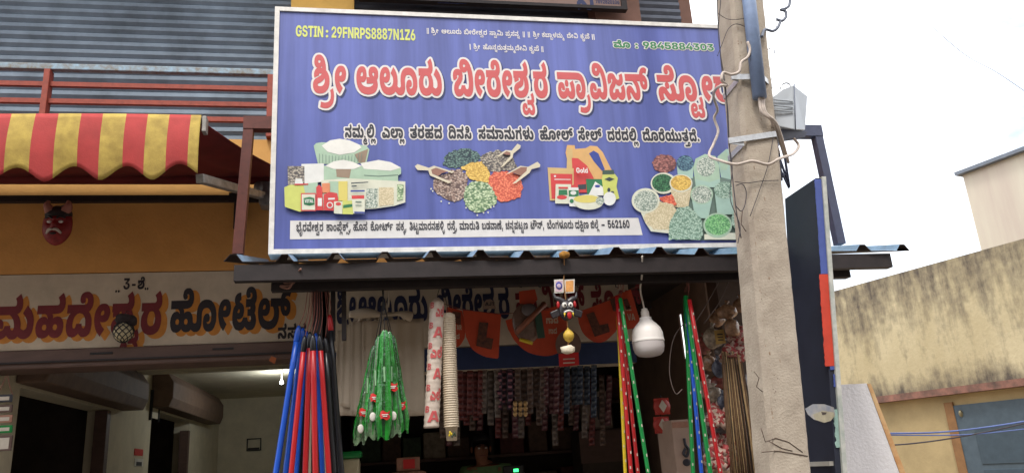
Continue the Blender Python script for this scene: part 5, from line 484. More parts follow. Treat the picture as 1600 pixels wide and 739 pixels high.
def word(mb, key, x0, x1, base, size, put, mi=0, grow_by=0., dx=0., dz=0., slope=0.):
    """one word from x0 to x1 standing on base, size = metres per em; put(u, v) -> 3-D point; slope tilts the line"""
    cs = word_contours(key)
    if sum(_area(c) for c in cs) < 0: cs = [c[::-1] for c in cs]
    xs = [p[0] for c in cs for p in c]; lo, hi = min(xs), max(xs)
    sx, sy = (x1 - x0) / (hi - lo), size / 1000
    cs = [[((p[0] - lo) * sx, p[1] * sy) for p in c] for c in cs]
    if grow_by: cs = grow(cs, grow_by)
    V, F = fill([[(p[0] * 1000, p[1] * 1000) for p in c] for c in cs])
    mb.add([put(x0 + u / 1000 + dx, base + slope * u / 1000 + v / 1000 + dz) for u, v in V], F, mi)
# ================================================================== materials
M = {}
M['sign_blue'] = mat('printed_blue_flex', (.122, .150, .43), .30, .18, 8, streak=.05, bump=.5, bscale=2.2)
M['white_frame'] = mat('white_painted_metal', (.74, .71, .66), .5, .12, 14)
M['letter_red'] = mat('printed_red', (.56, .10, .10), .4, .05)
M['letter_white'] = mat('printed_white', (.72, .68, .65), .45, .04)
M['letter_dark'] = mat('printed_dark', (.035, .035, .045), .45, .05)
M['letter_shadow'] = mat('printed_navy', (.03, .04, .12), .45, .05)
M['letter_lime'] = mat('printed_lime', (.62, .66, .16), .45, .06)
M['letter_green'] = mat('printed_green', (.05, .22, .09), .45, .06)
M['strip_white'] = mat('printed_strip_white', (.70, .67, .64), .45, .06)
# ================================================================== more materials
M['yellow_wall'] = mat('yellow_plaster', lin((206, 156, 88)), .85, .08, 3.5, bump=.25, bscale=45)
M['lintel_white'] = mat('old_white_paint', lin((200, 184, 162)), .8, .12, 4, bump=.15, bscale=60)
M['pillar_yellow'] = mat('yellow_pillar_paint', lin((222, 176, 92)), .8, .07, 4, bump=.15)
M['shutter'] = mat('blue_grey_shutter', lin((118, 132, 146)), .5, .22, 3.2, metal=.15)
M['shutter_dark'] = mat('dark_grey_shutter', lin((96, 100, 110)), .5, .14, 7, metal=.3)
M['rail_blue'] = mat('pale_blue_paint', lin((140, 170, 190)), .5, .12, 22, col2=lin((120, 110, 95)))
M['rail_red'] = mat('red_oxide_paint', lin((150, 66, 48)), .55, .16, 26)
M['brown_steel'] = mat('brown_oxide_steel', lin((96, 46, 36)), .55, .18, 18)
M['dark_steel'] = mat('dark_brown_steel', lin((44, 36, 36)), .6, .2, 16)
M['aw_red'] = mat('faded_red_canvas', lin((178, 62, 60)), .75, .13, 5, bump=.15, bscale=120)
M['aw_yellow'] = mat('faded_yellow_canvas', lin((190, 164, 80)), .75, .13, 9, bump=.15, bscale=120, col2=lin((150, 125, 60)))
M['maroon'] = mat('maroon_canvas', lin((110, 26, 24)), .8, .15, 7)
M['grey_metal'] = mat('dull_grey_metal', lin((150, 146, 140)), .45, .2, 25, metal=.4)
M['sheet'] = mat('blue_grey_roof_sheet', lin((120, 150, 176)), .4, .15, 12, metal=.2)
M['sheet_under'] = mat('roof_sheet_underside', lin((62, 50, 48)), .6, .2, 14)
M['brown_box'] = mat('brown_shutter_housing', lin((96, 74, 66)), .6, .12, 8, streak=4)
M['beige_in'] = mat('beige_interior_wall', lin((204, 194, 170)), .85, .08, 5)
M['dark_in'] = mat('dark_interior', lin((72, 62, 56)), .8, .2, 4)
M['black'] = mat('black_plastic', (.012, .012, .014), .5, .1, 20)
M['concrete'] = mat('weathered_concrete', lin((176, 160, 142)), .9, .16, 9, bump=.5, bscale=35, col2=lin((128, 112, 98)))
M['floor_cement'] = mat('cement_floor', lin((132, 124, 115)), .85, .12, 4)
# ================================================================== ground
ob('ground', MB().add([(-600, -600, -.02), (600, -600, -.02), (600, 900, -.02), (-600, 900, -.02)], [(0, 1, 2, 3)]), mat('dusty_ground', lin((150, 132, 110)), .95, .15, .8, bump=.3, bscale=6), kind='structure')
ob('road', MB().box(-80, 80, -10.5, -2.6, -.018, .0), mat('worn_asphalt', (.055, .053, .05), .9, .15, 2, bump=.4, bscale=30), kind='structure')
ob('pavement', MB().box(-40, 3.1, -2.6, 0, -.018, .13), M['floor_cement'], kind='structure')
ob('kerb', MB().box(-40, 3.1, -2.75, -2.6, -.01, .135), M['concrete'], kind='structure', bevel=.015)
# unseen house behind the viewer, height and wall tone set to block low sky
opp = thing('sky_blocking_house', 'unseen two storey house across the road, shaped to block low sky', 'house', (0, -16, 0))
ob('wall', MB().box(-22, 22, -20, -13.5, 0, 8.4), mat('darkened_house_plaster', lin((138, 124, 108)), .9, .08, 1.5), opp)
ob('roof', MB().box(-22.3, 22.3, -20.3, -13.0, 8.403, 8.6), M['concrete'], opp)
for i in range(5): ob('door', MB().box(-15 + 7 * i, -13.6 + 7 * i, -13.495, -13.45, 0, 2.2), M['shutter_dark'], opp)
# ================================================================== the building
XB = 3.10                                            # right end of the building
bld = thing('shop_building', 'yellow two storey building with blue grey roller shutters above two open shops', 'building', (-2, 0, 0))
ob('upper_wall', MB().box(-9, XB, 0, .22, 3.50, 4.0), M['yellow_wall'], bld)
ob('lower_wall', MB().box(-9, XB, .0, .22, 2.98, 3.498), mat('shade_tinted_plaster', lin((214, 154, 84)), .85, .08, 3.5, bump=.25, bscale=45), bld)  # same wall; awning shade put into the colour as an oranger tint
ob('floor_slab', MB().box(-9, XB, .22, 5, 3.75, 4.0), M['floor_cement'], bld)
XE = 1.98                                            # the wall over the shop stops here; beyond it the shop is open to its ceiling
ob('lintel', MB().box(-9, XE, .02, .22, 2.452, 2.978), M['lintel_white'], bld)
ob('end_wall', MB().box(2.72, XB, .02, .22, .13, 2.978), mat('dark_brown_end_wall', lin((92, 78, 70)), .9, .15, 5), bld)  # plain dark brown, where the wall above is yellow
M['shade_brown'] = mat('shade_toned_brown', lin((132, 98, 84)), .8, .1, 4)  # right pillar's shade painted in as brown; the side wall shares it
for x0, x1 in ((-.629, -.113), (2.02, 2.45), (-4.6, -4.1)): ob('pillar', MB().box(x0, x1, .2, .7, 4.0, 6.9), M['shade_brown' if x0 > 0 else 'pillar_yellow'], bld)
ob('roof', MB().box(-9.2, XB + .1, -.95, 6, 6.9, 7.1), M['concrete'], bld)
ob('side_wall', MB().box(XB - .12, XB, .5, 5, 4.0, 6.9), M['shade_brown'], bld)
ob('rear_wall', MB().box(-9, XB, 5, 5.2, 2.98, 6.9), M['pillar_yellow'], bld)
def shutter(x0, x1, y, z0, z1, m, parent, pitch=.075, name='roller_shutter'):
    mb = MB(); n = int((z1 - z0) / pitch)
    prof = [(0, 0), (.35, .016), (.8, .012), (.93, -.004)]
    vs, fs = [], []
    for i in range(n):
        for t, d in prof:
            z = z0 + (i + t) * pitch; vs += [(x0, y - d, z), (x1, y - d, z)]
    for k in range(len(vs) // 2 - 1): fs.append((2 * k, 2 * k + 1, 2 * k + 3, 2 * k + 2))
    mb.add(vs, fs)
    return ob(name, mb, m, parent, fixn=False, solid=.004)
s1 = shutter(-4.1, -.629, .42, 4.0, 6.85, M['shutter'], bld)
ob('bottom_bar', MB().box(-4.1, -.63, .38, .40, 4.0, 4.05), M['shutter'], s1)
shutter(-.113, 2.02, .42, 4.0, 6.85, M['shutter_dark'], bld)
shutter(2.45, XB - .12, .5, 4.0, 6.85, M['shutter_dark'], bld)
shutter(-9, -4.6, .42, 4.0, 6.85, M['shutter'], bld)
# hotel ground floor
M['hood'] = mat('brown_hood_paint', lin((112, 90, 76)), .7, .15, 8)
HX = -2.5
ob('shutter_housing', MB().box(HX - .2, -.36, -.03, .25, 2.325, 2.45), M['brown_box'], bld, bevel=.012)
ob('housing_lip', MB().box(HX - .2, -.36, -.045, -.03, 2.36, 2.372), M['dark_steel'], bld)
for x0, x1 in ((-1.86, -1.72), (-1.08, -.94)): ob('housing_slot', MB().box(x0, x1, -.036, -.03, 2.405, 2.418), M['black'], bld)
w = MB()
w.box(HX - .2, HX, .02, .55, .13, 2.45); w.box(HX - .2, HX, 2.56, 4.03, .13, 2.9); w.box(HX - .2, HX, 5.97, 8.1, .13, 2.9)
w.box(HX - .2, HX, .55, 2.56, 2.28, 2.9); w.box(HX - .2, HX, 4.03, 5.97, 2.4, 2.9)
ob('hotel_side_wall', w, M['beige_in'], bld)
ob('hotel_rear_wall', MB().box(HX - .2, -.3, 8.1, 8.3, .13, 2.9), M['beige_in'], bld)
ob('hotel_ceiling', MB().box(HX - .2, -.3, .22, 8.3, 2.9, 3.05), M['beige_in'], bld)
ob('ceiling_beam', MB().box(HX, -.45, 2.75, 2.98, 2.66, 2.9), M['beige_in'], bld)
ob('hotel_floor', MB().box(HX - 1.5, -.3, 0, 8.3, .0, .13), M['floor_cement'], bld)
ob('partition_wall', MB().box(-.45, -.30, .02, 8.1, .13, 2.9), M['beige_in'], bld)
d = MB()
for y0, y1, z in ((.55, 2.56, 2.28), (4.03, 5.97, 2.4)):
    d.box(HX - 1.6, HX - 1.55, y0 - .3, y1 + .3, .13, 2.9); d.box(HX - 1.6, HX - .2, y0 - .3, y0 - .25, .13, 2.9); d.box(HX - 1.6, HX - .2, y1 + .25, y1 + .3, .13, 2.9); d.box(HX - 1.55, HX - .2, y0 - .25, y1 + .25, 2.85, 2.9)
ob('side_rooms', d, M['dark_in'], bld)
for y0, y1, z0, z1 in ((.45, 2.95, 2.30, 2.68), (3.95, 7.1, 2.42, 2.82)):
    m_ = MB(); m_.prism([(HX + .003, y0, z1), (HX + .003, y0, z0), (HX + .20, y0, z0), (HX + .24, y0, z0 + .1), (HX + .24, y0, z1 - .12), (HX + .16, y0, z1)], (0, y1 - y0, 0))
    h = ob('shutter_hood', m_, M['hood'], bld, bevel=.01)
for y in (2.46, 5.87): ob('door_jamb', MB().box(HX - .10, HX + .012, y, y + .10, .13, 2.27), M['brown_box'], bld)
# provision shop inside
SHB = 2.3
ob('shop_lintel_band', MB().box(-.30, XE, .0, .02, 2.2, 2.36), mat('dark_blue_paint', lin((34, 48, 84)), .7, .1, 8), bld)
ob('shop_head', MB().box(-.30, XE, .022, .2, 2.2, 2.452), M['lintel_white'], bld)
w = MB(); w.box(2.6, 2.615, -.02, .515, .13, 2.9); w.box(2.6, 2.615, .575, SHB, .13, 2.9); w.box(2.6, 2.615, .515, .575, .13, 2.28); w.box(2.6, 2.615, .515, .575, 2.66, 2.9)
ob('shop_side_wall', w, mat('brown_shop_wall', lin((128, 104, 88)), .85, .12, 5), bld)
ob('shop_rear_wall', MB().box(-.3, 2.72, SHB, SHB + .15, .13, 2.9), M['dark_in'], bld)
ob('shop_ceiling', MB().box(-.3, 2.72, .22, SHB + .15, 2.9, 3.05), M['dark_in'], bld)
ob('shop_floor', MB().box(-.3, 2.72, 0, SHB + .15, .0, .13), M['floor_cement'], bld)
for p_, q_ in (((2.25, .30, 2.70), (1.2, .45, 2.24)),): ob('diagonal_brace', MB().bar(p_, q_, .04, .06), M['dark_steel'], bld)
# ================================================================== balcony railing
rl = thing('balcony_railing', 'red oxide balcony railing with a pale blue top rail in front of shutters', 'railing', (-2, -.02, 4.0))
ob('top_rail', MB().box(-9, 2.9, -.05, .0, 4.525, 4.575), M['rail_blue'], rl, bevel=.006)
for z in (4.414, 4.277, 4.15): ob('rail', MB().box(-9, 2.9, -.035, -.005, z - .018, z + .018), M['rail_red'], rl)
for x in (-2.325, -.745, -3.9, -5.5, .85, 2.4): ob('post', MB().box(x - .021, x + .021, -.06, .018, 4.0, 4.524), M['rail_red'], rl, bevel=.004)
# ================================================================== sign board behind the railing, above the blue sign
tb = thing('name_board', 'brown framed board with dark lettering hanging before the upper dark shutter', 'sign', (1.1, .1, 5.39))
bx0, bx1, bz = -.02, 2.235, 5.365
ob('panel', MB().box(bx0, bx1, .10, .13, bz, bz + .75), mat('brown_board_paint', lin((150, 122, 112)), .6, .1, 5), tb)
f = MB(); f.box(bx0 - .05, bx1 + .05, .08, .14, bz - .03, bz); f.box(bx0 - .05, bx0, .08, .14, bz, bz + .8); f.box(bx1, bx1 + .05, .08, .14, bz, bz + .8); f.box(bx0, bx1, .08, .14, bz + .75, bz + .8)
ob('frame', f, M['dark_steel'], tb)
f = MB(); put = lambda u, v: Vector((u, .097, v))
word(f, 'bಶಕ್ತಿ', .1, .9, bz + .10, .42, put); word(f, 'bಮರಾಸ್ಸ', 1.0, 1.98, bz + .10, .42, put); word(f, 'i7892820106', 2.0, 2.22, bz + .03, .055, put)
ob('lettering', f, M['letter_shadow'], tb, fixn=False)
# ================================================================== painted signs on the lintel
hs = thing('painted_hotel_sign', 'white painted hotel sign with red and black Kannada letters shadowed in orange', 'sign', (-1.6, 0, 2.452))
ob('panel', MB().box(-5.5, -.40, .0, .018, 2.456, 2.974), M['lintel_white'], hs)
hp = lambda d: (lambda u, v: Vector((u, -d, v)))
def hx(px, py): return at(px, py, 0)
lr = MB(); bz = hx(150, 525).z
HO = mat('orange_shadow_paint', lin((196, 128, 52)), .7, .1, 14); HR = mat('maroon_sign_paint', lin((116, 34, 40)), .6, .12, 14); HB = mat('black_sign_paint', lin((40, 34, 40)), .6, .12, 14)
for k, (dx, dz) in enumerate(((.035, -.022), (0, 0))):
    word(lr, 'bಮಹದೇಶ್ವರ', hx(-12, 500).x, hx(252, 500).x, bz, .385, hp(.001 + .0015 * k), 0 if k == 0 else 1, .006 if k == 0 else 0, dx, dz)
    word(lr, 'bಹೋಟೆಲ್', hx(266, 500).x, hx(455, 500).x, bz + .01, .385, hp(.001 + .0015 * k), 0 if k == 0 else 2, .006 if k == 0 else 0, dx, dz)
word(lr, 'b3-ಶೆ', hx(193, 445).x, hx(226, 445).x, hx(200, 452).z, .11, hp(.002), 2); word(lr, 'i..', hx(180, 456).x, hx(187, 456).x, hx(183, 457).z, .1, hp(.002), 2); word(lr, 'i..', hx(226, 452).x, hx(232, 452).x, hx(228, 453).z, .1, hp(.002), 2)
word(lr, 'bನಸನ', hx(434, 525).x, hx(478, 525).x, hx(440, 529).z, .14, hp(.002), 2)
ob('lettering', lr, [HO, HR, HB], hs, fixn=False)
ns = thing('painted_shop_sign', 'white wall sign with dark blue and maroon Kannada letters behind the hanging goods', 'sign', (1.2, 0, 2.452))
ob('panel', MB().box(-.28, XE - .01, .0, .018, 2.37, 2.974), M['lintel_white'], ns)
lr = MB(); NB = mat('navy_sign_paint', lin((36, 40, 70)), .6, .12, 14)
for k, a, b, c in (('bಶ್ರೀ', 526, 556, 0), ('bಆಲೂರು', 560, 668, 0), ('bಬೀರೇಶ್ವರ', 682, 796, 0), ('bಪ್ರಾವಿಜನ್', 806, 915, 1), ('bಸ್ಟೋರ್', 925, 1004, 1)):
    word(lr, k, hx(a, 480).x, hx(b, 480).x, hx(700, 500).z, .33, hp(.003), c)
ob('lettering', lr, [NB, HR], ns, fixn=False)
# ================================================================== the shop sign
SY = -1.0
def on_sign(d): return lambda u, v: Vector((u, SY - d, v))
def sp(px, py): p = at(px, py, SY); return p.x, p.z
sign = thing('shop_sign', 'large blue printed shop sign with red Kannada title and grain pictures', 'sign', (1.05, SY, 2.81))
SX0, SX1, SZ0, SZ1 = -.60, 2.72, 2.807, 4.503
ob('panel', MB().box(SX0 + .03, SX1 - .03, SY, SY + .10, SZ0 + .03, SZ1 - .03), M['sign_blue'], sign)
f = MB()
for a in ((SX0, SX1, SZ0, SZ0 + .03), (SX0, SX1, SZ1 - .03, SZ1), (SX0, SX0 + .03, SZ0 + .03, SZ1 - .03), (SX1 - .03, SX1, SZ0 + .03, SZ1 - .03)):
    f.box(a[0], a[1], SY - .012, SY + .12, a[2], a[3])
ob('frame', f, M['white_frame'], sign)
def line(name, words, size, base_px, mats, layers, parent=None, put=on_sign, z0=.002):
    """words: (key, px0, px1); base_px: two (px, py) points of the baseline; layers: (material index, grow, dx, dz)"""
    parent = parent or sign
    mb = MB()
    (ax, az), (bx, bz) = sp(*base_px[0]), sp(*base_px[1])
    base = (az + bz) / 2; py = (base_px[0][1] + base_px[1][1]) / 2
    for k, (mi, g, dx, dz) in enumerate(layers):
        for key, p0, p1 in words:
            t0 = (p0 - base_px[0][0]) / (base_px[1][0] - base_px[0][0]); yy = base_px[0][1] + t0 * (base_px[1][1] - base_px[0][1])
            word(mb, key, sp(p0, yy)[0], sp(p1, yy)[0], base, size, put(z0 + .0015 * k), mi, g, dx, dz)
    return ob(name, mb, mats, parent, fixn=False)
RWS = [M['letter_shadow'], M['letter_white'], M['letter_red']]
line('title_lettering', [('bಶ್ರೀ', 489, 541), ('bಆಲೂರು', 557, 691), ('bಬೀರೇಶ್ವರ', 709, 857), ('bಪ್ರಾವಿಜನ್', 873, 1015), ('bಸ್ಟೋರ್', 1030, 1159)],
     .345, [(489, 149), (1172, 158)], RWS, [(0, .014, .010, -.012), (1, .014, 0, 0), (2, 0, 0, 0)])
DW = [M['letter_white'], M['letter_dark']]
line('offer_lettering', [('bನಮ್ಮಲ್ಲಿ', 539, 587), ('bಎಲ್ಲಾ', 597, 632), ('bತರಹದ', 641, 691), ('bದಿನಸಿ', 701, 737), ('bಸಮಾನುಗಳು', 748, 834), ('bಹೋಲ್', 844, 896), ('bಸೇಲ್', 904, 941),
     ('bದರದಲ್ಲಿ', 950, 997), ('bದೊರೆಯುತ್ತದೆ.', 1005, 1093)], .118, [(539, 215), (1093, 222)], DW, [(0, .009, 0, 0), (1, 0, 0, 0)])
line('invocation_lettering', [('m॥', 667, 670), ('mಶ್ರೀ', 674, 685), ('mಆಲೂರು', 690, 721), ('mಬೀರೇಶ್ವರ', 725, 761), ('mಸ್ವಾಮಿ', 765, 786), ('mಪ್ರಸನ್ನ', 790, 812), ('m॥', 817, 820), ('m॥', 825, 828),
     ('mಶ್ರೀ', 833, 843), ('mಕಬ್ಬಾಳಮ್ಮ', 847, 882), ('mದೇವಿ', 886, 903), ('mಕೃಪೆ', 907, 921), ('m॥', 925, 929)], .054, [(667, 53), (929, 61)], [M['letter_white']], [(0, 0, 0, 0)])
line('invocation_lettering', [('m।', 734, 735.5), ('mಶ್ರೀ', 740, 750), ('mಹೊನ್ನರುತ್ತಮ್ಮದೇವಿ', 755, 823), ('mಕೃಪೆ', 827, 842), ('m॥', 846, 849)], .054, [(734, 78), (849, 80)], [M['letter_white']], [(0, 0, 0, 0)])
line('tax_number_lettering', [('iGSTIN', 462, 505), ('i:', 509, 513), ('i29FNRPS8887N1Z6', 518, 649)], .115, [(462, 58), (649, 64)], [M['letter_lime']], [(0, 0, 0, 0)])
line('phone_lettering', [('bಮೊ', 959, 985), ('i:', 993, 997), ('i9845884303', 1005, 1115)], .075, [(959, 76), (1115, 79)], [M['letter_white'], M['letter_green']], [(0, .006, 0, 0), (1, 0, 0, 0)])
mb = MB(); (x0, z0), (x1, z1) = sp(453, 374), sp(998, 340)
mb.add([(x0, SY - .002, z0), (x1 + .012, SY - .002, z0), (x1 - .004, SY - .002, z1 - .003), (x0, SY - .002, z1 - .003)], [(0, 1, 2, 3)])
ob('address_strip', mb, M['strip_white'], sign, fixn=False)
line('address_lettering', [('mಭೈರವೇಶ್ವರ', 463, 505), ('mಕಾಂಪ್ಲೆಕ್ಸ್,', 510, 548), ('mಹೊಸ', 552, 574), ('mಕೋರ್ಟ್', 579, 614), ('mಪಕ್ಕ,', 619, 635), ('mತಿಟ್ಟಮಾರನಹಳ್ಳಿ', 640, 695), ('mರಸ್ತೆ,', 699, 714), ('mಮಾರುತಿ', 718, 749),
     ('mಬಡವಾಣೆ,', 753, 786), ('mಚನ್ನಪಟ್ಟಣ', 790, 825), ('mಟೌನ್,', 829, 850), ('mಬೆಂಗಳೂರು', 855, 896), ('mದಕ್ಷಿಣ', 899, 920), ('mಜಿಲ್ಲೆ', 923, 936), ('i-', 940, 945), ('i562160', 950, 984)],
     .075, [(463, 361), (984, 357)], [M['letter_dark']], [(0, 0, 0, 0)], z0=.0045)
# ---- pictures printed on the sign
PAL = {}
def pal(k, m): PAL[k] = (len(PAL), m)
for k, c in (('cream', (215, 215, 195)), ('palegreen', (170, 195, 170)), ('ricewhite', (228, 226, 218)), ('sackbrown', (150, 130, 110)), ('yellow', (215, 200, 110)), ('red', (205, 70, 70)),
             ('green', (50, 120, 80)), ('wood', (215, 205, 180)), ('hollow', (150, 110, 95)), ('gold', (205, 175, 120)), ('white', (225, 225, 220)), ('canister', (215, 170, 110)), ('lid', (70, 90, 80)),
             ('blue', (60, 75, 150)), ('lime', (200, 205, 110)), ('grey', (110, 130, 120)), ('orange', (220, 140, 100)), ('glass', (165, 194, 180)), ('dark', (60, 70, 75))):
    pal(k, mat('printed_' + k, lin(c), .4, .06, 12))
for k, a, b, s, c in (('g_green', (120, 150, 140), (30, 50, 60), 75, (70, 100, 95)), ('g_grey', (205, 195, 175), (80, 75, 75), 75, (130, 120, 110)), ('g_yellow', (240, 205, 110), (190, 150, 70), 80, (225, 190, 95)),
                      ('g_brown', (215, 195, 180), (95, 75, 70), 75, (150, 120, 105)), ('g_red', (245, 150, 110), (190, 80, 60), 80, (225, 110, 85)), ('g_pea', (220, 230, 195), (90, 120, 85), 65, (175, 195, 150)),
                      ('g_white', (225, 228, 215), (120, 136, 124), 95, (190, 195, 180)), ('g_nut', (190, 130, 120), (100, 60, 60), 55, (150, 95, 90)), ('g_teal', (110, 150, 160), (40, 65, 90), 65, (75, 110, 130)),
                      ('g_leaf', (80, 140, 95), (25, 65, 45), 75, (55, 110, 70)), ('g_lime', (165, 214, 155), (84, 140, 92), 85, (115, 190, 110)), ('g_beige', (225, 212, 180), (190, 175, 140), 90, (210, 195, 160)),
                      ('g_mint', (196, 214, 196), (104, 134, 116), 88, (160, 188, 168))):
    pal(k, grain_mat('printed_grain_' + k[2:], lin(a), lin(b), s, lin(c)))
PM = [m for _, m in sorted(PAL.values(), key=lambda t: t[0])]
class Pic:
    def __init__(s, ox, oy, k): s.o, s.k, s.mb, s.n = (ox, oy), k, MB(), 0
    def px(s, x, y): return s.o[0] + x / s.k, s.o[1] + y / s.k
    def poly(s, col, *pts, rough=0.):
        s.n += 1; c = [sp(*s.px(x, y)) for x, y in zip(pts[::2], pts[1::2])]
        if rough:                        # ragged outline of loose seeds
            q = []; rnd = random.Random(s.n * 7 + len(pts))
            for i in range(len(c)):
                a, b = c[i], c[(i + 1) % len(c)]; n = max(2, int(math.hypot(b[0] - a[0], b[1] - a[1]) / .012))
                q += [(a[0] + (b[0] - a[0]) * t / n + rnd.uniform(-rough, rough), a[1] + (b[1] - a[1]) * t / n + rnd.uniform(-rough, rough)) for t in range(n)]
            c = q
        c = [(x * 1000, z * 1000) for x, z in c]
        if _area(c) < 0: c = c[::-1]
        V, F = fill([c]); d = .002 + .0006 * s.n
        s.mb.add([(u / 1000, SY - d, v / 1000) for u, v in V], F, PAL[col][0]); return s
    def oval(s, col, cx, cy, rx, ry, rough=0.):
        p = []
        for i in range(28): p += [cx + rx * math.cos(i * math.pi / 14), cy + ry * math.sin(i * math.pi / 14)]
        return s.poly(col, *p, rough=rough)
    def done(s, name): return ob(name, s.mb, PM, sign, fixn=False)
p = Pic(440, 200, 5.28)
p.poly('palegreen', 265, 150, 285, 128, 330, 120, 640, 140, 700, 150, 725, 180, 700, 290, 480, 300, 300, 298).poly('sackbrown', 600, 220, 715, 175, 690, 285, 640, 290)
p.poly('ricewhite', 330, 150, 400, 105, 480, 92, 560, 105, 640, 140, 660, 165, 600, 205, 480, 225, 380, 200)
for i in range(14): p.poly('grey', 310 + i * 27, 215 + 20 * math.sin(i / 4), 314 + i * 27, 215 + 20 * math.sin(i / 4), 316 + i * 26, 292, 312 + i * 26, 292)
p.poly('white', 165, 305, 350, 300, 350, 450, 165, 470).poly('g_grey', 50, 322, 190, 322, 190, 470, 55, 480)
p.poly('palegreen', 660, 310, 985, 340, 985, 385, 960, 400, 960, 455, 660, 455).poly('ricewhite', 650, 300, 800, 272, 900, 290, 985, 335, 900, 362, 680, 345).poly('grey', 680, 395, 800, 402, 960, 392, 960, 398, 800, 408, 680, 401)
p.poly('palegreen', 350, 320, 660, 320, 665, 445, 350, 455).poly('sackbrown', 450, 345, 575, 345, 560, 422, 455, 412).poly('ricewhite', 362, 322, 430, 285, 510, 272, 590, 290, 662, 322, 600, 348, 430, 348)
p.poly('cream', 330, 440, 560, 425, 1020, 450, 1020, 622, 930, 650, 780, 672, 640, 682, 330, 690).poly('palegreen', 390, 450, 470, 450, 470, 600, 390, 600)
p.poly('g_white', 700, 512, 792, 505, 792, 665, 690, 672).poly('g_beige', 803, 500, 925, 500, 925, 640, 803, 655).poly('g_pea', 952, 475, 1006, 475, 1002, 600, 952, 610)
p.poly('yellow', 470, 450, 545, 450, 545, 610, 470, 610).poly('lime', 25, 500, 70, 480, 225, 480, 225, 695, 150, 700, 30, 660).poly('palegreen', 180, 470, 300, 460, 300, 560, 200, 560).poly('orange', 335, 468, 400, 465, 400, 545, 335, 545)
p.poly('white', 118, 430, 170, 430, 180, 470, 110, 475).poly('red', 110, 472, 222, 470, 222, 480, 110, 484).poly('red', 288, 500, 310, 480, 335, 500, 348, 690, 288, 690).poly('white', 300, 590, 335, 590, 335, 655, 300, 655).poly('red', 350, 560, 400, 540, 460, 550, 468, 600, 455, 695, 350, 690)
p.poly('white', 385, 590, 440, 588, 440, 602, 385, 604).oval('white', 400, 648, 26, 26).oval('red', 400, 648, 18, 18)
p.poly('red', 163, 550, 285, 550, 285, 697, 163, 697).poly('cream', 170, 560, 279, 560, 279, 688, 170, 688).poly('green', 185, 592, 235, 582, 272, 592, 275, 645, 235, 655, 188, 645)
p.poly('cream', 434, 620, 502, 620, 502, 722, 434, 718).oval('red', 470, 640, 22, 14).poly('lime', 504, 615, 596, 612, 592, 726, 504, 724).poly('green', 510, 650, 585, 640, 585, 664, 510, 676).poly('cream', 578, 570, 686, 568, 686, 722, 592, 720).poly('red', 578, 572, 682, 570, 682, 598, 580, 600).poly('blue', 600, 704, 686, 706, 686, 720, 600, 718)
p.poly('blue', 570, 530, 686, 528, 686, 541, 570, 543).poly('dark', 575, 468, 715, 460, 715, 468, 575, 478).poly('dark', 578, 492, 620, 490, 620, 500, 578, 503).poly('grey', 610, 620, 660, 620, 660, 628, 610, 628).poly('grey', 610, 650, 660, 650, 660, 656, 610, 656)
x0, y0 = p.px(195, 640); x1, _ = p.px(266, 640)
word(p.mb, 'i' + 'VITAL', sp(x0, y0)[0], sp(x1, y0)[0], sp(x0, y0 - 1)[1], .03, on_sign(.04), PAL['white'][0])
p.done('flour_and_packets_picture')
p = Pic(640, 210, 5.686); R_ = .006
p.poly('g_green', 300, 250, 320, 180, 400, 140, 500, 125, 590, 150, 635, 200, 600, 260, 480, 300, 360, 300, 295, 275, rough=R_)
p.poly('g_grey', 635, 200, 700, 160, 800, 140, 900, 180, 940, 260, 960, 300, 800, 335, 690, 330, 630, 250, rough=R_)
p.poly('g_brown', 210, 420, 250, 380, 380, 320, 450, 315, 520, 370, 510, 480, 490, 570, 400, 605, 300, 570, 220, 500, rough=R_)
p.poly('g_red', 690, 380, 740, 340, 860, 325, 980, 370, 1010, 470, 980, 560, 900, 590, 830, 605, 770, 570, 690, 450, rough=R_)
p.poly('g_pea', 500, 480, 530, 425, 640, 415, 710, 450, 780, 560, 770, 610, 710, 660, 640, 700, 560, 690, 500, 640, 475, 560, rough=R_)
p.poly('g_yellow', 455, 300, 530, 260, 640, 245, 690, 300, 710, 350, 700, 425, 600, 425, 520, 390, 500, 330, rough=R_)
for x, y in ((280, 598), (350, 615), (500, 655), (575, 690), (600, 722), (655, 700), (695, 698), (720, 655), (745, 645), (190, 490), (205, 510)): p.oval('cream', x, y, 7, 7)
p.poly('wood', 45, 290, 70, 272, 170, 305, 215, 286, 395, 342, 372, 352, 240, 305, 200, 320, 205, 360, 370, 432, 345, 442, 180, 372, 165, 328, 70, 325).poly('hollow', 190, 322, 232, 304, 340, 338, 285, 352, 255, 378, 200, 358)
p.poly('wood', 985, 108, 955, 92, 905, 152, 850, 148, 768, 206, 790, 205, 855, 166, 892, 168, 893, 200, 803, 303, 828, 292, 912, 215, 918, 180, 978, 132).poly('hollow', 826, 180, 858, 158, 890, 170, 888, 192, 870, 192)
p.poly('wood', 1157, 278, 1132, 252, 1050, 297, 980, 288, 850, 362, 880, 356, 985, 304, 1036, 302, 1036, 332, 908, 448, 940, 442, 1062, 350, 1080, 318, 1152, 300).poly('hollow', 900, 345, 985, 300, 1040, 300, 1034, 335, 985, 375)
p.done('pulses_and_scoops_picture')
p = Pic(850, 210, 5.685)
p.poly('canister', 205, 97, 272, 99, 276, 132, 370, 125, 410, 103, 470, 108, 520, 160, 585, 290, 602, 322, 605, 360, 520, 400, 500, 470, 260, 470, 190, 165).poly('blue', 398, 172, 440, 147, 482, 172, 540, 316, 512, 326, 440, 240)
p.poly('gold', 205, 130, 250, 130, 262, 300, 255, 400, 200, 300).poly('red', 245, 212, 300, 215, 380, 280, 440, 390, 440, 520, 262, 520).poly('dark', 300, 450, 372, 445, 372, 490, 300, 492)
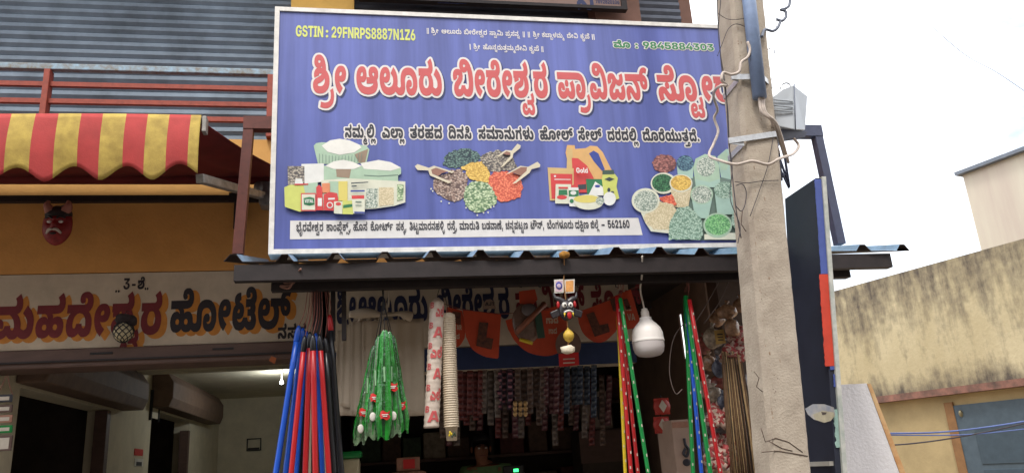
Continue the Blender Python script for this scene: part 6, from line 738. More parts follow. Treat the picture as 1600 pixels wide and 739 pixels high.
p.poly('gold', 30, 297, 262, 306, 262, 440, 225, 592, 50, 590).poly('red', 55, 352, 250, 356, 250, 440, 222, 582, 66, 575).poly('white', 90, 400, 235, 402, 235, 408, 90, 407).oval('white', 95, 376, 10, 9)
p.poly('green', 370, 400, 510, 402, 530, 520, 470, 552, 380, 540).poly('white', 452, 424, 530, 480, 525, 548, 390, 548).oval('blue', 472, 465, 24, 12)
p.poly('lime', 520, 350, 620, 350, 652, 392, 640, 470, 665, 572, 620, 592, 530, 560, 510, 400).poly('lid', 515, 325, 615, 322, 622, 360, 515, 362).poly('dark', 532, 405, 575, 385, 622, 403, 578, 422).oval('dark', 572, 500, 14, 20).oval('dark', 602, 520, 16, 10)
p.poly('cream', 100, 448, 236, 450, 236, 622, 95, 620).poly('green', 128, 500, 200, 498, 205, 545, 125, 548).oval('red', 155, 565, 45, 18).poly('red', 122, 474, 210, 474, 205, 490, 126, 490)
p.poly('red', 240, 458, 296, 458, 298, 480, 238, 480).poly('white', 215, 480, 300, 480, 312, 600, 282, 650, 220, 645).poly('green', 215, 505, 302, 505, 304, 560, 215, 560).oval('white', 255, 528, 26, 18).oval('green', 240, 600, 18, 18)
p.oval('white', 575, 580, 56, 60).oval('cream', 390, 610, 130, 68).oval('yellow', 370, 583, 112, 34).oval('g_white', 490, 600, 38, 34)
x0, y0 = p.px(278, 358); x1, _ = p.px(380, 358)
word(p.mb, 'i' + 'Gold', sp(x0, y0)[0], sp(x1, y0)[0], sp(x0, y0)[1], .05, on_sign(.03), PAL['white'][0])
p.done('oil_and_jars_picture')
p = Pic(970, 220, 4.347)
p.poly('grey', 400, 240, 660, 250, 900, 270, 900, 660, 800, 676, 420, 676, 420, 430).poly('glass', 655, 110, 715, 58, 800, 60, 900, 110, 900, 300, 680, 250).poly('palegreen', 662, 112, 712, 70, 740, 130, 720, 200, 680, 200)
p.oval('g_nut', 295, 158, 80, 62, rough=.005).poly('glass', 378, 160, 492, 160, 488, 260, 385, 235).oval('g_teal', 435, 155, 58, 54)
p.poly('palegreen', 490, 185, 505, 125, 570, 93, 640, 108, 665, 170, 672, 270, 600, 305, 505, 305).oval('g_white', 575, 180, 64, 66).poly('glass', 505, 265, 600, 285, 672, 260, 672, 320, 505, 320)
p.oval('cream', 288, 292, 88, 72).oval('g_leaf', 283, 290, 74, 60).poly('g_beige', 335, 310, 480, 310, 455, 455, 350, 455).oval('cream', 405, 292, 78, 60).oval('g_yellow', 405, 290, 70, 52)
p.poly('glass', 475, 380, 620, 380, 590, 530, 500, 530).oval('palegreen', 545, 370, 77, 66).oval('g_white', 545, 370, 68, 58).poly('glass', 632, 350, 800, 350, 790, 505, 650, 505).oval('g_mint', 700, 340, 72, 58).oval('g_mint', 850, 360, 72, 58)
p.poly('g_red', 250, 395, 340, 368, 378, 440, 330, 462, rough=.004).poly('cream', 130, 490, 160, 560, 200, 620, 330, 634, 330, 500).poly('g_beige', 150, 520, 260, 415, 350, 440, 385, 500, 330, 610, 220, 605, 165, 570, rough=.005).oval('cream', 163, 412, 95, 84).oval('g_white', 165, 414, 80, 70)
p.poly('g_mint', 325, 560, 380, 462, 450, 450, 540, 530, 552, 640, 530, 676, 318, 676, rough=.004).poly('cream', 560, 640, 740, 630, 900, 640, 900, 676, 560, 676).oval('palegreen', 650, 580, 98, 84).oval('g_lime', 650, 576, 86, 70).oval('g_mint', 800, 545, 60, 66)
p.done('grain_bowls_picture')
# ================================================================== striped awning
AY = -1.2
aw = thing('striped_awning', 'red and yellow striped shop awning with scalloped valance beside the blue sign', 'awning', (-2, AY, 3.2))
def vx(px): return at(px, 240, AY).x
edges = [313, 297, 263, 229, 195, 158, 124, 88, 52, 14]
while edges[-1] > -700: edges.append(edges[-1] - 36.5)
ex = [vx(e) for e in edges]; XL, XR = ex[-1], ex[0]
mb = MB(); cols = []
for i in range(len(ex) - 1):
    a, b = ex[i + 1], ex[i]; n = 6
    for k in range(n): cols.append((a + (b - a) * k / n, a + (b - a) * (k + 1) / n, i % 2))
cols.sort()
PER = at(282, 270, AY).x - at(200, 270, AY).x; PK = at(282, 270, AY).x
def vtop(x): return 3.606 + .018 * (x + .98) * .8 + .006 * math.sin(x * 3)
def vbot(x):
    t = ((x - PK) / PER) % 1.0; s = .5 - .5 * math.cos(2 * math.pi * t)
    return 3.185 + (x + 2) * .02 + .085 * (1 - s) ** .8 - .006 * math.sin(x * 9)
def vy(x, t): return AY - .026 - (1 - t) * .016 * math.sin(x * 5.3 + .6) - .02 * math.sin(t * 3.1) - .004 * (1 - t) * math.sin(x * 23 + 1)
xs_ = [c[0] for c in cols] + [cols[-1][1]]; nx = len(cols)
def vpt(u, v): x = xs_[min(nx, round(u * nx))]; return Vector((x, vy(x, v), vbot(x) + (vtop(x) - vbot(x)) * v))
mb.grid(vpt, nx, 12, mf=lambda i, j: cols[i][2])
ob('valance', mb, [M['aw_yellow'], M['aw_red']], aw, solid=.003, fixn=False)
RZ = 3.645
cp = MB()
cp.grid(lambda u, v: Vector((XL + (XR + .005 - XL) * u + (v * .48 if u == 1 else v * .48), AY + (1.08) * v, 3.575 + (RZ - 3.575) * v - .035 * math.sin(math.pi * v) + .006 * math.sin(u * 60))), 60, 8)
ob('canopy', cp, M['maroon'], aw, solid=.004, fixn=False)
ob('front_bar', MB().tube([(XL, AY, 3.572), (XR + .01, AY, 3.585)], .022, 10), M['grey_metal'], aw)
ob('bar_end', MB().box(XR + .005, XR + .03, AY - .03, AY + .03, 3.50, 3.60), M['grey_metal'], aw, bevel=.004)
ob('roller', MB().tube([(XL, -.10, RZ), (-.70, -.10, RZ)], .045, 14), M['maroon'], aw)
ar = MB().bar(at(312, 279, -1.1), at(410, 306, -.16), .05, .055)
ar2 = ob('folding_arm', ar, M['grey_metal'], aw, bevel=.006)
q = at(417, 300, -.12)
br = MB().box(q.x - .05, q.x + .03, -.16, -.0, q.z - .10, q.z + .07); br.ball((q.x - .055, -.15, q.z + .02), .035, .04, .05); br.box(q.x - .03, q.x + .05, -.2, -.1, q.z - .13, q.z - .05)
ob('wall_bracket', br, M['grey_metal'], aw, bevel=.006)
sb = thing('awning_support_bar', 'dark square steel bar fixed along the yellow wall under the awning', 'steel bar', (-2, -.06, 3.49))
ob('bar', MB().box(-5, at(412, 312, -.08).x, -.10, -.055, 3.472, 3.517), M['dark_steel'], sb)
for px in (370, -180): x = at(px, 310, -.08).x; ob('bracket', MB().box(x - .022, x + .022, -.053, -.002, 3.28, 3.54).box(x - .05, x + .04, -.115, -.101, 3.46, 3.53), M['dark_steel'], sb)
# ================================================================== red hanging mask
mk = thing('devil_mask', 'red hanging devil face mask with pale horns and white moustache', 'mask', (-2.115, -.15, 3.10))
c = at(90, 354, -.17)
mb = MB()
def face(u, v):
    a = (u - .5) * math.pi; h = v * 2 - 1                       # h -1 chin, 1 crown
    w = .092 * math.sqrt(max(0, 1 - abs(h) ** 2.4)) * (1 if h > 0 else 1 - .22 * h * h)
    x = math.sin(a) * w; y = -.055 * math.cos(a) * math.sqrt(max(0, 1 - h * h))
    y += -.030 * math.exp(-((x / .016) ** 2 + ((h + .05) / .22) ** 2))                # nose
    y += .012 * (math.exp(-(((x - .035) / .018) ** 2 + ((h - .12) / .13) ** 2)) + math.exp(-(((x + .035) / .018) ** 2 + ((h - .12) / .13) ** 2)))
    y += -.012 * math.exp(-((x / .05) ** 2 + ((h - .3) / .08) ** 2))
    return c + Vector((x, y, h * .135))
mb.grid(face, 40, 40)
ob('face', mb, mat('dark_red_mask', lin((140, 34, 34)), .5, .2, 30), mk, fixn=False, solid=.004)
ob('hair', MB().ball(c + Vector((0, -.005, .085)), .088, .055, .06, 18, bumpy=.05), mat('black_hair_paint', lin((44, 34, 34)), .6, .2, 40), mk)
for s in (-1, 1):
    ob('horn', MB().tube(smooth_path([c + Vector((s * .045, -.02, .10)), c + Vector((s * .066, -.03, .14)), c + Vector((s * .060, -.03, .175))]), [.034 * (1 - t / 17) ** .7 + .004 for t in range(17)], 10), mat('dull_pink_paint', lin((168, 112, 98)), .6, .1, 30), mk)
    ob('eye', MB().ball(c + Vector((s * .036, -.052, .018)), .015, .008, .010), M['letter_white'], mk)
    ob('eyebrow', MB().tube(smooth_path([c + Vector((s * .014, -.072, .038)), c + Vector((s * .036, -.066, .052)), c + Vector((s * .062, -.048, .046))]), .007, 6), M['black'], mk)
    ob('moustache', MB().tube(smooth_path([c + Vector((0, -.080, -.045)), c + Vector((s * .022, -.072, -.042)), c + Vector((s * .046, -.05, -.064))]), [.005 + .006 * math.sin(t * .19) for t in range(17)], 6), mat('grey_white_paint', lin((190, 176, 165)), .6, .1), mk)
ob('mouth', MB().ball(c + Vector((0, -.066, -.068)), .022, .008, .008), M['black'], mk)
ob('hook_wire', MB().tube([c + Vector((0, -.01, .14)), c + Vector((0, .08, .185))], .003, 6), M['black'], mk)
# ================================================================== steel brackets holding the sign
def bracket(label, x, s, xs):
    t = thing('sign_bracket', label, 'steel bracket', (x, -.93, 2.80), 'steel posts bracing the sign')
    a, b = ((390, 190), (372, 398)) if s < 0 else ((1274, 203), (1312, 382))
    pa, pb = at(*a, -.93), at(*b, -.93)
    ob('post', MB().bar(pb, pa, .06, .06, up=(0, 1, 0)), M['brown_steel'] if s < 0 else M['navy_steel'], t)
    ob('crossbar', MB().bar((pa.x - s * -.033, -.93, pa.z - .02), (xs, -.93, pa.z - .02), .068, .085), M['brown_steel'] if s < 0 else M['navy_steel'], t)
M['navy_steel'] = mat('dark_blue_steel', lin((70, 74, 96)), .5, .12, 18)
bracket('red brown steel post with crossbar left of the blue sign', -.76, -1, -.60)
bracket('dark blue steel post and arm behind the grey metre box', 3.2, 1, 2.723)
# ================================================================== corrugated awning roof
cr_ = thing('awning_roof', 'corrugated metal awning sheet with dark beams under the blue sign', 'awning', (1.3, -1.2, 2.6))
X0, X1 = -.80, 3.43; PITCH = .277
prof = []; x = X0
while x < X1:
    prof += [(x, 0), (x + .010, .010), (x + .034, .042), (x + .066, .042), (x + .090, .010), (x + .10, 0)]; x += PITCH
prof.append((min(x, X1), 0))
SL = math.tan(math.radians(14.2)); YF = -1.30
vs, fs = [], []
for y in (YF, -.02):
    for px_, h in prof: vs.append((px_ + .0, y + (.012 * math.sin(px_ * 7) if y == YF else 0), 2.685 + (y - YF) * SL + h + (.006 * math.sin(px_ * 5) if y == YF else 0)))
n = len(prof)
mb = MB().add(vs, [(i, i + 1, n + i + 1, n + i) for i in range(n - 1)])
sh = ob('roof_sheet', mb, [M['sheet'], M['sheet_under'], M['sheet_under']], cr_, fixn=False)
md = sh.modifiers.new('thickness', 'SOLIDIFY'); md.thickness = .003; md.offset = 0; md.material_offset = 1; md.material_offset_rim = 1
ob('front_beam', MB().box(-.745, 3.33, -1.28, -1.22, 2.58, 2.672), M['dark_steel'], cr_)
ob('rear_beam', MB().box(-.56, 3.1, -1.16, -1.10, 2.548, 2.63), M['dark_steel'], cr_)
for xx in (-.55, .5, 1.6, 2.7): ob('rafter', MB().bar((xx, -1.09, 2.665), (xx, -.03, 2.665 + 1.1 * SL - .01), .04, .04), M['dark_steel'], cr_)
for px0, px1 in ((489, 504), (517, 524), (534, 541)):
    a, b = at(px0, 470, -.98), at(px1, 470, -.98); ob('support_post', MB().box(a.x, b.x, -1.0, -.955, 2.28 if px0 != 489 else .14, 2.60), M['dark_steel'], cr_)
ob('support_post', MB().box(2.5, 2.55, -1.08, -1.03, .14, 2.60), M['dark_steel'], cr_)
hk = MB()
for px, yy in ((462, 452), (479, 455), (497, 458), (512, 456)):
    a = at(px, yy, -1.05); hk.tube(smooth_path([a + Vector((-.01, 0, .10)), a + Vector((-.008, 0, .03)), a + Vector((.008, 0, .0)), a + Vector((.028, 0, .025)), a + Vector((.034, 0, .05))]), .004, 6)
for k in range(14):
    a = at(545 + k * 32 + (k * 37 % 13), 446, -1.12); hk.tube([a + Vector((0, 0, .05)), a + Vector((.004, 0, -.01)), a + Vector((.014, -.01, -.014))], .003, 5)
ob('hooks', hk, M['black'], cr_)
tag(ob('binding_rope', MB().tube(smooth_path([at(437, 426, -1.2), at(445, 442, -1.19), at(460, 440, -1.19), at(452, 446, -1.19), at(438, 447, -1.19), at(452, 450, -1.19), at(462, 430, -1.23), at(470, 420, -1.3)]), .006, 6), mat('dirty_rope', lin((150, 110, 96)), .9, .2, 60)), 'dirty pink rope tied round the left end of the awning beam', 'rope')
# ================================================================== concrete pole
pole = thing('concrete_pole', 'weathered square concrete electricity pole leaning in front of the blue sign', 'utility pole', (2.0, -1.9, 0))
def pw(px, py): return at(px, py, -1.9)
tl, tr, bl, br_ = pw(1144, 0), pw(1195, 0), pw(1209, 739), pw(1270, 739)
def pole_pt(side, z):                                           # side 0 left edge, 1 right edge of the front face
    a, b = (tl, bl) if side == 0 else (tr, br_)
    t = (z - b.z) / (a.z - b.z); p = b + (a - b) * t; return Vector((p.x, -1.9, z))
mb = MB(); rnd = random.Random(3); vs, fs = [], []; N = 150
zs = [0 + 6.6 * i / N for i in range(N + 1)]; CH = .014
for z in zs:
    l, r = pole_pt(0, z), pole_pt(1, z); j = lambda k=.0022: rnd.uniform(-k, k) * .5
    ring = [(l.x + j(), -1.9 + .035 + j(), z), (l.x + CH + j(), -1.9 + j(), z), ((l.x * 2 + r.x) / 3, -1.9 + j(), z), ((l.x + 2 * r.x) / 3, -1.9 + j(), z), (r.x - .018 + j(), -1.9 + j(), z), (r.x + j(), -1.9 + .02 + j(), z), (r.x + j(), -1.9 + .20, z), (l.x + j(), -1.9 + .20, z)]
    vs += ring
R8 = 8
for i in range(N):
    for k in range(R8): fs.append((i * R8 + k, i * R8 + (k + 1) % R8, (i + 1) * R8 + (k + 1) % R8, (i + 1) * R8 + k))
fs += [tuple(range(R8 - 1, -1, -1)), tuple(N * R8 + k for k in range(R8))]
mb.add(vs, fs)
M['pole'] = mat('weathered_concrete_pole', lin((180, 168, 152)), .92, .08, 6, bump=.36, bscale=85, col2=lin((154, 141, 126)))
def pit_pole(m):                      # small pits and rusty stains in the cast face
    n, l = m.node_tree.nodes, m.node_tree.links; b = n['Principled BSDF']; t = n['Texture Coordinate']
    v = n.new('ShaderNodeTexVoronoi'); v.inputs['Scale'].default_value = 46; l.new(t.outputs['Object'], v.inputs['Vector'])
    r = n.new('ShaderNodeValToRGB'); r.color_ramp.elements[0].position = .05; r.color_ramp.elements[1].position = .17
    l.new(v.outputs['Distance'], r.inputs['Fac'])
    z = n.new('ShaderNodeTexNoise'); z.inputs['Scale'].default_value = 11; z.inputs['Detail'].default_value = 3; l.new(t.outputs['Object'], z.inputs['Vector'])
    zr = n.new('ShaderNodeValToRGB'); zr.color_ramp.elements[0].position = .52; zr.color_ramp.elements[1].position = .60; l.new(z.outputs['Fac'], zr.inputs['Fac'])
    mxf = n.new('ShaderNodeMath'); mxf.operation = 'MAXIMUM'; inv = n.new('ShaderNodeMath'); inv.operation = 'SUBTRACT'; inv.inputs[0].default_value = 1
    l.new(zr.outputs['Color'], inv.inputs[1]); l.new(inv.outputs[0], mxf.inputs[0]); l.new(r.outputs['Color'], mxf.inputs[1])
    mm = n.new('ShaderNodeMixRGB'); mm.inputs['Color1'].default_value = lin((96, 78, 66)) + (1,)
    old = b.inputs['Base Color'].links[0].from_socket; l.new(mxf.outputs[0], mm.inputs['Fac']); l.new(old, mm.inputs['Color2']); l.new(mm.outputs['Color'], b.inputs['Base Color'])
pit_pole(M['pole'])
ob('shaft', mb, M['pole'], pole)
M['galv'] = mat('galvanised_strap', lin((196, 198, 200)), .35, .12, 30, metal=.5)
for ya, yb, nm in ((119, 122, 0), (219, 208, 1)):
    a, b = (1144, 1198) if nm == 0 else (1140, 1214)
    p0, p1 = at(a, ya, -1.925), at(b, yb, -1.925); st = MB()
    e0 = pole_pt(0, p0.z); e1 = pole_pt(1, p1.z); h = .017
    path = [Vector((e0.x - .008, -1.70, p0.z - .02)), Vector((e0.x - .008, -1.905, p0.z - .008)), Vector((p0.x, -1.914, p0.z)), Vector((p1.x - (.03 if nm == 0 else 0), -1.935 if nm == 0 else -1.912, p1.z)), Vector((e1.x + .006, -1.87, p1.z - .02)), Vector((e1.x + .008, -1.70, p1.z - .035))]
    for k in range(len(path) - 1):
        A, B = path[k], path[k + 1]; up = Vector((0, 0, h)); nrm = (B - A).cross(up).normalized() * .003
        st.hexa([A - up, B - up, B - up + nrm, A - up + nrm, A + up, B + up, B + up + nrm, A + up + nrm])
    ob('steel_strap', st, M['galv'], pole)
M['conduit'] = mat('grey_blue_pipe', lin((128, 146, 178)), .45, .1, 14)
ob('conduit_pipe', MB().tube([at(1157, -120, -1.945), at(1187, 153, -1.945)], [.040, .040], 16), M['conduit'], pole)
def cable(label, pts, r, m, name='cable', group=None, n=8, cat='cable'):
    return tag(ob(name, MB().tube(smooth_path(pts, n), r, 7), m), label, cat, group)
M['cable_white'] = mat('dirty_white_cable', lin((198, 184, 172)), .55, .12, 40); M['cable_grey'] = mat('grey_cable', lin((110, 116, 130)), .5, .1, 40)
for i, (a, b, lab) in enumerate((((1189, 150), (1213, 225), 'shorter pale service cable leaving the pipe mouth'), ((1192, 150), (1228, 240), 'longest pale service cable dropping from the pipe mouth'), ((1186, 150), (1222, 232), 'middle pale service cable below the pipe mouth'))):
    cable(lab, [at(a[0], a[1] - 4, -1.945), at(a[0] + 4, a[1] + 25, -1.95), at((a[0] + b[0]) / 2 + 4, (a[1] + b[1]) / 2, -1.93), at(b[0], b[1], -1.80), at(b[0] + 4, b[1] + 14, -1.7)], .0085, M['cable_white'])
CY = -1.96
cable('white cable looping from the top strap over the sign edge', [at(1168, 66, CY), at(1172, 78, CY), at(1168, 90, CY), at(1158, 98, CY), at(1155, 112, CY), at(1143, 117, CY), at(1130, 114, CY), at(1128, 126, CY), at(1136, 134, -1.9), at(1128, 134, CY), at(1118, 140, -1.8), at(1115, 152, -1.6), at(1121, 172, -1.5),
       at(1116, 185, -1.45), at(1122, 205, -1.45), at(1115, 225, -1.5), at(1108, 243, -1.6), at(1125, 251, -1.9), at(1150, 257, CY), at(1175, 252, CY), at(1200, 257, CY), at(1218, 248, CY), at(1240, 240, -1.8), at(1248, 228, -1.75), at(1240, 216, -1.75)], .0085, M['cable_white'])
cable('grey curly cable hanging free in the sky beside the pole top', [at(1190, 58, -1.93), at(1195, 47, -1.9), at(1207, 49, -1.9), at(1215, 44, -1.9), at(1219, 34, -1.9), at(1214, 31, -1.9), at(1222, 33, -1.9), at(1228, 27, -1.9), at(1227, 18, -1.9), at(1220, 16, -1.9), at(1229, 13, -1.9), at(1234, 5, -1.9), at(1233, -20, -1.9), at(1228, -60, -1.85)], .009, M['cable_grey'])
tw = mat('thin_dark_wire', lin((60, 56, 60)), .6, .1)
for lab, pts, r in (('thin dark wire bundle running down the left pole edge', [(1120, -20), (1122, 40), (1127, 100), (1131, 130), (1137, 170), (1140, 230), (1146, 290), (1152, 340), (1158, 372)], .003),
                    ('thin twisted wire crossing the left pole edge lower down', [(1126, 0), (1123, 60), (1134, 140), (1138, 215), (1144, 262), (1141, 310), (1156, 352), (1153, 380)], .0025),
                    ('fine wire arching over the upper face of the pole', [(1121, 88), (1128, 70), (1138, 46), (1150, 38), (1164, 42)], .002),
                    ('fine wire lying level across the upper pole face', [(1122, 22), (1136, 30), (1150, 31), (1166, 29)], .0018),
                    ('two fine wires slanting down the middle of the pole', [(1208, 216), (1200, 258), (1186, 300), (1172, 338)], .0022),
                    ('fine wire tied round the pole below the lower strap', [(1148, 284), (1168, 286), (1190, 283), (1216, 282)], .002),
                    ('small loop of rusty wire on the pole beside the grain pictures', [(1150, 322), (1158, 330), (1164, 320), (1166, 300), (1160, 288), (1150, 290)], .0025)):
    cable(lab, [at(x, y, -1.915 if x > 1145 else -1.9) for x, y in pts], r, tw, 'wire', cat='wire')
for lab, pts in (('pale thread wire hanging in the sky beside the pole', [(1212, -30), (1213, 40), (1211, 70), (1206, 120), (1201, 150)]), ('pale broken wire forked in the sky beside the pole', [(1205, 58), (1203, 74), (1197, 80), (1206, 76), (1213, 88), (1212, 106)])):
    cable(lab, [at(x, y, -1.8) for x, y in pts], .0022, M['cable_grey'], 'wire', cat='wire')
crk = mat('dark_crack', lin((92, 76, 66)), .9, .2, 40)
for pts in ([(1189, 668), (1196, 690), (1212, 684), (1232, 690), (1254, 706)], [(1190, 706), (1215, 704), (1240, 708), (1262, 712)], [(1178, 580), (1186, 590), (1182, 604), (1192, 612)], [(1200, 688), (1222, 700), (1238, 704)], [(1160, 330), (1158, 350), (1166, 362)]):
    ob('crack', MB().tube([at(x, y, -1.901) for x, y in pts], .0025, 5), crk, pole)
rnd = random.Random(21); ch = MB()
for k in range(46):
    y = rnd.uniform(20, 735); z = at(1170, y, -1.9).z; p = pole_pt(0, z); ch.ball((p.x + .014 + abs(rnd.gauss(0, .03)), -1.8985, z), rnd.uniform(.002, .006), .002, rnd.uniform(.004, .02), 6)
ob('stain', ch, mat('rust_stain', lin((152, 128, 106)), .95, .2, 40), pole)
# ================================================================== grey metre box and street bracket
jb = thing('junction_box', 'pale grey moulded electric box mounted high on the pole right side', 'electric box', at(1235, 205, -1.75))
bp = lambda x, y, Y: at(x, y, Y)
mb = MB()
fr = [(1207, 152), (1222, 139), (1240, 133), (1242, 203), (1213, 197)]; sd = [(1240, 133), (1262, 150), (1258, 204), (1242, 203)]
F0 = [bp(x, y, -1.80) for x, y in fr]; 
mb.prism(F0, (0, .001, 0))
A = [bp(1207, 152, -1.80), bp(1213, 197, -1.80), bp(1242, 203, -1.84), bp(1240, 133, -1.84), bp(1222, 139, -1.82)]
B = [bp(1262, 150, -1.62), bp(1258, 204, -1.62)]
mb = MB(); W_ = [Vector((p.x, -1.60, p.z)) for p in A[:2]]
vs = [A[0], A[1], A[2], A[3], A[4], B[0], B[1], W_[0], W_[1]]
mb.add(vs, [(0, 1, 2, 3, 4), (3, 2, 6, 5), (5, 6, 8, 7), (0, 4, 3, 5, 7), (1, 8, 6, 2), (0, 7, 8, 1)])
M['box_grey'] = mat('light_grey_moulding', lin((182, 188, 194)), .45, .06, 8)
ob('body', mb, M['box_grey'], jb, bevel=.006)
rb = MB()
for y in (158, 167, 174): rb.bar(bp(1209, y - 2, -1.815), bp(1239, y + 1, -1.845), .012, .006)
ob('moulded_ribs', rb, M['box_grey'], jb, bevel=.002)
ob('box_hasp', MB().tube(smooth_path([bp(1219, 139, -1.8), bp(1221, 133, -1.8), bp(1228, 130, -1.8), bp(1234, 132, -1.8), bp(1236, 136, -1.82)]), .006, 6), M['galv'], jb)
ob('box_edge', MB().tube([bp(1241, 132, -1.845), bp(1243, 204, -1.845)], .004, 6), M['cable_grey'], jb)
ob('base_plate', MB().prism([bp(1205, 200, -1.78), bp(1262, 206, -1.62), bp(1258, 214, -1.62), bp(1228, 218, -1.70), bp(1213, 232, -1.78)], (0, .03, 0)), M['navy_steel'], jb)
lt = thing('bracket_ladder', 'small dark steel lattice bracket sticking out behind the pole', 'bracket', at(1225, 295, -1.55))
ob('lattice', MB().tube([bp(1217, 238, -1.6), bp(1221, 282, -1.6)], .009, 6).tube([bp(1225, 236, -1.6), bp(1233, 292, -1.6)], .009, 6).tube([bp(1219, 250, -1.6), bp(1231, 284, -1.6)], .008, 6).tube([bp(1217, 282, -1.6), bp(1229, 268, -1.6)], .008, 6).tube([bp(1218, 262, -1.6), bp(1233, 294, -1.6)], .007, 6), M['navy_steel'], lt)
# ================================================================== edge-on sign board
eb = thing('side_sign_board', 'dark printed sign board seen almost edge on, right of the pole', 'sign', (2.5, -1.5, 0))
XT, XBm = 2.641, 2.431
def bx(z): return XBm + (XT - XBm) * (z - 1.357) / (3.032 - 1.357)
z0, z1 = .25, 3.032; YN, YB = -1.70, -1.33
M['navy_face'] = mat('navy_printed_face', lin((44, 48, 62)), .5, .1, 6)
mb = MB()
def slab(mb, za, zb, xa, xb, ya, yb, mi=0, za2=None):
    mb.hexa([(bx(za) + xa, ya, za), (bx(za) + xb, ya, za), (bx(za) + xb, yb, za), (bx(za) + xa, yb, za), (bx(zb) + xa, ya, zb), (bx(zb) + xb, ya, zb), (bx(zb) + xb, yb, zb), (bx(zb) + xa, yb, zb)], mi)
slab(mb, z0, z1, -.02, .012, YN + .004, YB)
ob('board', mb, M['navy_face'], eb)
fb = MB(); slab(fb, z0, z1 + .004, .012, .038, YN - .012, YB + .01)
ob('white_edge_frame', fb, mat('grey_white_edge', lin((196, 194, 186)), .6, .12, 16, col2=lin((150, 158, 152))), eb)
PB = mat('torn_print_blue', lin((76, 92, 160)), .5, .1, 10); PR = mat('torn_print_red', lin((206, 70, 50)), .5, .1, 10); PG = mat('torn_backing_mint', lin((150, 180, 170)), .7, .12, 20)
def wrap(za, zb, m, wob, name, w0=-.024):          # printed flex folded round the near edge, torn along its side
    rnd = random.Random(int(za * 100)); mb = MB(); n = max(3, int((zb - za) / .012)); vs = []
    for i in range(n + 1):
        z = za + (zb - za) * i / n; vs += [(bx(z) + w0 - rnd.uniform(0, wob), YN - .003, z), (bx(z) + .011, YN - .003, z), (bx(z) + .011, YN + .001, z), (bx(z) + w0 - rnd.uniform(0, wob), YN + .001, z)]
    fs = []
    for i in range(n):
        for k in range(4): fs.append((4 * i + k, 4 * i + (k + 1) % 4, 4 * i + 4 + (k + 1) % 4, 4 * i + 4 + k))
    fs += [(3, 2, 1, 0), (4 * n, 4 * n + 1, 4 * n + 2, 4 * n + 3)]
    mb.add(vs, fs); return ob(name, mb, m, eb)
zz = lambda y: at(1290, y, YN).z
wrap(zz(428), z1 - .01, PB, .004, 'folded_print', -.030); wrap(zz(572), zz(428.5), PR, .006, 'folded_print', -.040); wrap(zz(578), zz(572.5), PB, .004, 'folded_print', -.012); wrap(zz(605), zz(585), PB, .003, 'folded_print', .002)
wrap(zz(700), zz(640), PG, .012, 'torn_backing', -.004)
eyeM = [mat('printed_pale_shape', lin((206, 200, 190)), .5, .15, 14, col2=lin((160, 168, 184))), mat('printed_brown_smudge', lin((110, 100, 96)), .5, .1), mat('printed_cream_shape', lin((214, 206, 180)), .5, .12, 20)]
mb = MB()
def on_board(px, py, k): 
    n = (1, 0, -(XT - XBm) / (3.032 - 1.357)); p = atp(px, py, (XBm - .0205 - k, 0, 1.357), n); return p
def board_poly(pts, mi, k):
    q = [on_board(x, y, k) for x, y in pts]; mb.add(q, [tuple(range(len(q)))], mi)
board_poly([(1258, 638), (1270, 631), (1288, 631), (1303, 636), (1305, 648), (1298, 657), (1288, 660), (1272, 655), (1262, 647)], 0, .001)
board_poly([(1270, 647), (1286, 641), (1303, 644), (1304, 650), (1298, 657), (1288, 660), (1274, 655)], 2, .002); board_poly([(1283, 643), (1292, 644), (1290, 647), (1285, 648)], 1, .003)
ob('printed_shape', mb, eyeM, eb, fixn=False)
b2 = MB(); slab(b2, zz(728), zz(721), -.045, .0, YN + .02, YB); ob('cross_rail', b2, mat('pale_flat_steel', lin((170, 166, 158)), .5, .1), eb)
# ================================================================== white wall end, house and upper tank room
P0 = at(1345, 700, -.3)
ww = thing('white_wall_end', 'rough white plastered wall end with orange stained edge beside the sign board', 'wall', (3.5, -.3, 0))
ob('plaster', MB().hexa([(3.33, -.3, 0), (4.02, -.3, 0), (4.02, .1, 0), (3.33, .1, 0), (3.33, -.3, at(1345, 599, -.3).z), (at(1354, 598, -.3).x, -.3, at(1345, 599, -.3).z), (at(1354, 598, -.3).x, .1, at(1345, 599, -.3).z), (3.33, .1, at(1345, 599, -.3).z)]),
   mat('rough_white_plaster', lin((228, 226, 228)), .9, .04, 4, bump=.6, bscale=40), ww)
ob('stained_edge', MB().hexa([(4.022, -.304, 0), (4.10, -.304, 0), (4.10, .1, 0), (4.022, .1, 0)] + [(at(1354, 598, -.3).x + .002, -.304, at(1345, 600, -.3).z), (at(1360, 598, -.3).x, -.304, at(1345, 600, -.3).z), (at(1360, 598, -.3).x, .1, at(1345, 600, -.3).z), (at(1354, 598, -.3).x + .002, .1, at(1345, 600, -.3).z)]),
   mat('orange_stained_plaster', lin((204, 172, 128)), .9, .14, 7, col2=lin((184, 130, 80))), ww)
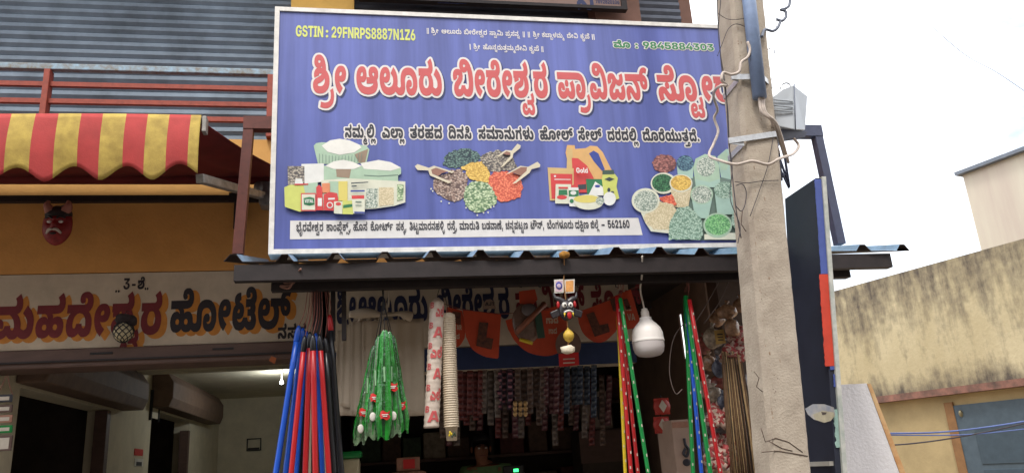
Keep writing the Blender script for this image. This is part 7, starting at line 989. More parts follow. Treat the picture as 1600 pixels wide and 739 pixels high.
# house wall plane: runs along the lane, its lines meet at (150, 775) in the photo
dv = Vector(_ray(150, 775)); dv.z = 0; dv.normalize(); nv = (dv.y, -dv.x, 0)
HP = Vector(EYE) + Vector(_ray(1500, 640)) * 11.0
def hw(px, py, off=0.): n = Vector(nv); return atp(px, py, HP + n * off, nv)
nrm = Vector(nv)
if nrm.dot(Vector(EYE) - HP) < 0: nrm = -nrm
def hq(px, py, off): return atp(px, py, HP + nrm * off, tuple(nrm))
house = thing('old_house', 'old yellow house with stained parapet and blue grey door across the lane', 'house', Vector((HP.x, HP.y, 0)))
def wall_quad(mb, pts, off, depth, mi=0): mb.prism([hq(x, y, off) for x, y in pts], -nrm * depth, mi)
M['stained'] = mat('stained_parapet', lin((204, 192, 158)), .95, .1, 1.6, streak=.4, bump=.5, bscale=20, col2=lin((184, 170, 134)))
def parapet_stains(m):                # soot streaks running down from the coping and a black band along the foot
    n, l = m.node_tree.nodes, m.node_tree.links; b = n['Principled BSDF']; t = n['Texture Coordinate']
    mp = n.new('ShaderNodeMapping'); mp.inputs['Scale'].default_value = (2.6, 2.6, .62); l.new(t.outputs['Object'], mp.inputs['Vector'])
    z = n.new('ShaderNodeTexNoise'); z.inputs['Scale'].default_value = 2.1; z.inputs['Detail'].default_value = 10; z.inputs['Roughness'].default_value = .72; l.new(mp.outputs['Vector'], z.inputs['Vector'])
    f = n.new('ShaderNodeTexNoise'); f.inputs['Scale'].default_value = 9; f.inputs['Detail'].default_value = 8; l.new(t.outputs['Object'], f.inputs['Vector'])
    s = n.new('ShaderNodeSeparateXYZ'); l.new(t.outputs['Object'], s.inputs[0])
    top = n.new('ShaderNodeMapRange'); top.inputs['From Min'].default_value = zb_ + .35; top.inputs['From Max'].default_value = zt; top.inputs['To Min'].default_value = -.16; top.inputs['To Max'].default_value = .22; l.new(s.outputs['Z'], top.inputs['Value'])
    bot = n.new('ShaderNodeMapRange'); bot.inputs['From Min'].default_value = zb_ + .12; bot.inputs['From Max'].default_value = zb_ + .5; bot.inputs['To Min'].default_value = .38; bot.inputs['To Max'].default_value = 0; l.new(s.outputs['Z'], bot.inputs['Value'])
    a = n.new('ShaderNodeMath'); l.new(z.outputs['Fac'], a.inputs[0]); l.new(top.outputs[0], a.inputs[1])
    c = n.new('ShaderNodeMath'); l.new(a.outputs[0], c.inputs[0]); l.new(bot.outputs[0], c.inputs[1])
    d = n.new('ShaderNodeMath'); d.operation = 'MULTIPLY_ADD'; d.inputs[1].default_value = .35; l.new(f.outputs['Fac'], d.inputs[0]); l.new(c.outputs[0], d.inputs[2])
    r = n.new('ShaderNodeValToRGB'); r.color_ramp.elements[0].position = .60; r.color_ramp.elements[1].position = 1.16; l.new(d.outputs[0], r.inputs['Fac'])
    mm = n.new('ShaderNodeMixRGB'); mm.inputs['Color2'].default_value = lin((96, 88, 80)) + (1,)
    old = b.inputs['Base Color'].links[0].from_socket; l.new(r.outputs['Color'], mm.inputs['Fac']); l.new(old, mm.inputs['Color1']); l.new(mm.outputs['Color'], b.inputs['Base Color'])
pm = MB(); wall_quad(pm, [(1230, 666), (1700, 578), (1700, 322), (1230, 492)], .12, .3)
# keep the top and foot level: rebuild from two heights
zt = (hq(1303, 461, .12).z + hq(1600, 365, .12).z) / 2; zb_ = (hq(1365, 628, .12).z + hq(1590, 606, .12).z) / 2
def hx2(px, py, off): p = hq(px, py, off); return Vector((p.x, p.y, 0))
EA, EB = hx2(1210, 560, 0), hx2(1780, 480, 0)
def run(mb, A, B, za, zb, off, depth, mi=0):
    a, b = A + nrm * off, B + nrm * off; mb.prism([a + Vector((0, 0, za)), b + Vector((0, 0, za)), b + Vector((0, 0, zb)), a + Vector((0, 0, zb))], -nrm * depth, mi); return mb
parapet_stains(M['stained'])
ob('parapet', run(MB(), EA, EB, zb_ + .10, zt, .12, .25), M['stained'], house)
ob('coping_band', run(MB(), EA, EB, zb_, zb_ + .098, .14, .27), mat('faded_red_band', lin((156, 112, 98)), .9, .2, 5, col2=lin((90, 76, 70))), house)
ob('wall', run(MB(), EA, EB, 0, zb_ - .003, 0, .25), mat('ochre_house_wall', lin((184, 165, 124)), .9, .1, 2.5, bump=.3, bscale=20), house)
ob('roof', run(MB(), EA, EB, zb_ + .3, zb_ + .42, -.14, 3.0), M['concrete'], house)
D0, D1 = hx2(1503, 690, 0), hx2(1640, 690, 0); zd = hq(1550, 627, 0).z
u_ = (D1 - D0).normalized()
door = ob('door', run(MB(), D0, D0 + u_ * 1.05, .1, zd, .02, .04), mat('blue_grey_door_paint', lin((84, 100, 112)), .6, .1, 9), house)
dm = mat('door_moulding', lin((70, 86, 98)), .6, .1, 9)
for za, zb2 in ((.35, 1.05), (1.12, 1.62), (1.70, 2.0)):
    if zb2 < zd: ob('door_panel', run(MB(), D0 + u_ * .24, D0 + u_ * .98, za, zb2, .032, .011), dm, door, bevel=.006)
ob('door_latch', MB().ball(D0 + u_ * .10 + nrm * .03 + Vector((0, 0, zd - .12)), .035, .02, .05), mat('brass_latch', lin((150, 140, 110)), .4, .1, metal=.6), door)
ob('door_frame', run(MB(), D0 - u_ * .13, D0, .1, zd + .05, .03, .06), mat('brown_door_frame', lin((150, 112, 74)), .7, .12, 9), house)
tk = thing('roof_room', 'pale plastered tank room with grey slab roof above the stained parapet', 'tank room', Vector((HP.x + 2, HP.y, 3)))
Q0, Q1 = hx2(1518, 330, -1.4), hx2(1800, 250, -1.4); zr = hq(1506, 273, -1.4).z
ob('wall', run(MB(), Q0, Q1, zb_ + .43, zr, 0, 2.2), mat('streaked_pale_plaster', lin((206, 200, 182)), .9, .12, 2.0, streak=.1, col2=lin((192, 178, 166))), tk)
ob('roof_slab', run(MB(), Q0 - (Q1 - Q0)  .normalized() * .07, Q1, zr + .002, zr + .06, .10, 2.6), mat('grey_slab', lin((120, 128, 140)), .8, .1, 6), tk)
WM = {0: mat('blue_insulated_wire', lin((84, 104, 160)), .5, .1), 1: mat('black_insulated_wire', lin((58, 52, 58)), .6, .1)}
for lab, pts, k, r in (('blue overhead wire crossing the house door', [(1362, 677), (1480, 674), (1600, 658), (1680, 640)], 0, .008), ('lower blue wire crossing the house door', [(1362, 679), (1500, 679), (1600, 670), (1680, 660)], 0, .006), ('black wire sagging across the ochre house wall', [(1358, 696), (1420, 693), (1500, 682), (1600, 661), (1680, 636)], 1, .007)):
    cable(lab, [at(x, y, 1.0) for x, y in pts], r, WM[k], 'wire', cat='wire')
cable('pale overhead wire far up in the sky at right', [at(1400, -10, 3), at(1500, 80, 3), at(1560, 115, 3), at(1640, 170, 3)], .004, M['cable_grey'], 'wire', cat='wire')
# ================================================================== goods hanging from the awning beam
HY = -1.05
def stick(name, label, top, bot, r, m, group, y=0., cap=None, marks=None, zend=1.0, loop=None):
    a = at(*top, HY + y); b = at(*bot, HY + y); d = (b - a); e = a + d * ((a.z - zend) / (a.z - b.z))
    t = thing(name, label, 'broom stick', e, group)
    mb = MB().tube([a + (e - a) * k / 6 for k in range(7)], r, 10)
    if marks:
        L = (e - a).length; u = (e - a).normalized(); n = int(L / .085)
        for k in range(1, n):
            p = a + u * (k * .085) + Vector(((-.35, .3)[k % 2] * r, -r * .93, 0)); mb.bar(p, p + u * .016, r * .55, r * .2, 1, up=(0, 1, 0))
    ob('shaft', mb, [m, marks] if marks else m, t)
    u = (e - a).normalized()
    if cap: ob('cap', MB().tube([a - u * .05, a - u * .03, a, a + u * .040, a + u * .044], [r * .5, r * .9, r * 1.12, r * 1.12, r * 1.0], 10), cap, t)
    hp_ = Vector((loop if loop is not None else a.x, -1.12, 2.60))
    ob('hanging_string', MB().tube(smooth_path([a - u * .045, (a * .55 + hp_ * .45) + Vector((.012, 0, 0)), hp_], 5), .0022, 5), M['string_red'], t)
    return t
M['string_red'] = mat('faded_red_string', lin((140, 84, 74)), .8, .2, 40)
M['st_blue'] = mat('glossy_blue_plastic', lin((30, 84, 190)), .3, .16, 6, streak=.2); M['st_red'] = mat('glossy_red_plastic', lin((180, 32, 36)), .34, .16, 6, streak=.2); M['st_black'] = mat('glossy_black_plastic', (.012, .012, .014), .3, .06, 8)
M['st_green'] = mat('glossy_green_plastic', lin((24, 130, 62)), .3, .08, 8); M['st_yellow'] = mat('yellow_plastic', lin((206, 178, 40)), .35, .08, 8)
M['mark'] = mat('pale_print_mark', lin((200, 190, 175)), .5, .1)
GL = 'broom sticks hanging at the left post'
for lab, t, b, r, m, y, cap in (
    ('leftmost bright blue broom stick of the left bundle', (465, 522), (431, 739), .0185, 'st_blue', -.02, 'st_blue'),
    ('second bright blue broom stick, just right of the leftmost', (472, 526), (446, 739), .0175, 'st_blue', .03, 'st_blue'),
    ('red broom stick with black cap next to the blue pair', (475, 538), (455, 739), .0165, 'st_red', -.07, 'st_black'),
    ('thick red broom stick in the middle of the left bundle', (484, 532), (477, 739), .018, 'st_red', -.03, 'st_black'),
    ('red broom stick hanging almost straight, frontmost of the bundle', (489, 536), (493, 739), .018, 'st_red', -.10, 'st_black'),
    ('red broom stick slanting right beside the black ones', (500, 536), (514, 739), .017, 'st_red', -.05, 'st_black'),
    ('blue broom stick half hidden behind the red ones, left', (478, 530), (463, 739), .016, 'st_blue', .06, 'st_blue'),
    ('blue broom stick half hidden behind the red ones, right', (494, 534), (504, 739), .016, 'st_blue', .05, 'st_blue'),
    ('grey black broom stick between the red sticks', (482, 540), (469, 739), .014, 'st_black', .10, 'st_black'),
    ('black broom stick right of the red ones', (509, 540), (522, 739), .017, 'st_black', -.02, 'st_black'),
    ('rightmost black broom stick with a red brown top', (516, 505), (534, 739), .017, 'st_black', .03, 'st_red'),
    ('black broom stick behind the rightmost pair', (512, 520), (527, 739), .015, 'st_black', .09, 'st_black')):
    stick('broom_stick', lab, t, b, r * .88, M[m], GL, y, M[cap], loop=at(496, 440, -1.12).x + (t[0] - 490) * .002)
GR = 'printed broom sticks hanging in the shop front'
for lab, t, b, m, y, r in (
    ('bright red printed stick left of the hanging bulb', (964, 462), (986, 739), 'st_red', -.03, .0135), ('dark red printed stick behind the bright red one', (968, 470), (997, 739), 'st_red', .06, .012),
    ('green printed stick hanging just left of the bulb', (969, 466), (1013, 739), 'st_green', -.06, .0125), ('yellow stick mostly hidden behind a red one', (965, 480), (977, 739), 'st_yellow', .10, .011),
    ('dark green printed stick, leftmost of the right bundle', (1070, 466), (1083, 739), 'st_green', .05, .013), ('blue printed stick in the right bundle', (1073, 480), (1096, 739), 'st_blue', .0, .0125),
    ('bright green printed stick in the right bundle', (1071, 462), (1110, 739), 'st_green', -.04, .0145), ('red printed stick, rightmost of the right bundle', (1077, 468), (1126, 739), 'st_red', -.08, .0135)):
    stick('printed_broom_stick', lab, t, b, r, M[m], GR, y, None, M['mark'])
# green wrapped brooms
M['green_film'] = mat('green_plastic_film', lin((30, 150, 44)), .16, .30, 16, spec=.7, bump=.7, bscale=38, coat=.5, streak=.25, col2=lin((8, 74, 24)))
M['clear_film'] = mat('cloudy_clear_film', lin((116, 140, 108)), .15, .3, 18, spec=.8, bump=.8, bscale=42, coat=.5, streak=.25, col2=lin((34, 74, 40)))
M['deep_film'] = mat('deep_green_film', lin((12, 84, 28)), .16, .30, 16, spec=.7, bump=.7, bscale=38, coat=.5)
M['pack_red'] = mat('red_label', lin((206, 40, 40)), .4, .08); M['pack_white'] = mat('white_label', lin((220, 215, 205)), .45, .08)
GG = 'green wrapped brooms hanging in one bunch'
def strip_mesh(top, bot, w0, w1, y, fold, m_clear):
    a, b = at(*top, HY + y), at(*bot, HY + y); mb = MB(); n = 22
    def f(u, v):
        th = u * 2 * math.pi; w = w0 + (w1 - w0) * min(1, v * 1.25) ** 1.1; d = .62
        if v > .80: q = (v - .80) / .20; d = .62 - .46 * q; w *= 1 - .30 * q * q
        if v < .04: w *= .5 + v * 12
        rr = 1 + .10 * math.sin(5 * th + v * 4 + fold) + .07 * math.sin(11 * th - v * 6) + .05 * math.sin(v * 41 + 3 * th + fold)
        return a + (b - a) * v + Vector((math.cos(th) * w * rr, math.sin(th) * w * d * rr, .014 * math.sin(3 * th + fold) * max(0, v - .7) * 3))
    mb.grid(f, 44, n, mf=lambda i, j: (1 if (j > 18 + (i * 7 + fold) % 3 and m_clear) or (m_clear and 30 <= i <= 32) else 2 if (i + fold) % 11 < 3 else 0))
    return mb, a, b
for lab, t, b, y, w0, w1, cl, red, oval in (
    ('leftmost green wrapped broom, hanging lowest with a clear tip', (585, 540), (560, 692), .02, .016, .040, 1, .70, .86),
    ('second green wrapped broom from the left, part clear', (592, 526), (580, 684), -.04, .018, .042, 1, .62, .80),
    ('middle green wrapped broom with two red labels', (601, 516), (600, 684), -.09, .022, .046, 0, .80, 0),
    ('green wrapped broom with a round white label, right of middle', (608, 518), (616, 680), -.05, .020, .045, 1, .55, .82),
    ('rightmost green wrapped broom of the bunch', (613, 524), (629, 674), .02, .018, .040, 0, .74, 0),
    ('green wrapped broom mostly hidden at the back of the bunch', (594, 522), (592, 676), .08, .020, .045, 0, .5, 0)):
    mb, A, B = strip_mesh(t, b, w0, w1, y, len(lab), cl)
    th = thing('wrapped_broom', lab, 'broom', B, GG)
    ob('wrapper', mb, [M['green_film'], M['clear_film'], M['deep_film']], th)
    yy = Vector((0, -.036 - .0, 0)); D = (B - A)
    p = A + D * red + yy + Vector((.004, 0, 0)); ob('red_label', MB().grid(lambda u, v: p + Vector(((u - .5) * .052 + .004 * math.sin(v * 9), -.010 + .05 * (u - .5) ** 2, (v - .5) * .042 + .006 * math.sin(u * 7))), 6, 4), M['pack_red'], th)
    ob('label_text', MB().box(p.x - .018, p.x + .018, p.y - .0135, p.y - .0115, p.z + .001, p.z + .006).box(p.x - .012, p.x + .012, p.y - .0135, p.y - .0115, p.z - .008, p.z - .003), M['pack_white'], th)
    if oval: p = A + D * oval + yy * .95; ob('round_label', MB().ball(p, .018, .006, .025, 14), M['pack_white'], th)
    p = A + D * .42 + yy * .75; ob('print_block', MB().grid(lambda u, v: p + Vector(((u - .5) * .026, -.006 + .02 * (u - .5) ** 2 * 40 * .3, (v - .5) * .085)), 4, 4), mat('pale_green_print', lin((150, 196, 150)), .4, .1), th)
    ob('hanging_string', MB().tube(smooth_path([A + Vector((0, 0, -.004)), Vector((at(599, 470, -1.1).x, -1.1, 2.50)), Vector((at(597, 440, -1.11).x, -1.11, 2.60))], 5), .0025, 5), M['black'], th)
# white cloth bags
M['cloth'] = mat('unbleached_cloth', lin((186, 170, 150)), .9, .07, 5, bump=.2, bscale=150)
GB_ = 'white cloth bags hanging in layers'
for lab, (tl_, tr_, bl_, br2), y in (('front white cloth bag hanging wide behind the green brooms', ((566, 502), (662, 497), (566, 642), (664, 650)), -.72), ('second white cloth bag peeping out left of the front one', ((549, 503), (640, 500), (547, 648), (640, 656)), -.69),
                          ('third white cloth bag, slanting further left', ((536, 507), (620, 503), (531, 634), (620, 660)), -.66), ('rearmost white cloth bag at the far left of the layers', ((527, 516), (600, 508), (522, 650), (610, 652)), -.63)):
    A, B, Cc, D = at(*tl_, y), at(*tr_, y), at(*bl_, y), at(*br2, y)
    def f(u, v, A=A, B=B, Cc=Cc, D=D):
        p = (A * (1 - u) + B * u) * (1 - v) + (Cc * (1 - u) + D * u) * v
        return p + Vector((0, .010 * math.sin(u * 9 + v * 2) * (.3 + v) + .004 * math.sin(u * 31), .006 * math.sin(u * 7) * v))
    th = thing('cloth_bag', lab, 'bag', (A + D) / 2, GB_)
    ob('sack', MB().grid(f, 24, 16), M['cloth'], th, solid=.003, fixn=False)
    mA, mB = A * .72 + B * .28, A * .3 + B * .7; top = (A + B) / 2 + Vector((0, 0, .035))
    ob('handle', MB().tube(smooth_path([mA, mA * .6 + top * .4 + Vector((0, -.01, .02)), top, mB * .6 + top * .4 + Vector((0, -.01, .02)), mB]), .014, 8), M['cloth'], th)
ck = at(610, 492, -.74)
tag(ob('cloth_roll', MB().tube(smooth_path([at(546, 491, -.74), at(575, 489, -.76), at(600, 492, -.77), at(625, 490, -.76), at(643, 495, -.74)]), [.02 + .012 * math.sin(k * .25) for k in range(33)], 10).tube([at(607, 480, -.75), at(609, 436, -.76)], .006, 6), M['cloth']), 'rolled cloth tied on a string above the white bags', 'cloth roll')
# printed tube of leaf plates and stack of paper cups
def sheared(mb, ax, bx_):            # lean everything built round a vertical axis so the axis runs ax -> bx_
    for k, v in enumerate(mb.v):
        t = (v.z - bx_.z) / (ax.z - bx_.z); mb.v[k] = Vector((v.x + bx_.x + (ax.x - bx_.x) * t, v.y + bx_.y, v.z))
    return mb
def tube_lathe(a, b, prof, n=22): mb = MB(); mb.lathe(prof, (0, 0, 0), n); return sheared(mb, a, b)
a, b = at(683, 474, HY), at(674, 668, HY); H = a.z - b.z; r = .044
pt = thing('plate_tube', 'tall white plastic tube of plates printed with red letters', 'packet', b)
prof = [(0, b.z)] + [(r + .0016 * math.sin(k * 2.1), b.z + H * k / 60) for k in range(61)] + [(r * .55, a.z + .02), (r * .2, a.z + .035), (0, a.z + .036)]
ob('sleeve', tube_lathe(a, b, prof), mat('white_printed_film', lin((206, 190, 176)), .35, .10, 18, coat=.2, bump=.2, bscale=60), pt)
lt_ = MB()
def wrapput(u, v): th = u / r; return Vector((math.sin(th) * (r + .0035), -math.cos(th) * (r + .0035), v))
for k in range(6):
    z = b.z + .03 + k * H / 6
    word(lt_, 'bಎಲೆ' if k % 2 else 'iA', -.028 + .01 * (k % 3), .044, z, .085, wrapput); word(lt_, 'iB', -.045, -.02, z + .055, .05, wrapput)
ob('red_print', sheared(lt_, a, b), M['letter_red'], pt, fixn=False)
a, b = at(700, 492, HY + .02), at(706, 688, HY + .02); H = a.z - b.z
ct = thing('cup_stack', 'tall nested stack of pale paper cups hanging upside beside the printed tube', 'paper cups', b)
prof = [(0, b.z), (.030, b.z), (.036, b.z + .075)]; z = b.z + .075
while z < a.z - .02: prof += [(.041, z), (.0455, z + .002), (.0455, z + .005), (.042, z + .0055)]; z += .0135
prof += [(.042, a.z), (.02, a.z + .012), (0, a.z + .012)]
ob('cups', tube_lathe(a, b, prof), mat('paper_cup', lin((206, 190, 166)), .6, .08, 12), ct)
dec = MB()
for k, (u, z, c) in enumerate(((-.012, .045, 0), (-.004, .036, 0), (.006, .032, 1), (.014, .040, 1), (.0, .022, 1), (.02, .028, 1), (-.016, .030, 0))):
    q = Vector((math.sin(u / .034) * .0345, -math.cos(u / .034) * .0345, b.z + z)); dec.ball(q, .006, .003, .009, 8, c)
ob('leaf_print', sheared(dec, a, b), [M['st_yellow'], mat('dark_leaf_print', lin((60, 72, 52)), .5, .1)], ct)
cable('thin string holding the paper cups and plates', [at(683, 462, HY), at(690, 445, -1.1), at(697, 470, HY), at(700, 488, HY)], .002, M['black'], 'string', cat='string')
# bunting of orange advertising pennants
FY = -.22
fl_o = mat('orange_pennant_film', lin((198, 74, 44)), .5, .08, 10); fl_d = mat('dark_pennant_picture', lin((50, 32, 30)), .5, .3, 40, col2=lin((120, 70, 50)))
GF = 'orange pennants of one bunting string'
def pennant(lab, pts, pic, words, y):
    p0 = at(*pts[0], y); th = thing('pennant', lab, 'pennant', p0, GF)
    c = [at(x, yy, y) for x, yy in pts]; cc = [(v.x * 1000, v.z * 1000) for v in c]
    if _area(cc) < 0: cc = cc[::-1]
    V, F = fill([cc]); ob('film', MB().add([(u / 1000, y + .006 * math.sin(u * .02 + v * .013), v / 1000) for u, v in V], F), fl_o, th, solid=.002, fixn=False)
    mb = MB()
    for q in pic:
        c = [at(x, yy, y - .012) for x, yy in q]; mb.add(c, [tuple(range(len(c)))], 0)
    for key, x0, x1, yb, s in words: word(mb, key, at(x0, yb, y).x, at(x1, yb, y).x, at(x0, yb, y).z, s, lambda u, v: Vector((u, y - .012, v)), 1)
    ob('print', mb, [fl_d, mat('pennant_white_print', lin((205, 175, 150)), .5, .1)], th, fixn=False)
def rnd_poly(pts, n=5): return [(p.x, p.z) for p in smooth_path([(x, 0, y) for x, y in pts], n)]
pennant('orange pennant half hidden behind the paper cups', [(698, 479), (722, 485), (728, 512)] + rnd_poly([(726, 528), (718, 540), (704, 545), (695, 540)]), [[(707, 486), (720, 488), (720, 508), (706, 504)]], [('i' + 'NTAR', 706, 721, 516, .05), ('bಗಾದ', 705, 718, 530, .05)], FY)
pennant('orange pennant with dark pack picture right of the paper cups', [(723, 484), (783, 491), (779, 558)] + rnd_poly([(777, 560), (756, 556), (738, 545), (728, 526)]), [[(749, 503), (763, 504), (760, 527), (771, 529), (768, 546), (744, 540)]], [], FY - .01)
pennant('widest orange pennant behind the toy packets and the black mask', [(790, 500), (884, 474), (888, 540)] + rnd_poly([(882, 547), (856, 556), (826, 550), (806, 534), (794, 514)]), [], [('bಗಾದ', 853, 872, 506, .07), ('bಗಾದ', 857, 870, 522, .06)], FY)
pennant('orange pennant with dark pack picture right of the black mask', [(902, 488), (968, 463), (966, 505)] + rnd_poly([(962, 518), (945, 533), (928, 534), (912, 522), (904, 505)]), [[(916, 491), (928, 487), (937, 508), (950, 505), (953, 518), (929, 526)]], [], FY - .01)
pennant('rightmost orange pennant sloping up behind the red stick', [(952, 466), (985, 452), (1000, 500)] + rnd_poly([(992, 512), (978, 514), (964, 506), (956, 492)]), [[(953, 468), (970, 462), (972, 486), (958, 486)], [(974, 468), (980, 466), (986, 482), (978, 484)]], [('i' + 'RNI', 976, 986, 486, .05), ('i' + 'VA', 980, 992, 501, .07)], FY)
cable('bunting string of the orange pennants', [at(692, 474, FY), at(724, 483, FY), at(784, 490, FY), at(850, 484, FY), at(905, 486, FY), at(960, 464, FY), at(990, 450, FY), at(1003, 446, FY)], .003, M['string_red'], 'string', cat='string')
tg = thing('arched_tag', 'small pale arched paper tag above the orange pennant', 'tag', at(765, 480, FY - .03))
mb = MB(); c_ = [at(x, y, FY - .03) for x, y in [(754, 483), (755, 474), (760, 468), (766, 467), (772, 471), (775, 482)]]; mb.prism(c_, (0, .002, 0)); ob('card', mb, mat('pale_tag', lin((150, 125, 110)), .6, .1), tg)
mb = MB(); word(mb, 'i' + 'AJT', at(757, 478, FY).x, at(772, 478, FY).x, at(757, 479, FY).z, .035, lambda u, v: Vector((u, FY - .033, v))); ob('print', mb, M['black'], tg, fixn=False)
dc = thing('round_tag', 'grey disc tag with red lower strip behind the lemon', 'tag', at(888, 545, -.30))
ob('disc', MB().prism([at(888 + 20 * math.cos(k * .2618), 538 + 23 * math.sin(k * .2618), -.30) for k in range(24)], (0, .003, 0)), mat('grey_brown_card', lin((124, 96, 84)), .6, .12, 14), dc)
mb = MB().prism([at(x, y, -.306) for x, y in ((873, 553), (904, 550), (905, 570), (874, 573))], (0, .003, 0)); ob('red_strip', mb, M['pack_red'], dc)
ob('print', MB().bar(at(880, 561, -.31), at(898, 560, -.31), .002, .008, up=(0, 0, 1)).bar(at(880, 567, -.31), at(898, 566, -.31), .002, .008), M['mark'], dc)
# toy packets
tp = thing('toy_packet', 'clear plastic packet of toy tools with orange header over the pennants', 'packet', at(830, 500, -.5))
ob('header', MB().prism([at(x, y, -.52) for x, y in ((811, 455), (836, 452), (840, 468), (832, 476), (812, 474))], (0, .004, 0)), fl_o, tp)
ob('film', MB().ball(at(824, 503, -.5), .105, .03, .14, 18, bumpy=.08), mat('dusty_film', lin((120, 92, 80)), .25, .2, 26, coat=.3, bump=.3), tp)
ob('toy', MB().ball(at(827, 484, -.54), .055, .015, .045, 14), mat('grey_toy', lin((110, 100, 100)), .4, .1), tp)
ob('toy', MB().tube([at(806, 520, -.545), at(852, 474, -.545)], .02, 8), mat('brown_toy', lin((140, 84, 62)), .4, .1), tp)
ob('toy', MB().bar(at(846, 528, -.545), at(840, 488, -.545), .05, .012, up=(0, 1, 0)), mat('green_toy', lin((46, 76, 62)), .4, .1), tp)
ob('toy', MB().tube([at(812, 530, -.545), at(832, 536, -.545)], .013, 8), M['st_yellow'], tp)
# evil eye charm
EY_ = -1.27
dr = thing('evil_eye_charm', 'black demon mask charm on a string with cards, lemon and white alum', 'charm', at(887, 552, EY_))
ob('string', MB().tube(smooth_path([at(881, 396, -1.31), at(882, 420, EY_), at(881, 438, EY_), at(884, 470, EY_), at(887, 512, EY_), at(888, 542, EY_)]), .0035, 6), mat('jute_string', lin((150, 110, 70)), .9, .15, 60), dr)
ob('top_knot', MB().ball(at(882, 398, -1.315), .034, .025, .022, 12, bumpy=.2), mat('marigold_knot', lin((170, 120, 50)), .9, .3, 60), dr)
for x0, x1, m in ((866, 881, mat('pink_white_card', lin((206, 176, 186)), .5, .1)), (882, 898, mat('orange_card', lin((226, 160, 90)), .5, .15, 40))):
    ob('card_frame', MB().prism([at(x0, 437, EY_), at(x1, 436, EY_), at(x1 - .5, 457, EY_), at(x0 + .5, 458, EY_)], (0, .006, 0)), M['pack_white'], dr)
    ob('card', MB().prism([at(x0 + 2, 439, EY_ - .002), at(x1 - 2, 438, EY_ - .002), at(x1 - 2, 455, EY_ - .002), at(x0 + 2, 456, EY_ - .002)], (0, .001, 0)), m, dr)
ob('card_print', MB().ball(at(873.5, 446, EY_ - .004), .020, .002, .024, 14), mat('blue_card_print', lin((70, 74, 150)), .5, .1), dr)
ob('card_print', MB().ball(at(873.5, 446.5, EY_ - .0065), .013, .002, .013, 14), mat('grey_card_print', lin((190, 170, 190)), .5, .1), dr)
cM = at(885, 484, EY_)
M['mask_black'] = mat('black_lacquer', lin((46, 42, 46)), .35, .15, 20, coat=.2)
ob('face', MB().ball(cM, .048, .035, .062, 22, bumpy=.06, seed=2).ball(cM + Vector((.0, -.02, -.03)), .034, .03, .035, 16), M['mask_black'], dr)
for s, dx in ((-1, -.048), (1, .060)):
    ob('horn', MB().tube(smooth_path([cM + Vector((s * .02, 0, .045)), cM + Vector((s * .040, -.005, .062)), cM + Vector((s * .062, -.005, .075)), cM + Vector((s * .070, -.005, .105))]), [.026 - .00095 * k for k in range(25)], 10), M['mask_black'], dr)
    ob('ear', MB().prism([cM + Vector((s * .040, -.004, .012)), cM + Vector((s * .100, -.002, -.012)), cM + Vector((s * .086, -.002, -.050)), cM + Vector((s * .040, -.004, -.034))], (0, .016, 0)), M['mask_black'], dr, bevel=.005)
    ob('ear_lining', MB().ball(cM + Vector((s * .05, -.012, .03)), .010, .008, .022, 10), M['st_red'], dr)
    ob('eye', MB().ball(cM + Vector((s * .019, -.036, .022)), .015, .009, .017, 14), M['pack_white'], dr)
    ob('pupil', MB().ball(cM + Vector((s * .017, -.044, .020)), .006, .004, .007, 10), M['black'], dr)
    ob('fang', MB().tube([cM + Vector((s * .024, -.048, -.028)), cM + Vector((s * .028, -.05, -.052))], [.006, .001], 8), M['st_yellow'], dr)
ob('nose', MB().ball(cM + Vector((0, -.042, .002)), .010, .012, .014, 10), M['mask_black'], dr)
ob('teeth', MB().tube(smooth_path([cM + Vector((-.026, -.046, -.024)), cM + Vector((0, -.056, -.016)), cM + Vector((.026, -.046, -.024))]), .006, 8), M['pack_white'], dr)
ob('tongue', MB().ball(cM + Vector((.002, -.052, -.040)), .014, .008, .025, 12), M['st_red'], dr)
pL = at(888.5, 524, EY_); ob('lemon', MB().lathe([(0, -.042), (.006, -.040), (.022, -.028), (.032, -.008), (.031, .010), (.020, .026), (.008, .036), (.004, .046), (0, .047)], pL, 16), mat('dried_lemon', lin((206, 170, 66)), .5, .15, 30, bump=.2), dr)
ob('alum', MB().ball(at(887, 546, EY_), .042, .028, .024, 12, bumpy=.25, seed=5), mat('alum_white', lin((226, 214, 190)), .5, .1, 20), dr)
# hanging lamp
bl_ = thing('hanging_bulb', 'large white unlit lamp hanging on a white cord under the awning', 'light bulb', at(1015, 557, HY))
pc = at(1015.5, 557, HY); s = .0039
def bprof(pts): return [(r * s, (557 - y) * s) for r, y in pts]
ob('housing', MB().lathe(bprof([(25.6, 534), (26.2, 532.5), (25.6, 531), (25, 528), (24.6, 520), (22, 512), (16, 505), (11, 500), (9.5, 497), (9.5, 494), (0, 494)]), pc, 32), mat('white_lamp_housing', lin((236, 230, 224)), .4, .03, 8), bl_)
ob('diffuser', MB().lathe(bprof([(0, 557.5), (10, 557), (18, 555), (23, 550), (25, 542), (25.2, 534.1)]), pc, 32), mat('milky_diffuser', lin((206, 198, 196)), .35, .02, 8), bl_)
ob('lamp_holder', MB().lathe(bprof([(6.5, 493.8), (6.8, 488), (6.6, 484), (5.2, 483), (5.0, 480), (3, 479), (0, 479)]), pc, 20), mat('white_holder', lin((216, 208, 198)), .4, .04), bl_)
top = pc + Vector((0, 0, 78 * s)); ob('cord', MB().tube(smooth_path([top - Vector((0, 0, .01)), top + Vector((-.012, 0, .12)), at(1003, 430, -1.2), at(1003.5, 400, -1.305)]), .006, 8), mat('white_cord', lin((206, 196, 184)), .5, .05), bl_)
ob('swivel', MB().tube([pc + Vector((-.018, -.02, 59 * s)), pc + Vector((.02, -.02, 58.5 * s))], .006, 6), M['pack_white'], bl_)
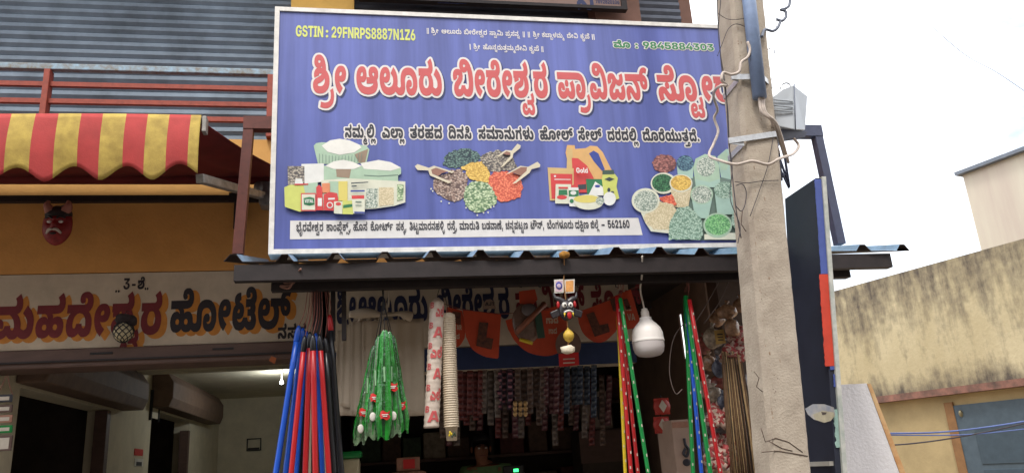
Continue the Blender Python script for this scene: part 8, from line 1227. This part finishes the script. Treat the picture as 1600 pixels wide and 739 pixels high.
# ================================================================== inside the provision shop
def sachets(lab, px, ytop, ybot, m, grp, Y, w=.046, tilt=0.):
    a, b = at(px, ytop, Y), at(px + tilt, ybot, Y); n = max(3, round((a.z - b.z) / .046)); mb = MB()
    def f(u, v):
        k = v * n % 1.0; bul = math.sin(math.pi * k) * math.sin(math.pi * u); x = (u - .5) * w * (1 - .06 * math.sin(math.pi * k))
        return a + (b - a) * v + Vector((x, -.014 * bul + .004 * math.sin(v * 23), 0))
    mb.grid(f, 6, n * 6, mf=lambda i, j: 1 if (j % 6) in (2, 3) and 1 <= i <= 4 else 0)
    return tag(ob('sachet_strip', mb, m, fixn=False, solid=.0015), lab, 'sachet strip', grp)
SM = {k: [mat(k + '_sachet_foil', lin(a), .35, .2, 30, metal=.2), mat(k + '_sachet_print', lin(b), .4, .3, 60)] for k, a, b in (('maroon', (104, 48, 44), (76, 28, 30)), ('silver', (112, 100, 92), (88, 74, 68)), ('purple', (56, 34, 50), (150, 94, 104)), ('tan', (100, 80, 70), (74, 56, 50)), ('wine', (84, 44, 50), (118, 86, 84)), ('teal', (46, 56, 72), (74, 80, 88)))}
random.seed(11)
for key, x0, x1, n, lab in (('maroon', 718, 752, 5, 'maroon sachet strip hanging right of the paper cups'), ('silver', 757, 776, 3, 'silver grey sachet strip between the maroon and purple ones'), ('purple', 780, 804, 4, 'dark purple sachet strip with pink spots'),
                         ('tan', 809, 848, 5, 'tan sachet strip right of the purple ones'), ('wine', 852, 880, 4, 'wine red sachet strip left of the round tag'), ('teal', 886, 928, 5, 'dark teal sachet strip at the right end of the row')):
    for i in range(n): sachets(lab, x0 + (x1 - x0) * i / (n - 1), 549, random.choice((632, 640, 646, 652)) if key != 'maroon' else random.choice((648, 656)), SM[key], key + ' sachet strips', .06 + .06 * (i % 2), tilt=random.uniform(-2, 2))
for i in range(22):
    k_ = ('tan', 'wine', 'silver', 'maroon')[i % 4]
    sachets('dim sachet strip hanging low, deeper in the dark shop', 690 + i * 12.5, 585, random.choice((672, 684, 696, 664)), SM[k_], 'sachet strips deep in the shop', .42 + .05 * (i % 3), w=.05, tilt=random.uniform(-3, 3))
gold = MB()
for k in range(9): gold.ball(at(805 + (k % 3) * 8, 630 + (k // 3) * 8, .02), .018, .01, .022, 8)
tag(ob('gold_packet', gold, mat('gold_foil', lin((196, 160, 110)), .3, .3, 40, metal=.6)), 'small gold foil packet among the sachet strips', 'packet')
# rear shelf with packets
rk = thing('shelf_rack', 'dark shelf rack along the rear wall of the shop', 'shelf', (1.2, 2.1, .13))
for z in (.7, 1.15, 1.6, 2.05): ob('shelf_board', MB().box(-.2, 2.5, 1.9, 2.28, z, z + .025), M['brown_box'], rk)
for x in (-.2, 1.1, 2.47): ob('upright', MB().box(x, x + .03, 1.902, 2.278, .13, 2.4), M['dark_steel'], rk)
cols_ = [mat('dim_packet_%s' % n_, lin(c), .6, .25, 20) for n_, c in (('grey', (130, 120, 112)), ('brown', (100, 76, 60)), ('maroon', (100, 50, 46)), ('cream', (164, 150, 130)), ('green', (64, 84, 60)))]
random.seed(5)
for z in (1.6, 2.05, 1.15):
    x = -.12
    while x < 2.38:
        w = random.uniform(.12, .24); h = random.uniform(.16, .36) if z < 2 else random.uniform(.14, .26)
        if not (1.05 < x + w and x < 1.16): tag(ob('packet', MB().box(x, x + w, 1.95 + random.uniform(0, .06), 2.2, z + .0255, z + .025 + h), random.choice(cols_), bevel=.012), 'dim packet standing on the dark rear shelf', 'packet', 'packets on the rear shelf')
        x += w + random.uniform(.01, .05)
wb = thing('printed_carton', 'pale carton with dark print in the dim shop right of centre', 'carton', at(937, 690, 1.5))
p0, p1 = at(914, 612, 1.5), at(958, 668, 1.5)
ob('box', MB().box(p0.x, p1.x, 1.5, 1.75, p1.z, p0.z), mat('grey_carton', lin((150, 138, 126)), .7, .12, 8), wb, bevel=.006)
ob('print_block', MB().box(p0.x + .10, p0.x + .19, 1.492, 1.4985, p0.z - .26, p0.z - .05), M['letter_dark'], wb); ob('print_line', MB().box(p0.x + .02, p0.x + .08, 1.492, 1.4985, p0.z - .10, p0.z - .07), M['letter_dark'], wb)
st2 = thing('carton_stand', 'dark crate stack under the pale carton', 'crate', (p0.x + .15, 1.6, .13))
ob('crate', MB().box(p0.x - .1, p1.x + .12, 1.45, 1.8, .13, p1.z - .003), M['dark_in'], st2, bevel=.01); ob('crate_lid', MB().box(p0.x - .11, p1.x + .13, 1.44, 1.45, p1.z - .3, p1.z - .02), M['brown_box'], st2)
# stack of sacks on a drum, green topped tub, counter
ct2 = thing('counter', 'long dark shop counter behind the hanging goods', 'counter', (1.0, .75, .13))
ob('counter_body', MB().box(-.12, 1.9, .62, .95, .13, 1.0), M['dark_in'], ct2); ob('counter_top', MB().box(-.14, 1.92, .60, .98, 1.003, 1.04), M['brown_box'], ct2, bevel=.006)
G = 'sacks piled on the counter'
M['sack'] = mat('dusty_pink_sack', lin((168, 124, 104)), .8, .14, 12, bump=.3)
zc_ = 1.042
for k, (lab, px, hw_, h) in enumerate((('lowest sack of the pile behind the green brooms', 638, .21, .16), ('second sack from the bottom of the pile', 636, .20, .12), ('third sack from the bottom of the pile', 637, .18, .10), ('flat upper sack of the pile', 636, .16, .055), ('thin topmost sack of the pile', 637, .145, .04))):
    c = at(px, 720, .78); sc_ = MB()
    def f(u, v, c=c, hw_=hw_, h=h, z0=zc_):
        th = u * 2 * math.pi; la = (v - .5) * math.pi; cx = math.copysign(abs(math.cos(th)) ** .55, math.cos(th)); cy = math.copysign(abs(math.sin(th)) ** .55, math.sin(th))
        e = abs(math.cos(la)) ** .5; return Vector((c.x + cx * hw_ * e * (1 + .03 * math.sin(9 * th)), .78 + cy * .13 * e, z0 + h / 2 + math.sin(la) * h / 2))
    sc_.grid(f, 40, 12); tag(ob('sack', sc_, M['sack'], bevel=0), lab, 'sack', G); zc_ += h + .002
bxr = thing('red_box', 'small dim red printed box on top of the sack pile', 'box', at(637, 700, .75))
c = at(637, 700, .75); ob('box_body', MB().box(c.x - .09, c.x + .09, .70, .86, zc_, zc_ + .10), M['sack'], bxr, bevel=.004); ob('print', MB().box(c.x - .04, c.x + .05, .692, .6985, zc_ + .015, zc_ + .085), M['pack_red'], bxr)
gt = thing('green_tub', 'cream tub with green lid behind the black broom sticks', 'tub', at(545, 735, .4)); c = at(541, 712, .4)
ob('tub', MB().box(c.x - .13, c.x + .10, .3, .5, .13, c.z - .022), mat('cream_tub', lin((190, 180, 150)), .5, .1), gt, bevel=.02); ob('lid', MB().box(c.x - .145, c.x + .115, .285, .515, c.z - .02, c.z + .03), M['st_green'], gt, bevel=.015)
# weighing scale with green display
ws = thing('weighing_scale', 'weighing scale with small glowing green display on the counter', 'scale', (1.15, .86, 1.04)); c = at(806, 735, .86)
ob('base', MB().box(c.x - .16, c.x + .14, .72, .94, 1.042, 1.12), M['dark_steel'], ws, bevel=.01); ob('mast', MB().tube([(c.x + .05, .90, 1.12), (c.x + .05, .90, c.z - .02)], .014, 8), M['grey_metal'], ws)
ob('head', MB().box(c.x - .10, c.x + .07, .865, .93, c.z - .035, c.z + .045), M['black'], ws, bevel=.008); ob('display', MB().box(c.x - .018, c.x + .022, .858, .8645, c.z - .008, c.z + .016), mat('green_display', (.05, .9, .2), .4, .02, emit=1.6), ws)
# shopkeeper behind the counter
def skin_mesh(name, joints, links, m, parent, sub=2):
    me = bpy.data.meshes.new(name); off = parent.location
    me.from_pydata([Vector(j[0]) - off for j in joints], links, []); me.materials.append(m)
    o = bpy.data.objects.new(name, me); COL.objects.link(o); o.parent = parent
    o.modifiers.new('skin', 'SKIN'); layer = me.skin_vertices[0] if me.skin_vertices else None
    if layer is None:
        bm = bmesh.new(); bm.from_mesh(me); bm.verts.layers.skin.verify(); bm.to_mesh(me); bm.free(); layer = me.skin_vertices[0]
    for i, j in enumerate(joints): layer.data[i].radius = j[1] if hasattr(j[1], '__len__') else (j[1], j[1]); layer.data[i].use_root = (i == 0)
    s = o.modifiers.new('smooth', 'SUBSURF'); s.levels = sub; s.render_levels = sub
    return o
hd = at(752, 701, 1.25); px_, pz = hd.x, hd.z
pr = thing('person', 'shopkeeper in a green shirt bending over the counter in the dark shop', 'person', (px_ + .03, 1.3, .13))
SK = mat('brown_skin', lin((138, 92, 70)), .55, .06, 20); SH = mat('green_shirt', lin((96, 128, 84)), .8, .08, 14); TR = mat('dark_trousers', lin((46, 44, 52)), .8, .1, 10); HRm = mat('black_hair', (.012, .010, .010), .55, .1, 60)
cx, Yp = px_ + .04, 1.32; zs_ = pz - .19
body = [((cx, Yp, .98), .13), ((cx, Yp - .01, 1.16), .13), ((cx, Yp - .02, zs_ - .05), (.16, .11)), ((cx - .01, Yp - .03, zs_ + .045), .055), ((px_ + .004, 1.285, pz - .105), .046), ((px_, 1.255, pz - .055), (.058, .072)), ((px_, 1.255, pz + .05), (.074, .086)),
        ((cx - .18, Yp - .02, zs_), .065), ((cx - .24, Yp - .06, zs_ - .28), .048), ((cx - .14, Yp - .30, zs_ - .36), .036), ((cx - .10, Yp - .38, zs_ - .36), .032),
        ((cx + .18, Yp - .02, zs_), .065), ((cx + .24, Yp - .06, zs_ - .28), .048), ((cx + .16, Yp - .30, zs_ - .36), .036), ((cx + .12, Yp - .38, zs_ - .36), .032),
        ((cx - .09, Yp, .88), .10), ((cx - .10, Yp - .01, .52), .065), ((cx - .10, Yp + .03, .21), .045), ((cx - .10, Yp - .12, .17), .035),
        ((cx + .09, Yp, .88), .10), ((cx + .10, Yp - .01, .52), .065), ((cx + .10, Yp + .03, .21), .045), ((cx + .10, Yp - .12, .17), .035)]
lk = [(0, 1), (1, 2), (2, 3), (3, 4), (4, 5), (5, 6), (2, 7), (7, 8), (8, 9), (9, 10), (2, 11), (11, 12), (12, 13), (13, 14), (0, 15), (15, 16), (16, 17), (17, 18), (0, 19), (19, 20), (20, 21), (21, 22)]
for s_, hb in ((-1, 10), (1, 14)):
    base = Vector(body[hb][0])
    for k in range(5):
        i0 = len(body); d0 = Vector((s_ * (-.028 + .014 * k), -.045 if k else -.01, .004)); L_ = (.03, .042, .047, .043, .034)[k]
        if k == 0: d0 = Vector((-s_ * .034, -.015, .0))
        body += [((base + d0), .0095), ((base + d0 + Vector((0, -L_, -.008))), .0085), ((base + d0 + Vector((0, -L_ * 1.6, -.024))), .0075)]
        lk += [(hb, i0), (i0, i0 + 1), (i0 + 1, i0 + 2)]
skin_mesh('body', body, lk, SK, pr)
sh_ = [((cx, Yp, .96), .145), ((cx, Yp - .01, 1.16), .148), ((cx, Yp - .02, zs_ - .05), (.178, .128)), ((cx, Yp - .03, zs_ + .035), .075), ((cx - .18, Yp - .02, zs_), .080), ((cx - .225, Yp - .05, zs_ - .20), .066), ((cx + .18, Yp - .02, zs_), .080), ((cx + .225, Yp - .05, zs_ - .20), .066)]
skin_mesh('shirt', sh_, [(0, 1), (1, 2), (2, 3), (2, 4), (4, 5), (2, 6), (6, 7)], SH, pr)
tr_j = [((cx, Yp, .97), .14), ((cx - .09, Yp, .86), .112), ((cx - .10, Yp - .01, .52), .080), ((cx - .10, Yp + .02, .22), .065), ((cx + .09, Yp, .86), .112), ((cx + .10, Yp - .01, .52), .080), ((cx + .10, Yp + .02, .22), .065)]
skin_mesh('trousers', tr_j, [(0, 1), (1, 2), (2, 3), (0, 4), (4, 5), (5, 6)], TR, pr)
hb_ = MB(); hb_.grid(lambda u, v: Vector((px_ + .084 * math.cos(u * 2 * math.pi) * math.cos(v * 1.35 + .15), 1.272 + .098 * math.sin(u * 2 * math.pi) * math.cos(v * 1.35 + .15), pz + .005 + (.05 if math.sin(u * 2 * math.pi) < -.3 else 0) * (1 - v) + .122 * math.sin(v * 1.35 + .15))), 32, 10); ob('hair', hb_, HRm, pr, solid=.01)
for s_ in (-1, 1):
    ob('eye', MB().ball((px_ + s_ * .03, 1.166, pz + .005), .011, .007, .007, 10), M['pack_white'], pr); ob('eyebrow', MB().tube([(px_ + s_ * .014, 1.160, pz + .024), (px_ + s_ * .046, 1.172, pz + .023)], .0045, 6), HRm, pr)
    ob('ear', MB().ball((px_ + s_ * .082, 1.27, pz), .010, .02, .03, 10), SK, pr)
ob('nose', MB().tube([(px_, 1.160, pz + .012), (px_, 1.142, pz - .022), (px_, 1.152, pz - .032)], [.007, .013, .008], 8), SK, pr); ob('mouth', MB().tube([(px_ - .024, 1.170, pz - .055), (px_, 1.160, pz - .054), (px_ + .024, 1.170, pz - .055)], .005, 6), mat('lips', lin((120, 66, 60)), .5, .05), pr)
# goods on the right of the shop
cn_ = thing('white_carton', 'white carton with black hook shaped print at the right of the shop', 'carton', at(1070, 738, -.3))
a, b = at(1048, 656, -.3), at(1086, 790, -.3)
ob('box', MB().box(a.x, b.x + .03, -.3, .0, b.z, a.z), mat('dull_white_carton', lin((176, 150, 134)), .7, .08, 6), cn_, bevel=.005)
ob('print', MB().tube(smooth_path([at(1069, 684, -.306), at(1071, 694, -.306), at(1076, 702, -.306), at(1073, 712, -.306), at(1068, 708, -.306), at(1071, 700, -.306)]), .010, 8).ball(at(1073, 722, -.303), .03, .004, .025, 12), M['letter_dark'], cn_)
ob('red_print', MB().box(a.x + .005, b.x + .025, -.3035, -.3005, a.z - .055, a.z - .015), M['sack'], cn_)
cs_ = thing('crate_pile', 'plain brown crates under the white carton', 'crate', (b.x, -.15, .13)); ob('crate', MB().box(a.x - .05, b.x + .08, -.32, .02, .133, b.z - .003), M['brown_box'], cs_, bevel=.01); ob('crate_slat', MB().box(a.x - .05, b.x + .08, -.333, -.322, .4, .5), M['brown_box'], cs_)
M['dia_red'] = mat('red_diamond_packet', lin((176, 58, 48)), .4, .1, 12)
for lab, y0, y1 in (('upper red packet with pale diamond left of the green sticks', 621, 648), ('lower red packet with pale diamond left of the green sticks', 650, 677)):
    rp = thing('red_packet', lab, 'packet', at(1035, y1, -.1), 'red diamond packets'); c = at(1034, (y0 + y1) / 2, -.1); hh = (at(1034, y0, -.1).z - at(1034, y1, -.1).z) / 2 - .003
    ob('pouch', MB().ball(c, .068, .022, hh * 1.05, 4 * 4).box(c.x - .058, c.x + .058, -.105, -.095, c.z - hh, c.z + hh), M['dia_red'], rp, bevel=0); ob('diamond_print', MB().prism([c + Vector((0, -.026, .045)), c + Vector((.03, -.026, 0)), c + Vector((0, -.026, -.045)), c + Vector((-.03, -.026, 0))], (0, .006, 0)), M['mark'], rp)
    ob('hanger', MB().tube([c + Vector((0, 0, hh)), c + Vector((0, 0, hh + .02))], .003, 5), M['black'], rp)
gp = 'clear snack bags hanging at the right side of the shop'
bagm = {k: mat('snack_bag_' + k, lin(c), .25, .35, 28, coat=.35, bump=.4, bscale=40, col2=lin(d)) for k, c, d in (('kraft', (176, 138, 106), (110, 84, 66)), ('pale', (176, 160, 140), (110, 96, 84)), ('grey', (130, 122, 120), (70, 66, 70)), ('red', (160, 84, 76), (96, 56, 54)), ('blue', (110, 116, 132), (70, 70, 84)))}
for k, (lab, px, py, rx, rz, m, Y) in enumerate((('kraft brown snack bag highest at the shop right side', 1136, 487, .075, .05, 'kraft', -.75), ('kraft snack bag tilted beside the pole', 1144, 512, .055, .062, 'kraft', -.80), ('clear bag with yellow label near the red stick', 1114, 528, .075, .07, 'pale', -.70), ('pale snack bag under the yellow labelled one', 1108, 568, .06, .055, 'kraft', -.68), ('bluish grey crumpled bag in the middle of the bags', 1122, 576, .045, .06, 'blue', -.74),
                                      ('pale crumpled bag above the red white coil', 1116, 618, .065, .055, 'pale', -.70), ('small bluish bag beside the pale crumpled bag', 1130, 628, .04, .05, 'blue', -.76), ('reddish snack bag behind the straw broom', 1150, 530, .06, .06, 'red', -.70), ('large grey clear bag low at the shop right side', 1130, 672, .095, .07, 'grey', -.68), ('grey clear bag beside the red stick', 1108, 662, .05, .07, 'grey', -.62), ('dark red bag between coil and straw broom', 1126, 596, .07, .05, 'red', -.60),
                                      ('dim grey bag hidden behind the pole edge', 1165, 690, .07, .09, 'grey', -.7), ('dim reddish bag low behind the pole edge', 1160, 735, .07, .07, 'red', -.7))):
    c = at(px, py, Y); t = thing('snack_bag', lab, 'bag', c - Vector((0, 0, rz)), gp)
    ob('bag', MB().ball(c, rx, rx * .55, rz, 18, bumpy=.16, seed=k), bagm[m], t); ob('twist_top', MB().tube([c + Vector((0, 0, rz * .9)), c + Vector((.004, 0, rz * 1.15)), c + Vector((.01, 0, rz * 1.45))], [.018, .007, .02], 8), bagm[m], t)
    if 'yellow' in lab and 'under' not in lab: ob('yellow_label', MB().prism([c + Vector((-.005, -.046, .045)), c + Vector((.065, -.046, .05)), c + Vector((.066, -.046, -.045)), c + Vector((-.003, -.046, -.05))], (0, .004, 0)), mat('yellow_label', lin((196, 160, 90)), .5, .1), t); ob('label_text', MB().box(c.x + .012, c.x + .05, -.752, -.7475, c.z - .025, c.z - .02).box(c.x + .012, c.x + .05, -.752, -.7475, c.z - .005, c.z).box(c.x + .012, c.x + .05, -.752, -.7475, c.z + .012, c.z + .02), M['letter_dark'], t)
for k, (lab, px, py, rx, rz, m, Y) in enumerate((('dim kraft bag deep behind the twisted coils, upper', 1120, 500, .06, .05, 'kraft', -.5), ('dim grey bag deep behind the twisted coils, upper', 1132, 548, .07, .06, 'grey', -.5), ('dim red bag deep beside the bright green stick', 1100, 540, .06, .06, 'red', -.45), ('dim pale bag deep beside the bright green stick', 1104, 608, .06, .07, 'pale', -.45),
                                      ('dim blue bag deep beside the red stick, lower', 1112, 700, .07, .07, 'blue', -.45), ('dim kraft bag at the bottom beside the red stick', 1122, 738, .09, .07, 'kraft', -.5), ('dim grey bag behind the upper straw broom', 1160, 600, .07, .08, 'grey', -.55), ('dim pale bag behind the lower straw broom', 1160, 655, .07, .07, 'pale', -.55), ('small kraft bag under the awning beam beside the pole', 1156, 478, .05, .05, 'kraft', -.66))):
    c = at(px, py, Y); t = thing('snack_bag', lab, 'bag', c - Vector((0, 0, rz)), gp)
    ob('bag', MB().ball(c, rx, rx * .55, rz, 18, bumpy=.2, seed=k + 30), bagm[m], t); ob('twist_top', MB().tube([c + Vector((0, 0, rz * .9)), c + Vector((.004, 0, rz * 1.15)), c + Vector((.01, 0, rz * 1.45))], [.018, .007, .02], 8), bagm[m], t)
gq = 'red and white twisted coils hanging at the right'
CO = [mat('red_coil', lin((170, 70, 70)), .6, .2, 30), mat('white_coil', lin((200, 170, 155)), .6, .2, 30)]
for k, (lab, px, py, rx, rz, Y) in enumerate((('highest red and white coil beside the concrete pole', 1152, 551, .105, .045, -.82), ('red and white coil under the pale crumpled bag', 1130, 646, .10, .055, -.78), ('lowest red and white coil beside the red stick', 1130, 704, .115, .07, -.80), ('small red and white coil behind the kraft bag', 1150, 521, .05, .03, -.74))):
    c = at(px, py, Y); mb = MB()
    for s_ in range(3):
        ph = s_ * .7; pts = [c + Vector((math.cos(t) * rx * (1 - .18 * s_), math.sin(t) * rx * .45 - .0, math.sin(t + .5) * rz * .6 + .018 * math.sin(8 * t + ph) + (s_ - 1) * rz * .5)) for t in [2 * math.pi * q / 56 for q in range(57)]]
        R0 = .024; o = len(mb.f); mb.tube(pts, [R0 * (1 + .25 * math.sin(q * 2.4)) for q in range(57)], 8, 0, cap=False)
        for fi in range(o, len(mb.f)): mb.m[fi] = 1 if ((fi - o) // 8 + (fi - o) % 8 // 2) % 4 < 2 else 0
    tag(ob('twisted_coil', mb, CO), lab, 'coil', gq)
sw = MB(); random.seed(9)
for k in range(110):
    u = random.uniform(-1, 1); yo = random.uniform(-.03, .03); a = at(1143 + u * 15, 556 + random.uniform(-8, 8), -.86 + yo); b = at(1172 + u * 24, 800, -.86 + yo * 1.6)
    sw.tube([a, a * .5 + b * .5 + Vector((random.uniform(-.012, .012), 0, 0)), b], [.0045, .004, .0025], 5, k % 3)
sb_ = thing('straw_broom', 'long straw broom bundle hanging beside the concrete pole', 'broom', at(1172, 800, -.86))
ob('straw', sw, [mat('straw_pale', lin((176, 146, 104)), .8, .15, 30), mat('straw_brown', lin((116, 88, 64)), .8, .15, 30), mat('straw_dark', lin((74, 58, 46)), .8, .15, 30)], sb_)
ob('binding', MB().tube([at(1128, 558, -.86), at(1144, 556, -.90), at(1160, 557, -.86), at(1144, 558, -.82), at(1128, 558, -.86)], .008, 6), M['string_red'], sb_)
for lab, pts in (('thin grey wire slanting under the awning, left one', [(1142, 405), (1118, 450), (1095, 490), (1080, 510)]), ('thin grey wire slanting under the awning beside the pole', [(1148, 418), (1125, 470), (1100, 505)]), ('drooping loop of thin wire between bulb and green sticks', [(1072, 500), (1052, 530), (1046, 580), (1055, 614), (1066, 608)])):
    cable(lab, [at(x, y, -1.0) for x, y in pts], .0028, mat('dim_wire', lin((110, 96, 90)), .6, .1), 'wire', cat='wire')
# ================================================================== hotel side
gd = thing('netted_gourd', 'pale gourd in a dark net hanging before the hotel sign', 'gourd', at(193, 540, -.12)); c = at(193, 519, -.12)
ob('gourd', MB().ball(c, .062, .062, .068, 20, bumpy=.03), mat('pale_gourd', lin((190, 176, 140)), .6, .12, 14), gd)
nt = MB()
for k in range(9):
    for s_ in (-1, 1): nt.tube([c + Vector((math.cos(k * .698 + s_ * t * 1.1) * .065 * math.cos(t - .1), math.sin(k * .698 + s_ * t * 1.1) * .065 * math.cos(t - .1), .071 * math.sin(t))) for t in [-1.5 + q * .25 for q in range(13)]], .0035, 5)
ob('net', nt, M['black'], gd)
ob('dried_top', MB().ball(c + Vector((.0, 0, .085)), .062, .05, .045, 16, bumpy=.28, seed=4).ball(c + Vector((.045, 0, .075)), .035, .03, .04, 12, bumpy=.2), mat('dried_black_leaves', lin((52, 42, 42)), .9, .3, 40, bump=.5), gd)
ob('string', MB().tube([c + Vector((0, 0, .12)), c + Vector((-.001, .03, .15)), Vector((c.x - .002, -.02, c.z + .16))], .0025, 5), M['black'], gd)
pk = 'small printed packs hanging on the pillar at far left'
a0 = at(12, 585, -.06)
for k, (lab, m) in enumerate((('topmost dark pack on the string at far left', 'letter_dark'), ('second pack from the top at far left', 'brown_box'), ('third pack, reddish, at far left', 'sack'), ('fourth pack, greenish, at far left', 'st_green'), ('lowest longer pack at far left', 'brown_box'))):
    y0 = 616 + k * 16; p = at(8, y0, -.06); q = at(8, y0 + (12 if k < 4 else 24), -.06)
    t = thing('hanging_pack', lab, 'packet', q, pk); ob('pouch', MB().box(p.x - .045, p.x + .045, -.066, -.05, q.z, p.z), M[m], t, bevel=.003); ob('pack_print', MB().box(p.x - .03, p.x + .03, -.0685, -.0662, q.z + .012, p.z - .014), M['mark'], t)
cable('thin string triangle holding the packs at far left', [at(-4, 617, -.06), at(5, 598, -.06), at(11, 585, -.06), at(15, 602, -.06), at(20, 617, -.06)], .002, M['string_red'], 'string', cat='string', n=2)
ps = atx(216, 703, HX + .004)
tg2 = thing('wall_sticker', 'small red and white stickers on the beige pillar between the hotel doors', 'sticker', ps)
def wallbox(px, py, w, h, m, par, name, d=0.): p = atx(px, py, HX + .006); return ob(name, MB().box(HX + .002, HX + .006 + d, p.y - w, p.y + w, p.z - h, p.z + h), m, par)
wallbox(217, 706, .16, .035, M['pack_red'], tg2, 'red_sticker'); wallbox(217, 722, .16, .04, M['pack_white'], tg2, 'white_sticker', .001); wallbox(217, 724, .10, .02, M['letter_dark'], tg2, 'sticker_print', .003)
wf = thing('wall_frame', 'thin dark picture frame outline on the beige rear wall of the hotel', 'picture frame', at(397, 694, 8.09)); a, b = at(386, 685, 8.09), at(408, 703, 8.09)
f = MB(); f.box(a.x, b.x, 8.07, 8.098, a.z - .015, a.z).box(a.x, b.x, 8.07, 8.098, b.z, b.z + .015).box(a.x, a.x + .015, 8.07, 8.098, b.z + .015, a.z - .015).box(b.x - .015, b.x, 8.07, 8.098, b.z + .015, a.z - .015); ob('frame', f, M['black'], wf)
ob('print', MB().box(a.x + .02, b.x - .03, 8.085, 8.098, b.z + .02, b.z + .05), M['dark_steel'], wf)
fb_ = thing('fuse_board', 'small dark framed board on the beige wall beside the second hotel door', 'board', atx(240, 635, HX)); p = atx(240, 634, HX); ob('board_face', MB().box(HX + .002, HX + .02, p.y - .14, p.y + .14, p.z - .14, p.z + .14), M['beige_in'], fb_); ob('board_rim', MB().box(HX + .002, HX + .03, p.y - .17, p.y - .142, p.z - .17, p.z + .17).box(HX + .002, HX + .03, p.y + .142, p.y + .17, p.z - .17, p.z + .17).box(HX + .002, HX + .03, p.y - .14, p.y + .14, p.z + .142, p.z + .17), M['black'], fb_)
ot = thing('orange_tag', 'small orange paper tag hanging on the hotel shutter housing', 'tag', at(427, 566, -.07)); ob('paper', MB().prism([at(x, y, -.07) for x, y in ((424, 556), (432, 559), (429, 568), (420, 563))], (0, .003, 0)), mat('orange_paper', lin((176, 96, 54)), .7, .1), ot); ob('thread', MB().tube([at(428, 558, -.068), at(430, 548, -.05)], .002, 5), M['black'], ot)
lp = thing('glowing_bulb', 'small lit white bulb under the ceiling of the dim hotel', 'light bulb', at(440, 597, 5.0)); c = at(440, 597, 5.0)
ob('globe', MB().ball(c, .024, .024, .026, 14), mat('lit_globe', (1, 1, 1), .4, .01, emit=14), lp); ob('holder', MB().tube([c + Vector((0, 0, .022)), Vector((c.x, c.y, 2.898))], .012, 8), M['pack_white'], lp)
ld = bpy.data.lights.new('bulb_light', 'POINT'); ld.energy = 8; ld.color = (.9, .97, 1); ld.shadow_soft_size = .03
lo_ = bpy.data.objects.new('bulb_light', ld); COL.objects.link(lo_); lo_.location = c + Vector((0, -.03, -.05)) - lp.location; lo_.parent = lp
